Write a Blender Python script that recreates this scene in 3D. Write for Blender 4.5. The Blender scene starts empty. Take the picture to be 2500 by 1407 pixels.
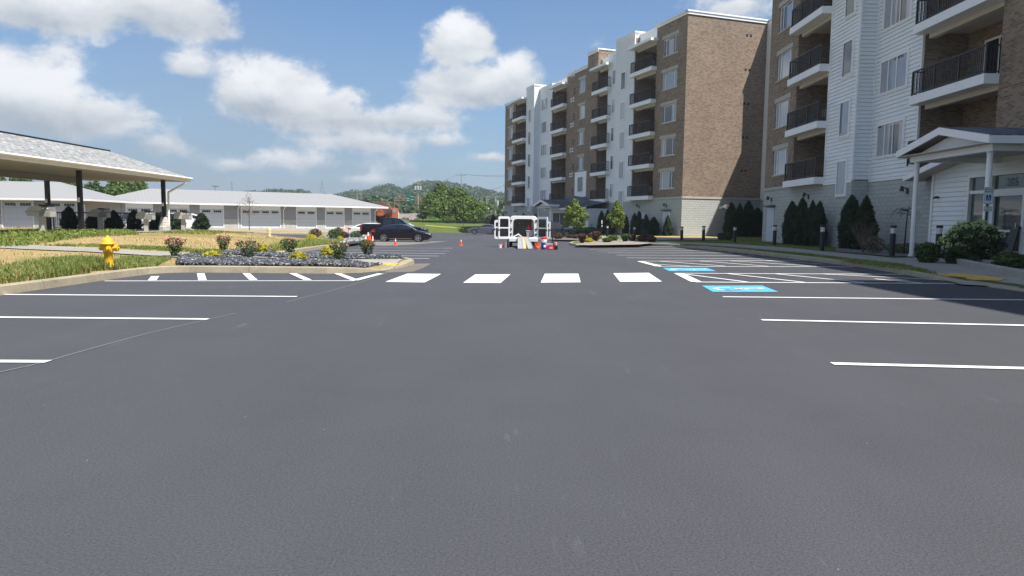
import bpy, math, random
import numpy as np
from mathutils import Vector, Matrix
random.seed(7); rng = np.random.default_rng(7)
S = bpy.context.scene; COL = S.collection
PI = math.pi
# ---------------- camera ----------------
FX, EYE = 1735.0, 1.25
PITCH, ROLL = math.atan(162 / FX), .0115
cd = bpy.data.cameras.new('camera'); cam = bpy.data.objects.new('camera', cd); COL.objects.link(cam)
cd.sensor_width = 36; cd.lens = FX / 2500 * 36; cd.clip_start = .05; cd.clip_end = 6000
cam.location = (0, 0, EYE)
cam.rotation_mode = 'XYZ'
cam.matrix_world = Matrix.Translation((0, 0, EYE)) @ Matrix.Rotation(PI/2 - PITCH, 4, 'X') @ Matrix.Rotation(ROLL, 4, 'Z')
S.camera = cam
# ---------------- light ----------------
SAZ, SEL = (.75, -.66), math.radians(59.5)
sd = Vector((SAZ[0]*math.cos(SEL), SAZ[1]*math.cos(SEL), math.sin(SEL)))
sl = bpy.data.lights.new('sun', 'SUN'); sl.energy = 4.7; sl.angle = math.radians(.55); sl.color = (1, .955, .88)
so = bpy.data.objects.new('sun', sl); COL.objects.link(so); so.rotation_euler = sd.to_track_quat('Z', 'Y').to_euler(); so.location = (20, -20, 60)
S.view_settings.view_transform = 'Standard'; S.view_settings.look = 'None'; S.view_settings.gamma = 1
S.view_settings.exposure = .72
S.cycles.max_bounces = 6; S.cycles.transparent_max_bounces = 6; S.cycles.caustics_reflective = False; S.cycles.caustics_refractive = False
# ---------------- world: sky with cumulus clouds in azimuth / elevation ----------------
W = bpy.data.worlds.new('World'); S.world = W; W.use_nodes = True
nt = W.node_tree; N = nt.nodes; L = nt.links; N.clear()
class NB:
    def __init__(s, nt): s.nt = nt
    def n(s, t, **k):
        o = s.nt.nodes.new(t)
        for a, b in k.items(): setattr(o, a, b)
        return o
    def put(s, sock, v):
        if isinstance(v, (int, float)): sock.default_value = v
        elif isinstance(v, tuple): sock.default_value = v if len(v) == len(sock.default_value) else v + (1,)
        else: s.nt.links.new(v, sock)
    def m(s, op, a, b=None, c=None, clamp=False):
        o = s.n('ShaderNodeMath', operation=op, use_clamp=clamp); s.put(o.inputs[0], a)
        if b is not None: s.put(o.inputs[1], b)
        if c is not None: s.put(o.inputs[2], c)
        return o.outputs[0]
    def noise(s, vec, scale, detail=4, rough=.5, dist=0):
        o = s.n('ShaderNodeTexNoise'); 
        if vec is not None: s.put(o.inputs['Vector'], vec)
        o.inputs['Scale'].default_value = scale; o.inputs['Detail'].default_value = detail
        o.inputs['Roughness'].default_value = rough; o.inputs['Distortion'].default_value = dist
        return o.outputs[0]
    def mr(s, v, a, b, c=0., d=1., t='LINEAR'):
        o = s.n('ShaderNodeMapRange', interpolation_type=t); s.put(o.inputs[0], v)
        for i, q in enumerate((a, b, c, d)): s.put(o.inputs[i+1], q)
        return o.outputs[0]
    def mix(s, f, a, b, mode='MIX'):
        o = s.n('ShaderNodeMix', data_type='RGBA', blend_type=mode); s.put(o.inputs[0], f); s.put(o.inputs[6], a); s.put(o.inputs[7], b)
        return o.outputs[2]
    def ramp(s, f, stops):
        o = s.n('ShaderNodeValToRGB'); s.put(o.inputs[0], f); e = o.color_ramp.elements
        while len(e) < len(stops): e.new(.5)
        for i, (p, c) in enumerate(stops): e[i].position = p; e[i].color = (c + (1,)) if isinstance(c, tuple) else (c, c, c, 1)
        return o.outputs[0]
    def comb(s, x, y, z=0.):
        o = s.n('ShaderNodeCombineXYZ'); s.put(o.inputs[0], x); s.put(o.inputs[1], y); s.put(o.inputs[2], z); return o.outputs[0]
b = NB(nt)
def pix_dir(px, py):
    v = Vector(((px-1250)/FX, -(py-703.5)/FX, -1)); v = (cam.matrix_world.to_3x3() @ v).normalized(); return v
def azel(px, py):
    v = pix_dir(px, py); return math.atan2(v.x, v.y), math.asin(v.z)
tc = b.n('ShaderNodeTexCoord').outputs['Generated']
sx = b.n('ShaderNodeSeparateXYZ'); L.new(tc, sx.inputs[0])
az = b.m('ARCTAN2', sx.outputs[0], sx.outputs[1]); el = b.m('ARCSINE', sx.outputs[2])
p2 = b.comb(az, b.m('MULTIPLY', el, 1.35))
nz1 = b.noise(p2, 5.5, 8, .58, .15); nz2 = b.noise(p2, 16., 9, .66, .2); nz3 = b.noise(p2, 2.2, 2, .5)
clouds = [(90,20,230,75,1.),(420,25,210,80,1.),(60,235,210,120,1.05),(210,290,270,110,1.1),(380,350,130,50,.8),(450,165,70,45,.75),
 (690,215,190,95,1.15),(760,280,270,75,1.1),(850,235,110,60,.8),(1110,120,130,115,1.25),(1140,215,210,95,1.2),(1010,290,230,65,.9),(1260,190,90,90,.75),
 (600,240,110,75,.9),(1080,345,120,42,.72),(900,345,260,48,.62),(1190,385,100,28,.75),(585,405,70,22,.62),(720,395,240,40,.45),(1800,15,160,45,.66),(1450,110,70,40,.42),(905,440,110,20,.5),
 (-500,200,400,160,1.),(2900,150,420,190,1.),(3600,300,600,140,1.)]
dens = None; vs = None
clouds = [(*azel(c[0], c[1]), c[2]/FX*.94, c[3]/FX*.94, c[4]) for c in clouds]
clouds += [(-1.35, .75, .55, .38, 1.3), (-2.2, .6, .6, .4, 1.3), (-1.1, .28, .35, .16, 1.1), (2.6, .5, .8, .3, 1.2), (1.5, .5, .5, .3, 1.1)]     # unseen cloud banks added left and behind as fill light for the shaded facades
for (a, e, ra, re, am) in clouds:
    dx = b.m('DIVIDE', b.m('SUBTRACT', az, a), ra); dy = b.m('DIVIDE', b.m('SUBTRACT', el, e), re)
    lo = b.m('MULTIPLY', b.m('MINIMUM', dy, 0.), 1.25); dy2 = b.m('ADD', b.m('MAXIMUM', dy, 0.), lo)
    r2 = b.m('ADD', b.m('MULTIPLY', dx, dx), b.m('MULTIPLY', dy2, dy2))
    f = b.m('MULTIPLY', b.m('SUBTRACT', 1., b.m('SQRT', r2)), am)
    dens = f if dens is None else b.m('SMOOTH_MAX', dens, f, .25)
    g = b.m('MULTIPLY', b.m('MAXIMUM', f, 0.), dy)
    vs = g if vs is None else b.m('ADD', vs, g)
d0 = b.m('ADD', dens, b.m('MULTIPLY', b.m('SUBTRACT', nz1, .5), 2.3))
d1 = b.m('ADD', d0, b.m('MULTIPLY', b.m('SUBTRACT', nz2, .5), 1.15))
cov = b.mr(d1, .12, .58, 0., 1., 'SMOOTHSTEP')
thick = b.mr(d1, .1, 1.1)
top = b.m('MULTIPLY_ADD', vs, 1.5, b.m('ADD', .52, b.m('MULTIPLY', b.m('SUBTRACT', nz2, .5), 1.1)), clamp=True)
sky = b.n('ShaderNodeTexSky', sky_type='NISHITA', sun_disc=False); sky.sun_elevation = SEL; sky.sun_rotation = math.atan2(SAZ[0], SAZ[1])
sky.air_density = 1.0; sky.dust_density = .6; sky.ozone_density = 2.2
ccol = b.mix(top, (2.5, 2.85, 3.25), (5.7, 5.8, 5.9))
# thin milky veil over the whole sky, thicker low down
veil = b.m('ADD', b.mr(el, 0., .28, .62, .04), b.m('MULTIPLY', b.mr(nz3, .42, .7), b.mr(el, .0, .5, .30, .12)), clamp=True)
s1 = b.mix(veil, b.mix(1., sky.outputs[0], (.56, .70, .82), 'MULTIPLY'), (1.75, 2.2, 2.75))
s2 = b.mix(b.m('MULTIPLY', cov, b.mr(thick, 0., .5, .72, .97)), s1, ccol)
bg = b.n('ShaderNodeBackground'); bg.inputs[1].default_value = .105; L.new(s2, bg.inputs[0])
L.new(bg.outputs[0], b.n('ShaderNodeOutputWorld').inputs[0])
W.cycles.sampling_method = 'MANUAL'; W.cycles.sample_map_resolution = 512

# ---------------- ground height and picking a spot on it ----------------
def sst(a, c, v):
    t = min(1, max(0, (v-a)/(c-a))); return t*t*(3-2*t)
def zg(x, y):                     # the lot sags gently towards its far middle
    return -.5*sst(20, 62, y)*sst(-24, -12, x)*(1-sst(1, 12, x))
def zl(x, y):                     # left lawn swells towards the carport
    return zg(x, y) + .15 - .125*(1-sst(.3, 1.7, math.hypot(x+3.0, y-17.9))) + .34*sst(-9, -20, x)*sst(20, 31, y)*(1-sst(46, 55, y))
def zr(x, y):                     # right pavement, dropped at the crossing
    return zg(x, y) - .105*(1-sst(10.3, 11.6, x))*sst(12.6, 13.6, y)*(1-sst(16.5, 17.8, y))
def G(px, py, h=0., f=zg):        # first ground point seen at photo pixel
    d = pix_dir(px, py); g = lambda t: EYE+d.z*t-f(d.x*t, d.y*t)-h; t0 = t = 4.
    while t < 400 and g(t) > 0: t0 = t; t *= 1.02
    for i in range(30):
        m_ = .5*(t0+t)
        if g(m_) > 0: t0 = m_
        else: t = m_
    return (d.x*t, d.y*t)
def AZ(px, py): d = pix_dir(px, py); return d.x/d.y
# ---------------- mesh helpers ----------------
class MB:
    def __init__(s): s.v = []; s.f = []; s.mi = []; s.cur = 0; s.sm = []; s.smooth = False
    def add(s, vs, fs):
        o = len(s.v); s.v += [tuple(map(float, q)) for q in vs]
        for f in fs: s.f.append([i+o for i in f]); s.mi.append(s.cur); s.sm.append(s.smooth)
        return s
    def box(s, x0, y0, z0, x1, y1, z1, M=None):
        vs = [Vector((x, y, z)) for z in (z0, z1) for x, y in ((x0, y0), (x1, y0), (x1, y1), (x0, y1))]
        if M is not None: vs = [M @ q for q in vs]
        return s.add(vs, [(3,2,1,0),(4,5,6,7),(0,1,5,4),(1,2,6,5),(2,3,7,6),(3,0,4,7)])
    def quad(s, *p): return s.add(p, [tuple(range(len(p)))])
    def tube(s, p0, p1, r0, r1=None, n=10, cap=True):
        r1 = r0 if r1 is None else r1; p0 = Vector(p0); p1 = Vector(p1); d = (p1-p0).normalized()
        u = d.orthogonal().normalized(); w = d.cross(u)
        vs = [p + (u*math.cos(2*PI*i/n) + w*math.sin(2*PI*i/n))*r for p, r in ((p0, r0), (p1, r1)) for i in range(n)]
        fs = [(i, (i+1) % n, n+(i+1) % n, n+i) for i in range(n)]
        if cap: fs += [tuple(range(n-1, -1, -1)), tuple(range(n, 2*n))]
        return s.add(vs, fs)
    def lathe(s, prof, n=16, c=(0,0,0), M=None):      # prof: (r, z)
        vs = []; fs = []
        for r, z in prof:
            for i in range(n):
                q = Vector((r*math.cos(2*PI*i/n), r*math.sin(2*PI*i/n), z))
                vs.append((M @ q if M is not None else q) + Vector(c))
        for k in range(len(prof)-1):
            for i in range(n): fs.append((k*n+i, k*n+(i+1) % n, (k+1)*n+(i+1) % n, (k+1)*n+i))
        fs.append(tuple(range(n-1, -1, -1))); fs.append(tuple((len(prof)-1)*n+i for i in range(n)))
        return s.add(vs, fs)
    def prism(s, poly, a, c, ax='y'):                 # 2D outline extruded along an axis
        m = {'y': lambda p, t: (p[0], t, p[1]), 'x': lambda p, t: (t, p[0], p[1]), 'z': lambda p, t: (p[0], p[1], t)}[ax]
        n = len(poly); vs = [m(p, a) for p in poly] + [m(p, c) for p in poly]
        return s.add(vs, [tuple(range(n)), tuple(range(2*n-1, n-1, -1))] + [(i+n, (i+1) % n+n, (i+1) % n, i) for i in range(n)])
    def loft(s, rings, close=True, caps=True):
        n = len(rings[0]); vs = [p for r in rings for p in r]; fs = []
        for k in range(len(rings)-1):
            for i in range(n if close else n-1): fs.append((k*n+i, k*n+(i+1) % n, (k+1)*n+(i+1) % n, (k+1)*n+i))
        if caps: fs += [tuple(range(n-1, -1, -1)), tuple((len(rings)-1)*n+i for i in range(n))]
        return s.add(vs, fs)
    def mesh(s, name, mats, recalc=True):
        me = bpy.data.meshes.new(name); me.from_pydata(s.v, [], s.f)
        for m in (mats if isinstance(mats, (list, tuple)) else [mats]): me.materials.append(m)
        me.polygons.foreach_set('material_index', s.mi); me.polygons.foreach_set('use_smooth', s.sm)
        if recalc:
            import bmesh
            bm = bmesh.new(); bm.from_mesh(me); bmesh.ops.recalc_face_normals(bm, faces=bm.faces); bm.to_mesh(me); bm.free()
        boxuv(me); me.update(); return me
    def build(s, name, mats, parent=None, M=None, recalc=True, bevel=0):
        o = link(name, s.mesh(name, mats, recalc), parent, M)
        if bevel:
            q = o.modifiers.new('bevel', 'BEVEL'); q.width = bevel; q.segments = 2; q.limit_method = 'ANGLE'
        return o
def boxuv(me):
    uv = me.uv_layers.new(name='UVMap'); n = len(me.loops)
    if not n: return
    co = np.empty(len(me.vertices)*3); me.vertices.foreach_get('co', co); co = co.reshape(-1, 3)
    vi = np.empty(n, int); me.loops.foreach_get('vertex_index', vi)
    nm = np.empty(len(me.polygons)*3); me.polygons.foreach_get('normal', nm); nm = np.abs(nm.reshape(-1, 3))
    lt = np.empty(len(me.polygons), int); me.polygons.foreach_get('loop_total', lt)
    ax = np.repeat(np.argmax(nm, 1), lt); c = co[vi]
    u = np.where(ax == 0, c[:, 1], c[:, 0]); v = np.where(ax == 2, c[:, 1], c[:, 2])
    uv.data.foreach_set('uv', np.stack([u, v], 1).ravel())
def link(name, data, parent=None, M=None):
    o = bpy.data.objects.new(name, data); COL.objects.link(o)
    if M is not None: o.matrix_local = M
    if parent is not None: o.parent = parent
    return o
def tag(o, label=None, cat=None, group=None, kind=None):
    for k, v in (('label', label), ('category', cat), ('group', group), ('kind', kind)):
        if v: o[k] = v
    return o
def thing(name, label, cat, loc=(0,0,0), rz=0, group=None, sc=1):
    o = link(name, None); o.location = loc; o.rotation_euler = (0, 0, rz); o.scale = (sc, sc, sc); return tag(o, label, cat, group)
def dup(o, parent=None):
    c = o.copy(); COL.objects.link(c)
    if parent is not None: c.parent = parent
    for ch in list(o.children): dup(ch, c)
    return c
def copy_of(o, label, loc, rz=0, sc=1):
    c = dup(o); c.location = loc; c.rotation_euler = (0, 0, rz); c['label'] = label
    c.scale = (sc, sc, sc) if isinstance(sc, (int, float)) else sc
    return c
def npmesh(name, V, F, mat, smooth=False):            # V (n,3), F (m,k)
    me = bpy.data.meshes.new(name); me.vertices.add(len(V)); me.vertices.foreach_set('co', np.asarray(V, np.float32).ravel())
    k = F.shape[1]; me.loops.add(F.size); me.loops.foreach_set('vertex_index', F.ravel().astype(np.int32))
    me.polygons.add(len(F)); me.polygons.foreach_set('loop_start', np.arange(0, F.size, k, dtype=np.int32))
    if smooth: me.polygons.foreach_set('use_smooth', np.ones(len(F), bool))
    me.update(calc_edges=True); me.materials.append(mat); return me
# ---------------- materials ----------------
MATS = {}
def mat(name, col=(.5,.5,.5), rough=.7, metal=0., spec=.5, var=0., vscale=3., bump=0., bscale=40., coat=0., fn=None, trans=0.):
    if name in MATS: return MATS[name]
    m = bpy.data.materials.new(name); m.use_nodes = True; q = m.node_tree; B = NB(q)
    p = q.nodes['Principled BSDF']; p.inputs['Roughness'].default_value = rough; p.inputs['Metallic'].default_value = metal
    p.inputs['Specular IOR Level'].default_value = spec; p.inputs['Coat Weight'].default_value = coat
    p.inputs['Base Color'].default_value = col + (1,)
    oc = B.n('ShaderNodeTexCoord')
    if var:
        nz = B.noise(oc.outputs['Object'], vscale, 5, .6)
        f = B.mr(nz, .25, .75, 1-var, 1+var)
        cc = B.mix(1., col, B.comb(f, f, f), 'MULTIPLY'); q.links.new(cc, p.inputs['Base Color'])
    if bump:
        bp = B.n('ShaderNodeBump'); bp.inputs['Strength'].default_value = bump; bp.inputs['Distance'].default_value = .02
        q.links.new(B.noise(oc.outputs['Object'], bscale, 4, .6), bp.inputs['Height']); q.links.new(bp.outputs[0], p.inputs['Normal'])
    if fn: fn(B, p, oc)
    MATS[name] = m; return m
def bumpn(B, p, h, st=.5, dist=.02):
    bp = B.n('ShaderNodeBump'); bp.inputs['Strength'].default_value = st; bp.inputs['Distance'].default_value = dist
    B.put(bp.inputs['Height'], h); B.nt.links.new(bp.outputs[0], p.inputs['Normal'])
def setc(B, p, c): B.put(p.inputs['Base Color'], c)
def f_asphalt(B, p, oc):
    o = oc.outputs['Object']
    big = B.noise(o, .09, 5, .55); mid = B.noise(o, .9, 5, .6, .4); fine = B.noise(o, 85, 3, .7)
    mp = B.n('ShaderNodeMapping'); B.put(mp.inputs[0], o); mp.inputs['Rotation'].default_value = (0, 0, -.42); mp.inputs['Scale'].default_value = (.8, .12, 1)
    st = B.noise(mp.outputs[0], 1.4, 4, .6)
    v = B.m('ADD', B.mr(big, .3, .7, -.005, .006), B.mr(mid, .3, .7, -.003, .003))
    v = B.m('ADD', v, B.mr(st, .3, .7, -.003, .003)); v = B.m('ADD', v, B.mr(fine, .25, .8, -.028, .034)); v = B.m('ADD', v, .0715)
    sp = B.n('ShaderNodeTexVoronoi'); sp.inputs['Scale'].default_value = 9; B.put(sp.inputs[0], o)
    dot = B.m('MULTIPLY', B.m('LESS_THAN', sp.outputs[0], .035), B.m('GREATER_THAN', B.noise(o, 3.1, 1), .60))
    sc = B.m('MULTIPLY', B.mr(B.noise(mp.outputs[0], 7, 6, .75), .60, .74), B.mr(B.noise(o, .45, 2), .46, .58))
    v = B.m('ADD', v, B.m('ADD', B.m('MULTIPLY', dot, .25), B.m('MULTIPLY', sc, .055)))
    setc(B, p, B.mix(1., (.97, .985, 1.09), B.comb(v, v, v), 'MULTIPLY'))
    B.put(p.inputs['Roughness'], B.mr(big, .3, .7, .62, .8))
    bumpn(B, p, B.noise(o, 120, 2, .6), .55, .006)
M_ASPH = mat('asphalt', spec=.2, fn=f_asphalt)
def f_conc(c):
    def f(B, p, oc):
        o = oc.outputs['Object']; a = B.noise(o, 1.3, 6, .65); c2 = B.noise(o, 14, 4, .7)
        v = B.m('ADD', B.mr(a, .3, .7, .82, 1.12), B.mr(c2, .3, .7, -.1, .1))
        setc(B, p, B.mix(1., c, B.comb(v, v, v), 'MULTIPLY')); bumpn(B, p, c2, .3, .01)
    return f
def f_kerb(B, p, oc):
    f_conc((.345, .30, .215))(B, p, oc); src = p.inputs['Base Color'].links[0].from_socket; sp = B.n('ShaderNodeSeparateXYZ'); B.put(sp.inputs[0], oc.outputs['Object'])
    j = B.m('MAXIMUM', *[B.m('LESS_THAN', B.m('FRACT', B.m('DIVIDE', sp.outputs[i], 3.05)), .007) for i in (0, 1)])
    st = B.mr(B.noise(oc.outputs['Object'], 3.5, 6, .75, 1.5), .52, .62, 0., .35); setc(B, p, B.mix(B.m('ADD', B.m('MULTIPLY', j, .7), B.m('MULTIPLY', st, .6), clamp=True), src, (.16, .135, .09)))
M_KERB = mat('kerb_concrete', rough=.9, fn=f_kerb)
M_WALK = mat('pavement_concrete', rough=.9, fn=f_conc((.31, .295, .26)))
def f_paint(c0):
    def f(B, p, oc):
        o = oc.outputs['Object']; w = B.mr(B.noise(o, 34, 5, .8), .60, .72); w2 = B.mr(B.noise(o, 1.6, 5, .7), .48, .70); k = B.m('MULTIPLY', w, B.m('ADD', .25, w2), clamp=True)
        v = B.mr(B.noise(o, 2.3, 5, .7), .3, .7, .86, 1.04); setc(B, p, B.mix(k, B.mix(1., c0, B.comb(v, v, v), 'MULTIPLY'), (.14, .14, .145)))
    return f
M_PAINT = mat('line_paint', rough=.65, fn=f_paint((.78, .78, .77)))
M_CYAN = mat('cyan_paint', rough=.65, fn=f_paint((.09, .41, .70)))
M_YELP = mat('tactile_yellow', (.60, .37, .07), .8, var=.3, vscale=7, bump=.4)
def f_lawn(B, p, oc):
    o = oc.outputs['Object']
    a = B.noise(o, .16, 4, .6, .6); c = B.noise(o, 2.2, 6, .7); d = B.noise(o, 22, 4, .75)
    f = B.m('ADD', B.m('MULTIPLY', B.m('SUBTRACT', a, .5), 3.2), B.m('MULTIPLY', B.m('SUBTRACT', c, .5), 1.6)); f = B.m('ADD', f, .28, clamp=True)
    g = B.mix(c, (.125, .145, .035), (.19, .20, .07)); t = B.mix(c, (.37, .25, .12), (.50, .36, .19))
    k = B.mix(f, t, g); v = B.mr(d, .25, .75, .72, 1.25)
    setc(B, p, B.mix(1., k, B.comb(v, v, v), 'MULTIPLY')); bumpn(B, p, d, .6, .05)
M_LAWN = mat('dry_lawn', rough=1, spec=.1, fn=f_lawn)
def f_green(B, p, oc):
    o = oc.outputs['Object']; c = B.noise(o, .7, 6, .7); d = B.noise(o, 18, 4, .75)
    k = B.mix(c, (.045, .085, .014), (.16, .175, .05)); v = B.mr(d, .25, .75, .7, 1.25)
    setc(B, p, B.mix(1., k, B.comb(v, v, v), 'MULTIPLY')); bumpn(B, p, d, .6, .05)
M_GREEN = mat('green_turf', rough=1, spec=.1, fn=f_green)
def f_brick(B, p, oc):
    br = B.n('ShaderNodeTexBrick'); B.put(br.inputs['Vector'], oc.outputs['UV'])
    for k, v in (('Scale', 1.), ('Mortar Size', .010), ('Mortar Smooth', .3), ('Bias', 0.), ('Brick Width', .25), ('Row Height', .085)): br.inputs[k].default_value = v
    br.inputs['Color1'].default_value = (.295, .222, .162, 1); br.inputs['Color2'].default_value = (.19, .140, .106, 1); br.inputs['Mortar'].default_value = (.30, .25, .20, 1)
    # scattered darker bricks: same bond, one value per brick
    b2 = B.n('ShaderNodeTexBrick'); B.put(b2.inputs['Vector'], oc.outputs['UV'])
    for k, v in (('Scale', 1.), ('Mortar Size', .010), ('Bias', -.45), ('Brick Width', .25), ('Row Height', .085)): b2.inputs[k].default_value = v
    b2.inputs['Color1'].default_value = (1, 1, 1, 1); b2.inputs['Color2'].default_value = (0, 0, 0, 1); b2.inputs['Mortar'].default_value = (1, 1, 1, 1)
    mp = B.n('ShaderNodeMapping'); B.put(mp.inputs[0], oc.outputs['UV']); mp.inputs['Scale'].default_value = (1., 3.6, 1)
    cl = B.noise(mp.outputs[0], .9, 4, .75)
    k = B.m('MULTIPLY', B.m('SUBTRACT', 1., b2.outputs[0]), B.mr(cl, .40, .60, .15, 1.))
    c = B.mix(k, br.outputs[0], (.07, .048, .038)); v = B.mr(B.noise(oc.outputs['UV'], .35, 4, .6), .3, .7, .9, 1.1)
    setc(B, p, B.mix(1., c, B.comb(v, v, v), 'MULTIPLY')); bumpn(B, p, B.m('SUBTRACT', 1., br.outputs[1]), .5, .01)
M_BRICK = mat('brown_brick', rough=.9, spec=.2, fn=f_brick)
def f_block(B, p, oc):
    br = B.n('ShaderNodeTexBrick'); B.put(br.inputs['Vector'], oc.outputs['UV'])
    for k, v in (('Scale', 1.), ('Mortar Size', .012), ('Brick Width', .42), ('Row Height', .2)): br.inputs[k].default_value = v
    br.inputs['Color1'].default_value = (.47, .49, .475, 1); br.inputs['Color2'].default_value = (.43, .45, .435, 1); br.inputs['Mortar'].default_value = (.33, .345, .33, 1)
    n = B.noise(oc.outputs['UV'], 7, 6, .75); v = B.mr(n, .3, .7, .84, 1.12)
    setc(B, p, B.mix(1., br.outputs[0], B.comb(v, v, v), 'MULTIPLY'))
    bumpn(B, p, B.m('ADD', B.m('MULTIPLY', n, 1.4), B.m('SUBTRACT', 1., br.outputs[1])), .75, .035)
M_BLOCK = mat('split_face_block', rough=.95, spec=.15, fn=f_block)
def f_side(B, p, oc):
    n = B.noise(oc.outputs['UV'], .6, 5, .6); v = B.mr(n, .3, .7, .94, 1.05)
    setc(B, p, B.mix(1., (.76, .79, .80), B.comb(v, v, v), 'MULTIPLY'))
M_SIDE = mat('white_siding', rough=.55, fn=f_side)
M_TRIM = mat('white_trim', (.82, .82, .82), .5, var=.03)
M_SOFF = mat('beige_soffit', (.55, .50, .42), .7, var=.03)
M_STONE = mat('cast_stone', (.42, .40, .36), .85, var=.08)
M_BLACK = mat('black_metal', (.012, .012, .014), .45, metal=.0)
M_DARK = mat('dark_cavity', (.02, .02, .022), .8)
def f_glass(B, p, oc):
    # blinds and curtains seen behind a reflecting pane
    uv = oc.outputs['UV']; mp = B.n('ShaderNodeMapping'); B.put(mp.inputs[0], uv); mp.inputs['Scale'].default_value = (3.5, .5, 1)
    n = B.noise(mp.outputs[0], 2.2, 3, .6); r = B.n('ShaderNodeObjectInfo').outputs['Random']
    
    sp = B.n('ShaderNodeSeparateXYZ'); B.put(sp.inputs[0], uv); fl = B.m('FLOOR', B.m('MULTIPLY', sp.outputs[0], 1.25)); wn = B.n('ShaderNodeTexWhiteNoise', noise_dimensions='2D'); B.put(wn.inputs['Vector'], B.comb(fl, B.m('FLOOR', B.m('DIVIDE', sp.outputs[1], 3.))))
    c = B.mix(n, (.22, .24, .28), (.42, .43, .46)); k = B.m('LESS_THAN', B.m('ADD', wn.outputs[0], B.m('MULTIPLY', r, .3)), .48)
    c = B.mix(B.m('MULTIPLY', k, .92), c, (.02, .025, .03))
    setc(B, p, c)
M_GLASS = mat('window_glass', rough=.04, spec=.9, fn=f_glass)
M_DGLASS = mat('dark_glass', (.012, .014, .017), .03, spec=.8)
M_DOORG = mat('entry_glass', (.06, .085, .085), .03, spec=.9)
# =================== GROUND ===================
from mathutils.geometry import delaunay_2d_cdt
def inside(px, py, poly):
    n = len(poly); r = np.zeros(np.shape(px), bool); j = n-1
    for i in range(n):
        xi, yi = poly[i]; xj, yj = poly[j]
        with np.errstate(divide='ignore', invalid='ignore'):
            c = ((yi > py) != (yj > py)) & (px < (xj-xi)*(py-yi)/(yj-yi+1e-12)+xi)
        r ^= c; j = i
    return r
def surface(name, poly, m, off, f=zg, step=1.2, kind='structure', build=True):
    poly = [(float(a), float(c)) for a, c in poly]; n = len(poly)
    pts = []; edges = []
    for i in range(n):                                # densify outline
        a = Vector(poly[i]); c = Vector(poly[(i+1) % n]); k = max(1, int((c-a).length/step))
        pts += [a.lerp(c, t/k) for t in range(k)]
    m0 = len(pts); edges = [(i, (i+1) % m0) for i in range(m0)]
    xs = [p[0] for p in poly]; ys = [p[1] for p in poly]
    gx, gy = np.meshgrid(np.arange(min(xs), max(xs), step)+.37*step, np.arange(min(ys), max(ys), step)+.41*step)
    ok = inside(gx, gy, poly); gp = [Vector((x, y)) for x, y in zip(gx[ok], gy[ok])]
    # keep clear of the outline
    P0 = np.array([p[:] for p in pts]); keep = []
    for q in gp:
        if np.min((P0[:, 0]-q[0])**2+(P0[:, 1]-q[1])**2) > (.35*step)**2: keep.append(q)
    v, e, fa, *_ = delaunay_2d_cdt(pts+keep, edges, [], 1, 1e-4)
    V = [(p[0], p[1], f(p[0], p[1])+off) for p in v]
    mb = MB(); mb.add(V, [tuple(q) for q in fa])
    me = mb.mesh(name, m, recalc=False)
    for pl in me.polygons:
        if pl.normal.z < 0: me.flip_normals(); break
    o = link(name, me); tag(o, kind=kind); return o
def ring(name, line, h, w, m, f=zg, closed=False, side=1, low=None):
    """kerb: a stone strip of width w and height h laid on the inner side of a polyline"""
    P = [Vector(p) for p in line]; n = len(P); mb = MB(); rows = []
    Q = []
    for i in range(n-1 if not closed else n):
        a = P[i]; c = P[(i+1) % n]; k = max(1, int((c-a).length/.9)); Q += [a.lerp(c, t/k) for t in range(k)]
    if not closed: Q.append(P[-1])
    n = len(Q)
    for i, p in enumerate(Q):
        a = Q[(i-1) % n] if (closed or i) else p; c = Q[(i+1) % n] if (closed or i < n-1) else p
        d = (c-a).normalized(); nn = Vector((-d.y, d.x))*side
        hh = h if low is None else low(p.x, p.y, h)
        z = f(p.x, p.y); q = p+nn*w; z2 = f(q.x, q.y)
        rows.append([(p.x-nn.x*.02, p.y-nn.y*.02, z-.06), (p.x, p.y, z+hh-.025), (p.x+nn.x*.025, p.y+nn.y*.025, z+hh), (q.x, q.y, z+hh), (q.x, q.y, z-.06)])
    if closed: rows.append(rows[0])
    mb.loft(rows, close=False, caps=False)
    return tag(mb.build(name, m), kind='structure')
# terrain sheet reaching the horizon
def axis(lo, hi, c0, c1, d):
    a = list(np.arange(c0, c1+.01, d)); s = d
    x = c1
    while x < hi: s *= 1.35; x += s; a.append(x)
    s = d; x = c0
    while x > lo: s *= 1.35; x -= s; a.insert(0, x)
    return a
def zterr(x, y):
    z = zg(x, y)-.10
    z -= .5*sst(96, 100, y)*0
    z += 1.4*sst(107, 124, y)*(1-sst(2, 25, x)) 
    return z
xs = axis(-2600, 2600, -70, 60, 2.); ys = axis(-400, 3000, -14, 150, 2.)
V = [(x, y, zterr(x, y)) for y in ys for x in xs]; nx = len(xs)
F = [(j*nx+i, j*nx+i+1, (j+1)*nx+i+1, (j+1)*nx+i) for j in range(len(ys)-1) for i in range(nx-1)]
mb = MB(); mb.add(V, F); tag(mb.build('ground', M_GREEN, recalc=False), kind='structure')
xs = np.arange(-66, 60.1, 1.5); ys = np.arange(-12, 106.1, 1.); nx = len(xs)
V = [(x, y, zg(x, y)) for y in ys for x in xs]
F = [(j*nx+i, j*nx+i+1, (j+1)*nx+i+1, (j+1)*nx+i) for j in range(len(ys)-1) for i in range(nx-1)]
mb = MB(); mb.add(V, F); tag(mb.build('parking_lot', M_ASPH, recalc=False), kind='structure')
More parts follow.
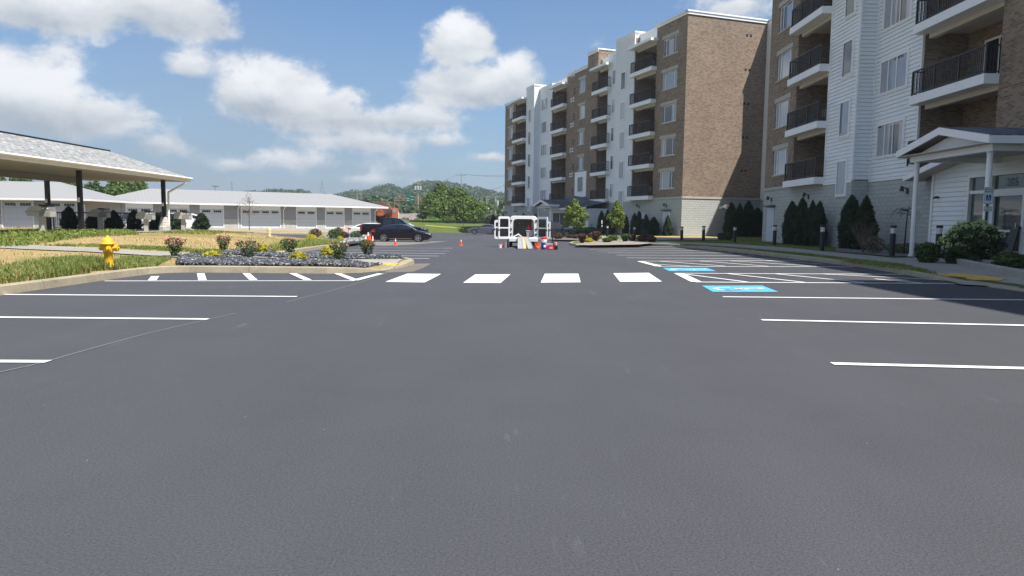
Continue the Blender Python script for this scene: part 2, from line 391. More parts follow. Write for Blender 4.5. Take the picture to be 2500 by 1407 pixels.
# ---- left lawn and its kerb
gl = lambda px, py, h=.0: G(px, py, h, zg)
kl = [(-8.1,-9),(-8.08,11.2),(-8.1,14.8),(-8.05,15.7),(-7.85,16.12),(-7.45,16.33),(-6.7,16.4),(-4.3,16.45),(-3.6,16.85),(-3.15,17.7),(-2.9,18.9),(-2.8,20.2),(-3.1,21.2),(-3.9,21.9),(-6.7,22.3),(-7.7,23.0),gl(729,617.5),gl(800,606),gl(884,595.8),gl(893,592.),gl(890,583),gl(880,573)]
back = [gl(838,572),gl(796,574),gl(776,580),gl(750,587),gl(700,583),gl(660,578.5),gl(600,573),(-45,56),(-66,57)]
lawnpoly = kl+back+[(-66,-9)]
surface('lawn', lawnpoly, M_LAWN, -.02, zl)
def ramp_low(x, y, h):            # dropped kerb at the crossing
    return h-.125*(1-sst(.3, 1.7, math.hypot(x+3.0, y-17.9)))
ring('kerb_of_left_lawn', kl+back[:6], .15, .17, M_KERB, side=1, low=ramp_low)
far_lawn = [gl(560,568.5),gl(620,570.5),gl(700,572.5),gl(760,573),gl(796,572.3),gl(838,570.5),gl(880,571),gl(882,566),(-17.5,76),(-30,70),(-45,63.5),(-66,61)]
surface('far_lawn', far_lawn, M_LAWN, .10, zg, 2.)
ring('kerb_of_far_lawn', far_lawn[:7], .15, .17, M_KERB, side=1)
# apron in front of the garages
surface('garage_apron', [(-66,61.1),(-45,63.6),(-30,70.1),(-17.5,76.1),(-14,80),(-14,104),(-66,104)], M_WALK, .07, zg, 3.)
# ---- path across the lawn
def gL(px, py): return G(px, py, .0, zl)
path = [gL(-160,589),gL(0,596.5),gL(210,605),gL(412,616),gL(560,623.5),gL(700,630.5),gL(860,634.5),gL(990,633)]+[(-3.1,20.0),(-3.1,18.9),(-3.3,18.0)]+[gL(938,650),gL(900,643),gL(800,638.8),gL(700,636.5),gL(600,633.5),gL(470,630.5),gL(412,627),gL(210,615),gL(0,606),gL(-160,597.5)]
surface('path', path, M_WALK, .012, zl, .6)
surface('carport_floor', [(-20.2,27),(-20.2,44.6),(-27.5,44.6),(-27.5,27)], M_WALK, .02, zl, 1.5)
surface('tactile_paving', [gL(931,643.6),gL(976,644.2),gL(962,652),gL(947,650.5)], M_YELP, .02, zl, .5)
# gutter aprons
M_GUT = mat('gutter_concrete', rough=.9, fn=f_conc((.155, .135, .115)))
surface('gutter_apron', [G(*p) for p in [(933,667),(957,658),(998.5,644.2),(1053,644),(1034,655),(1010,664)]], M_GUT, .005, zg, .8)
surface('gutter_apron', [G(*p) for p in [(885,598.5),(905,590),(955,590.3),(1092,589.5),(1060,593),(1000,598),(940,600.5)]], mat('pale_gutter', rough=.9, fn=f_conc((.19,.17,.15))), .008, zg, .8)
# ---- right side: kerb, pavement, turf
kr = [(10.15,-9),(10.1,8),(10.0,12.0)]+[G(*p) for p in [(2500,712),(2357,693.5),(2255,679),(2185,666.5),(2100,652.5),(1980,637.8),(1884,626.5),(1800,616.5),(1692,606),(1640,601.8),(1572,600.3),(1500,602),(1440,602.8),(1408,601.5),(1389,598),(1396,594.2),(1432,590.6),(1418,589),(1372,588.6),(1345,588),(1334,584.5),(1338,582)]]
kr[3] = (10.0, 13.6)
rpoly = kr+[G(1352,581.3), G(1409,580.8), (8.6,75.5), (9.2,79), (30,88), (59,88), (59,-9)]
surface('turf', rpoly, M_GREEN, .12, zr)
ring('kerb_of_right_pavement', kr, .15, .17, M_KERB, side=-1, low=lambda x, y, h: h+zr(x, y)-zg(x, y))
g15 = lambda px, py: G(px, py, .15, zg)
walk = [(10.75,-9),(10.75,9),g15(2560,703)]+[g15(*p) for p in [(2500,690),(2420,684),(2350,681),(2292,668),(2235,653.5),(2200,643.8),(2092,632.8),(1962,617.7),(1811,604.7),(1700,597.3),(1640,593.8),(1590,592.5),(1540,590),(1480,583),(1459,576.5),(1466,575.5),(1497,579.8),(1560,585),(1600,588.3),(1632,588.9),(1660,590.6),(1790,595),(1919,603.6),(2027,614.4),(2135,624),(2180,629)]]+[(14.4,25.6),(17.5,27),(17.5,20.9),(14.3,20.5),g15(2332,642.8),g15(2386,655.3),g15(2500,678),(12.6,9),(12.6,-9)]
surface('pavement', walk, M_WALK, .135, zr, .7)
surface('pavement', [g15(*p) for p in [(1500,584),(1560,582),(1660,581),(1720,581.7),(1790,582.5),(1790,586),(1700,585.2),(1640,585),(1560,588)]], M_WALK, .15, zg, 1.)
surface('dry_turf', [g15(*p) for p in [(1520,581),(1600,577),(1660,575.5),(1780,576),(1800,581),(1700,580.6),(1640,580),(1560,581)]], M_LAWN, .14, zg, 1.)
gr = lambda px, py: G(px, py, .135, zr)
surface('tactile_paving', [gr(*p) for p in [(2272,669.6),(2340,669.4),(2400,674),(2454,682),(2440,687),(2380,685),(2330,679)]], M_YELP, .148, zr, .4)
ring('planter_kerb', [(14.15,20.6), g15(2332,642.8), g15(2386,655.3), g15(2500,678), (12.6,9)], .30, .15, M_WALK, side=1)
def f_mulch(B, p, oc):
    o = oc.outputs['Object']; v = B.n('ShaderNodeTexVoronoi'); v.inputs['Scale'].default_value = 11; B.put(v.inputs[0], o)
    c = B.mix(B.noise(o, 24, 3, .7), (.05, .048, .05), (.30, .28, .27)); setc(B, p, c); bumpn(B, p, v.outputs[0], 1., .08)
M_MULCH = mat('grey_river_rock', rough=.85, fn=f_mulch)
M_PEB = mat('pale_gravel', rough=.9, fn=lambda B, p, oc: (setc(B, p, B.mix(B.noise(oc.outputs['Object'], 14, 5, .8), (.14, .12, .10), (.46, .40, .33))), bumpn(B, p, B.noise(oc.outputs['Object'], 20, 3, .7), 1, .05)))
surface('planting_bed', [g15(*p) for p in [(1404,598.5),(1440,599.3),(1560,597.5),(1600,593.5),(1540,591),(1470,584),(1440,589),(1412,594)]], M_PEB, .16, zg, .9, kind='stuff')
surface('planting_bed', [g15(*p) for p in [(1346,585),(1420,586),(1440,583),(1428,580),(1412,579.6),(1352,580.2)]], M_MULCH, .15, zg, .9, kind='stuff')
surface('planting_bed', [g15(*p) for p in [(2040,614),(2130,621.5),(2180,626.5),(2228,625),(2228,612),(2120,606),(2040,604)]], M_MULCH, .15, zg, .7, kind='stuff')
surface('planting_bed', [(17.6,26.9),(17.6,30),(14.3,31.3),(14.0,27.2),(14.5,26.0)], M_MULCH, .152, zg, .7, kind='stuff')
surface('planting_bed', [(14.2,20.3),(17.5,20.8),(17.5,8),(12.7,8),g15(2500,677),g15(2386,654.6),g15(2335,642)], M_MULCH, .155, zg, .7, kind='stuff')
# ---- paint
NS = [0]
def stripe(mb, a, c, w=.105, off=.006, sk=None):
    NS[0] += 1; off += (NS[0] % 9)*.00025
    a = Vector(a); c = Vector(c); d = (c-a).normalized(); n = Vector((-d.y, d.x))*w/2; k = max(1, int((c-a).length/1.)); rows = []
    for i in range(k+1):
        p = a.lerp(c, i/k); rows.append([(p.x+n.x, p.y+n.y, zg(p.x+n.x, p.y+n.y)+off), (p.x-n.x, p.y-n.y, zg(p.x-n.x, p.y-n.y)+off)])
    mb.loft(rows, close=False, caps=False)
def pl(mb, p, q, w=.105, off=.006): stripe(mb, G(*p), G(*q), w, off)
mb = MB()
for p, q in [((-40,719.5),(725,725)),((-300,773),(508,780.3)),((-500,881),(118,884.2))]: pl(mb, p, q, .11)
pl(mb, (255,687),(866,686.4))
for p, q in [((379,675.5),(371.5,685.6)),((490,668.5),(494.5,685.3)),((601,668.5),(619,685)),((714.5,668.5),(752,685)),((824,668.5),(868,685.5)),((929,669),(866,685.5))]: pl(mb, p, q, .155, .009)
# left far stalls
for py, xe, xsn in [(632,1048,760),(626,1071,768),(620,1088,775),(614,1097,795),(607.2,1105,840)]:
    e = G(xe, py); stripe(mb, (-8.0, e[1]+.05), e, .12)
for p, q in [((2031,889.5),(2560,902.5)),((1859.5,782.5),(2560,797)),((1764.5,725.5),(2500,733.2))]: pl(mb, p, q, .11)
for p in [(1531,630.2),(1505.5,623.6),(1482.4,617.8),(1458,613.4),(1436,609.4),(1418.5,606)]:
    a = G(*p); stripe(mb, a, (9.7, a[1]-.0), .12)
# hatched aisles (far, near)
D = .009
pl(mb, (1560,638.6),(1968,636.2), .13); pl(mb, (1607,651.2),(2083,652.2), .13); pl(mb, (1563,638.9),(1609,651), .22, D)
for p, q in [((1590,645.5),(1685,651)),((1610,638.6),(1770,650.6)),((1705,638),(1875,651)),((1780,637.5),(1995,651.3)),((1868,637),(2006,645.3))]: pl(mb, p, q, .11, D)
pl(mb, (1654,668),(2226,670.7), .13); pl(mb, (1697,689.6),(2357,693.4), .13); pl(mb, (1657,668.4),(1700,689.4), .24, D)
for p, q in [((1674,670.5),(1824,689.6)),((1776,669),(1963,690.3)),((1893,669.5),(2110,691.3)),((2011,670.2),(2297,684.4)),((2136,682),(2250,692.5))]: pl(mb, p, q, .11, D)
for p, q in [((1180,575),(1215,575.6)),((1085,606),(1104,606.4))]: pl(mb, p, q, .12)
tag(mb.build('parking_lines', M_PAINT, recalc=False), kind='structure')
mb = MB()
for q in [[(994.5,669),(1077,669.8),(1037,690.6),(940.5,689.3)],[(1160,671),(1246,670.6),(1222,692),(1130.5,691.5)],[(1330,669.3),(1412,669.1),(1417.5,690.3),(1320,691)],[(1497,668),(1584,667),(1616,688.5),(1514,689)]]:
    mb.quad(*[(*G(*p), zg(*G(*p))+.007) for p in q])
tag(mb.build('crosswalk_bars', M_PAINT, recalc=False), kind='structure')
def pad(quad_px, nm):
    q = [Vector(G(*p)) for p in quad_px]
    mb = MB(); mb.quad(*[(p.x, p.y, .007) for p in q]); tag(mb.build('accessible_bay_pad', M_CYAN, recalc=False), kind='structure')
    # wheelchair figure in the pad's own axes: u towards the kerb (figure's up), v across
    o = q[3]; U = q[2]-q[3]; Wd = q[0]-q[3]
    T = lambda u, v: (lambda r: (r.x, r.y, .013))(o+U*u+Wd*v)
    mb = MB(); R = []
    def arc(cx, cy, r, a0, a1, w, n=22):
        rows = []
        for i in range(n+1):
            a = math.radians(a0+(a1-a0)*i/n); rows.append([T(cx+(r-w/2)*math.cos(a), cy+(r-w/2)*math.sin(a)), T(cx+(r+w/2)*math.cos(a), cy+(r+w/2)*math.sin(a))])
        mb.loft(rows, close=False, caps=False)
    def seg(x0, y0, x1, y1, w):
        d = Vector((x1-x0, y1-y0)).normalized(); n = Vector((-d.y, d.x))*w/2
        mb.quad(T(x0+n.x, y0+n.y), T(x1+n.x, y1+n.y), T(x1-n.x, y1-n.y), T(x0-n.x, y0-n.y))
    arc(.32, .44, .20, 70, 330, .075); seg(.78, .52, .46, .50, .09); seg(.47, .53, .47, .30, .085); seg(.50, .31, .18, .22, .085); seg(.60, .50, .60, .32, .065)
    n = 16; mb.quad(*[T(.85+.062*math.cos(2*PI*i/n), .52+.075*math.sin(2*PI*i/n)) for i in range(n)])
    tag(mb.build('wheelchair_symbol', M_PAINT, recalc=False), kind='structure')
pad([(1713.6,698.5),(1861,698.3),(1901,713.7),(1740,713.7)], 0)
pad([(1617.6,655),(1725.6,655),(1748,662.8),(1634,662.8)], 1)
mb = MB()
sm = [(-60,925),(0,910),(60,897),(120,881.5),(230,850),(360,815),(505,781.5),(575,766)]
for a, c in zip(sm, sm[1:]): pl(mb, a, c, .018, .004)
for a, c in [((700,738),(800,713)),((800,713),(880,690)),((880,690),(945,668))]: pl(mb, a, c, .02, .004)
tag(mb.build('pavement_seam', mat('seam', (.20,.20,.20), .8), recalc=False), kind='structure')
# =================== PLANTS ===================
def f_leaf(c0, c1, tr=.25):
    def f(B, p, oc):
        g = B.n('ShaderNodeNewGeometry'); r = g.outputs['Random Per Island']
        n = B.noise(oc.outputs['Object'], 1.7, 3, .6)
        c = B.mix(B.m('ADD', B.m('MULTIPLY', r, .7), B.mr(n, .3, .7, -.1, .4), clamp=True), c0, c1); setc(B, p, c)
        t = B.n('ShaderNodeBsdfTranslucent'); B.put(t.inputs[0], B.mix(1., c, (1.2, 1.4, .6), 'MULTIPLY')); ms = B.n('ShaderNodeMixShader'); ms.inputs[0].default_value = tr
        o = [q for q in B.nt.nodes if q.type == 'OUTPUT_MATERIAL'][0]
        B.nt.links.new(p.outputs[0], ms.inputs[1]); B.nt.links.new(t.outputs[0], ms.inputs[2]); B.nt.links.new(ms.outputs[0], o.inputs[0])
    return f
def leafmat(nm, c0, c1, tr=.25, rough=.55): return mat(nm, rough=rough, spec=.3, fn=f_leaf(c0, c1, tr))
L_ARB = leafmat('arborvitae_leaf', (.008,.020,.006), (.035,.068,.016), .15)
L_TREE = leafmat('tree_leaf', (.035,.07,.012), (.17,.24,.05), .3)
L_YOUNG = leafmat('young_tree_leaf', (.06,.11,.018), (.29,.35,.085), .35)
L_MID = leafmat('hedge_leaf', (.02,.045,.010), (.085,.14,.03))
L_YEL = leafmat('yellow_leaf', (.26,.25,.02), (.62,.53,.05), .3)
L_ROSE = leafmat('rose_leaf', (.02,.045,.015), (.10,.15,.05), .2)
L_PINK = leafmat('pink_petal', (.62,.22,.20), (.85,.55,.48), .3)
L_RED = leafmat('barberry_leaf', (.045,.018,.015), (.14,.06,.045), .2)
L_HYD = leafmat('hydrangea_bloom', (.34,.42,.16), (.60,.66,.34), .3)
L_BROWN = leafmat('dry_leaf', (.10,.075,.05), (.25,.2,.14), .2)
L_GRASS = leafmat('grass_blade', (.085,.125,.025), (.33,.36,.12), .35)
L_STRAW = leafmat('straw_blade', (.30,.22,.10), (.55,.42,.22), .3)
M_BARK = mat('bark', (.10,.085,.065), .95, var=.3, vscale=8, bump=.6, bscale=25)
def leafcloud(P, size, aspect=.55, up=.35, rs=None, jit=.35, nrm=None):
    """P (n,3) points -> leaf quads (diamond, slightly folded)"""
    n = len(P); r = rs or rng
    d = r.normal(size=(n, 3)); 
    if nrm is not None: d = d*.75 + nrm*1.1
    d[:, 2] += up; d /= np.linalg.norm(d, axis=1)[:, None]
    a = r.normal(size=(n, 3)); u = np.cross(d, a); u /= np.linalg.norm(u, axis=1)[:, None]; w = np.cross(d, u)
    s = size*(1+jit*r.uniform(-1, 1, n))[:, None]
    V = np.stack([P-u*s, P-w*s*aspect, P+u*s, P+w*s*aspect], 1).reshape(-1, 3)
    return V, np.arange(4*n).reshape(n, 4)
def shell_pts(n, prof, H, r=rng, inner=.55, lump=.16, seed=0):
    """points near the surface of a lathed crown; prof(t) = radius at height t in 0..1"""
    t = r.uniform(0, 1, n*2); R = np.array([prof(q) for q in t]); keep = r.uniform(0, 1, n*2) < R/R.max()*.9+.08; t = t[keep][:n]; R = R[keep][:n]
    a = r.uniform(0, 2*PI, len(t)); k = 1-(1-inner)*r.uniform(0, 1, len(t))**2.2
    l = 1+lump*(np.sin(a*5+t*9+seed)+np.sin(a*3-t*17+seed*2)+.7*np.sin(a*9+t*31+seed*3))/2
    rr = R*k*l; P = np.stack([rr*np.cos(a), rr*np.sin(a), t*H], 1)
    nr = np.stack([np.cos(a), np.sin(a), .35*np.ones(len(t))], 1); return P, nr
def merge(lst):
    V = []; F = []; o = 0
    for v, f in lst: V.append(v); F.append(f+o); o += len(v)
    return np.concatenate(V), np.concatenate(F)
# arborvitae: three crowns, unit size 1 x 3
ARB = []
for k in range(3):
    pf = [lambda t: .52*min(1, .72+t*1.3)*max(0, 1-t**2.6)**.75, lambda t: .54*min(1, .75+t*1.2)*max(0, 1-t**3.2)**.8, lambda t: .56*min(1, .75+t*1.6)*max(0, 1-t**1.7)**.8][k]
    P, nr = shell_pts(9000, pf, 3., inner=.72, lump=.17, seed=k*2.1)
    V, Fq = leafcloud(P, .05, .5, .5, nrm=nr); 
    P2, nr2 = shell_pts(1500, pf, 3.05, inner=.97, lump=.24, seed=k*2.1); V2, F2 = leafcloud(P2*np.array([1.05, 1.05, 1.]), .085, .32, .9, nrm=nr2); V, Fq = merge([(V, Fq), (V2, F2)]); ARB.append(npmesh('crown', V, Fq, L_ARB))
ac = MB()
TRK = MB().tube((0,0,-.1), (0,0,2.2), .05, .02, 6).mesh('trunk', M_BARK)
def arb(loc, h, w, label, k=0, group='arborvitae planted along the apartment wall', rz=None):
    t = thing('arborvitae', label, 'shrub', loc, random.uniform(0, 6) if rz is None else rz, group)
    t.scale = (w, w, h/3); o = link('crown', ARB[k % 3], t); link('trunk', TRK, t)
    return t
def blob_bush(name, label, cat, loc, w, h, m, n=1500, ls=.045, group=None, cone=False, stem=None, extra=None, bottom=.5):
    t = thing(name, label, cat, loc, random.uniform(0, 6), group)
    pf = (lambda u: w/2*(bottom+(1-bottom)*math.sin(min(1, u*1.6)*PI/2))*math.sqrt(max(0, 1-u**3))) if not cone else (lambda u: w/2*(.35+.65*u)*(1 if u < .85 else (1-(u-.85)*3)))
    P, nr = shell_pts(n, pf, h, inner=.5, lump=.22, seed=random.uniform(0, 6)); V, Fq = leafcloud(P, ls, .5, .4, nrm=nr)
    link('foliage', npmesh('foliage', V, Fq, m), t)
    mb = MB()
    for i in range(5):
        a = random.uniform(0, 6); mb.tube((0,0,-.08), (w*.3*math.cos(a), w*.3*math.sin(a), h*.7), .012+.004*w, .005, 5)
    mb.build('stem', M_BARK, t)
    if extra: extra(t, P, nr)
    return t
def tree(name, label, loc, h, trunk_h, cw, m, n=6000, ls=.12, group=None, cl=9, tr=.08, top=1., seed=0):
    """tapered trunk, limbs, and leaf clumps with gaps between them"""
    rs = random.Random(seed+int(h*10)); t = thing(name, label, 'tree', loc, 0, group); mb = MB()
    mb.tube((0,0,-.3), (0,0,trunk_h), tr, tr*.75, 9); mb.tube((0,0,trunk_h), (.04*cw,0,h*.86), tr*.75, tr*.15, 7)
    C = []; ch = h-trunk_h
    for i in range(cl):
        u = (i+.5)/cl; a = i*2.4+rs.uniform(-.4, .4); env = math.sin(min(1, .18+u*.95)*PI)**.55 if top > .9 else (1-u)**.6*min(1, .6+u*2)
        R = cw/2*env*rs.uniform(.45, .72); z = trunk_h+ch*(.08+.84*u)
        c = (R*math.cos(a), R*math.sin(a), z); rad = (cw*rs.uniform(.2, .3)*max(.55, env), ch*rs.uniform(.13, .2))
        C.append((c, rad)); mb.tube((0, 0, max(trunk_h*.85, z-ch*.22)), c, tr*.35, tr*.08, 5, cap=False)
    mb.build('trunk', M_BARK, t)
    P = []; Nn = []
    per = n//cl
    for c, rad in C:
        v = rng.normal(size=(per, 3)); v /= np.linalg.norm(v, axis=1)[:, None]; k = rng.uniform(.35, 1, per)**.45
        jag = 1+.25*np.sin(v[:, :1]*7+v[:, 1:2]*5+v[:, 2:]*6+c[0]*9)
        P.append(np.array(c)+v*k[:, None]*jag*np.array([rad[0], rad[0], rad[1]])); Nn.append(v)
    P = np.concatenate(P); Nn = np.concatenate(Nn); V, Fq = leafcloud(P, ls, .6, .3, nrm=Nn)
    link('crown', npmesh('crown', V, Fq, m), t); return t
def at(px, py, h=.15, f=None): 
    q = G(px, py, h, f or zg); return (q[0], q[1], (f or zg)(*q)+h)
# ---- grass blades (stuff)
def blades(name, pts, z, hmin, hmax, m, w=.012, lean=.5):
    n = len(pts); h = rng.uniform(hmin, hmax, n)[:, None]; a = rng.uniform(0, 2*PI, n); d = np.stack([np.cos(a), np.sin(a), np.zeros(n)], 1)
    l = rng.uniform(0, lean, n)[:, None]; s = np.stack([-d[:, 1], d[:, 0], np.zeros(n)], 1); B0 = np.stack([pts[:, 0], pts[:, 1], z], 1)
    up = np.array([0, 0, 1.]); mid = B0+up*h*.6+d*l*h*.35; tip = B0+up*h*(1-.3*l)+d*l*h*1.1
    V = np.stack([B0-s*w, B0+s*w, mid+s*w*.7, mid-s*w*.7, mid-s*w*.7, mid+s*w*.7, tip+s*w*.12, tip-s*w*.12], 1).reshape(-1, 3)
    return tag(link(name, npmesh(name, V, np.arange(8*n).reshape(-1, 4), m)), kind='stuff')
def scatter(poly, n):
    xs = [p[0] for p in poly]; ys = [p[1] for p in poly]; out = np.zeros((0, 2))
    while len(out) < n:
        x = rng.uniform(min(xs), max(xs), n*2); y = rng.uniform(min(ys), max(ys), n*2); k = inside(x, y, poly); out = np.concatenate([out, np.stack([x[k], y[k]], 1)])
    return out[:n]
zlv = lambda P: np.array([zl(x, y) for x, y in P])-.02
def n2(P, s=1.): return np.sin(P[:, 0]*1.3*s+2*np.sin(P[:, 1]*.9*s))*np.sin(P[:, 1]*1.7*s+1.5*np.sin(P[:, 0]*1.1*s))
pathpoly = path
bedA = [gL(*p) for p in [(378,657),(400,645),(440,627),(470,622.5),(520,627),(600,633),(700,636.5),(790,638.5),(860,641),(931,647.5),(925,650.5),(850,652),(620,652.5),(450,657)]]
bedB = [gL(*p) for p in [(545,621),(560,614),(589,612.6),(636,611.5),(700,618.5),(750,620),(820,619.3),(900,619.8),(951,620.5),(990,632.4),(858,634.4),(726,631.5),(620,627)]]
bedC = [gL(*p) for p in [(790,577),(810,572.8),(880,572.4),(888,583),(884,592.5),(850,596.5),(832,591.5),(789,587.5),(765,585)]]
KL = np.array(kl)
def clear(Q, dmin=.24):           # keep plants and stones off the kerb
    k = np.ones(len(Q), bool)
    for a, c in zip(KL, KL[1:]):
        ab = c-a; t = np.clip(((Q-a)@ab)/(ab@ab), 0, 1); k &= np.linalg.norm(Q-(a+t[:, None]*ab), axis=1) > dmin
    return Q[k & inside(Q[:, 0], Q[:, 1], lawnpoly)]
bedA = [(max(x, -8.0), max(y, 16.66)) if y < 16.9 else (x, y) for x, y in bedA]
P = scatter(lawnpoly[:], 60000); P = P[(P[:, 0] > -34) & (P[:, 1] > 8)]
P = clear(P); ok = ~(inside(P[:, 0], P[:, 1], pathpoly) | inside(P[:, 0], P[:, 1], bedA) | inside(P[:, 0], P[:, 1], bedB) | inside(P[:, 0], P[:, 1], bedC)); P = P[ok]
q = n2(P, .5)
blades('dry_grass', P[q < .25], zlv(P[q < .25]), .03, .09, L_STRAW, .010, .9)
blades('grass', P[q > .1], zlv(P[q > .1]), .04, .11, L_GRASS, .012, .8)
HYD_XY = G(268, 662, 0, zl)
def patch(pxs, n, h0, h1, w=.014, m=None, lean=.6, thin=.0):
    poly = [gL(*p) for p in pxs]; Q = clear(scatter(poly, n)); k = ~(inside(Q[:, 0], Q[:, 1], bedA) | inside(Q[:, 0], Q[:, 1], bedB)); Q = Q[k]; Q = Q[np.linalg.norm((Q-np.array(HYD_XY))*np.array([1., .8]), axis=1) > (.2 if h1 < .15 else .4)]
    if thin: Q = Q[n2(Q, 2.2) > -thin]
    blades('grass', Q, zlv(Q), h0, h1, m or L_GRASS, w, lean)
patch([(-60,704),(-60,665),(30,655),(110,640),(180,635),(255,640),(300,650),(330,665),(262,678),(120,694),(0,709)], 15000, .05, .20, .012)
patch([(-60,704),(-60,665),(110,640),(255,645),(330,665),(262,678),(120,694),(0,709)], 7000, .05, .18, .010, m=L_STRAW)
patch([(110,650),(180,640),(262,645),(270,668),(180,683),(90,688)], 7000, .08, .25, .011)
patch([(262,648),(300,628),(380,628),(420,630),(380,650),(372,658),(300,668)], 6000, .03, .09, .011)
patch([(-60,600),(-60,572),(60,566),(200,564),(330,566),(340,573),(180,584),(120,592),(60,603)], 6000, .06, .22, .02, thin=.2)
patch([(100,600),(240,598),(420,606),(560,615),(540,620),(410,612),(230,602)], 5000, .04, .13, .015, thin=.2)
patch([(640,606),(720,592),(800,586),(850,592),(860,596),(760,607),(690,617),(560,614)], 7000, .06, .24, .014, thin=.4)
patch([(400,566),(460,563),(560,566),(600,570),(520,573),(400,570)], 3000, .05, .18, .02, thin=.2)
# broad-leaved weeds by the path
Q = scatter([gL(*p) for p in [(-60,604),(-60,574),(120,569),(270,566),(320,570),(120,590),(60,603)]], 900)
Q = Q[n2(Q, 1.5) > -.2]; V, Fq = leafcloud(np.concatenate([np.stack([Q[:, 0]+rng.normal(0, .12, len(Q)), Q[:, 1]+rng.normal(0, .12, len(Q)), zlv(Q)+rng.uniform(.02, .20, len(Q))], 1) for _ in range(6)]), .06, .5, .9)
tag(link('weeds', npmesh('weeds', V, Fq, leafmat('weed_leaf', (.07,.12,.02), (.28,.34,.09), .3))), kind='stuff')
# grass strip between right kerb and pavement
gs = [g15(*p) for p in [(1660,597),(1811,608),(1962,622.5),(2092,641),(2200,655.5),(2292,667.5),(2235,654),(2200,645),(2092,634),(1962,619),(1811,606),(1660,595.6)]]
Q = scatter(gs, 9000); blades('grass', Q, np.array([zg(x, y) for x, y in Q])+.12, .03, .1, L_GRASS, .012)
Q = scatter([g15(*p) for p in [(1660,590),(1790,594),(1919,602.5),(2027,613),(1990,606),(1900,600),(1800,588),(1660,588)]], 12000); blades('grass', Q, np.array([zg(x, y) for x, y in Q])+.12, .03, .08, L_GRASS, .014)
# ---- river rocks
def rocks(name, poly, n, smin, smax, m, f, off=.0):
    Q = clear(scatter(poly, n), .27); k = len(Q)
    ico = np.array([(1,0,0),(-1,0,0),(0,1,0),(0,-1,0),(0,0,1),(0,0,-1),(.6,.6,.5),(-.6,.5,.55),(.5,-.6,.5),(-.6,-.6,.45)])
    fc = np.array([(4,6,7),(4,7,9),(4,9,8),(4,8,6),(6,0,2),(6,2,7),(7,2,1),(7,1,9),(9,1,3),(9,3,8),(8,3,0),(8,0,6),(0,5,2),(2,5,1),(1,5,3),(3,5,0)])
    a = rng.uniform(0, 2*PI, k); c, s = np.cos(a), np.sin(a); sz = rng.uniform(smin, smax, k)
    V = ico[None]*np.stack([sz, sz*rng.uniform(.55, .8, k), sz*rng.uniform(.4, .7, k)], 1)[:, None]*(1+rng.uniform(-.18, .18, (k, 10, 1)))
    ti = rng.uniform(-.6, .6, k)[:, None]; x = V[..., 0]; z = V[..., 2]; x2 = x*np.cos(ti)+z*np.sin(ti); z2 = z*np.cos(ti)-x*np.sin(ti); y = V[..., 1]
    zz = np.array([f(px, py) for px, py in Q])+off
    W_ = np.stack([x2*c[:, None]-y*s[:, None]+Q[:, :1], x2*s[:, None]+y*c[:, None]+Q[:, 1:], z2+zz[:, None]+rng.uniform(0, .05, k)[:, None]], 2).reshape(-1, 3)
    F_ = (fc[None]+(np.arange(k)*10)[:, None, None]).reshape(-1, 3)
    return tag(link(name, npmesh(name, W_, F_, m)), kind='stuff')
def f_rock(B, p, oc):
    r = B.n('ShaderNodeNewGeometry').outputs['Random Per Island']
    setc(B, p, B.ramp(r, [(0, (.012,.014,.018)), (.5, (.04,.045,.055)), (.8, (.10,.105,.12)), (1, (.34,.34,.33))]))
M_ROCK = mat('dark_river_stone', rough=.6, fn=f_rock)
for bed, n in ((bedA, 9000), (bedB, 8000)):
    surface('stone_bed', bed, mat('bed_fabric', (.03,.03,.033), .9), .0, zl, 1.)
    rocks('river_stones', bed, int(n*1.6), .032, .068, M_ROCK, zl, .0)
surface('stone_bed', bedC, MATS['bed_fabric'], .0, zl, 1.); rocks('river_stones', bedC, 5000, .06, .13, mat('pale_river_stone', rough=.7, fn=lambda B, p, oc: setc(B, p, B.ramp(B.n('ShaderNodeNewGeometry').outputs['Random Per Island'], [(0, (.07,.075,.08)), (.6, (.22,.23,.24)), (1, (.55,.54,.5))]))), zl)
# ---- shrubs in the stone beds
def rose(label, px, py, w, h, blooms, seed=0):
    def ex(t, P, nr):
        k = P[:, 2] > h*.62; Q = P[k][:blooms]; q = np.repeat(Q*np.array([1.05, 1.05, 1.08]), 9, 0)+rng.normal(0, .018, (len(Q)*9, 3))
        if len(Q): V, Fq = leafcloud(q, .022, .8, .4); link('blossom', npmesh('blossom', V, Fq, L_PINK), t)
    return blob_bush('rose_bush', label, 'bush', at(px, py, .0, zl), w, h, L_ROSE, 900, .028, 'rose bushes in the dark stone bed', cone=True, extra=ex)
rose('rose bush with a dense cap of coral pink blooms, nearest the yellow hydrant', 428, 626, 0.55, 0.53, 60)
rose('pale pink rose bush rising behind the stones between two yellow shrubs and the tan lawn', 546, 614, 0.52, 0.53, 26)
rose('wide rose bush with a few pink blooms in the middle of the dark stone bed', 605, 631, 0.70, 0.48, 18)
rose('sparse cream rose bush against the green weeds behind the stone bed', 706, 620, 0.63, 0.48, 12)
rose('leggy rose bush leaning over the front yellow mound near the kerb tip', 828, 636, 0.55, 0.48, 8)
rose('grey-green rose bush without blooms, closest to the parking stripes at the bed tip', 897, 624, 0.55, 0.48, 0)
def yel(label, px, py, w, h, f=zl, hh=0., grp='yellow mounded shrubs in the stone beds'): return blob_bush('golden_shrub', label, 'shrub', at(px, py, hh, f), w*.85, h*.85, L_YEL, 900, .042, grp, bottom=.8)
yel('bright yellow mounded shrub left in the front stone bed', 518, 631, .48, .24)
yel('bright yellow mounded shrub near the centre of the front stone bed', 729, 637, .50, .26)
yel('yellow shrub with pale blooms behind the leggy rose bush', 806, 628, .62, .38)
yel('small yellow shrub tucked behind the wide pink rose bush', 640, 620, .4, .35)
yel('yellow mound at the left end of the far stone bed by the driveway', 760, 586, .9, .42)
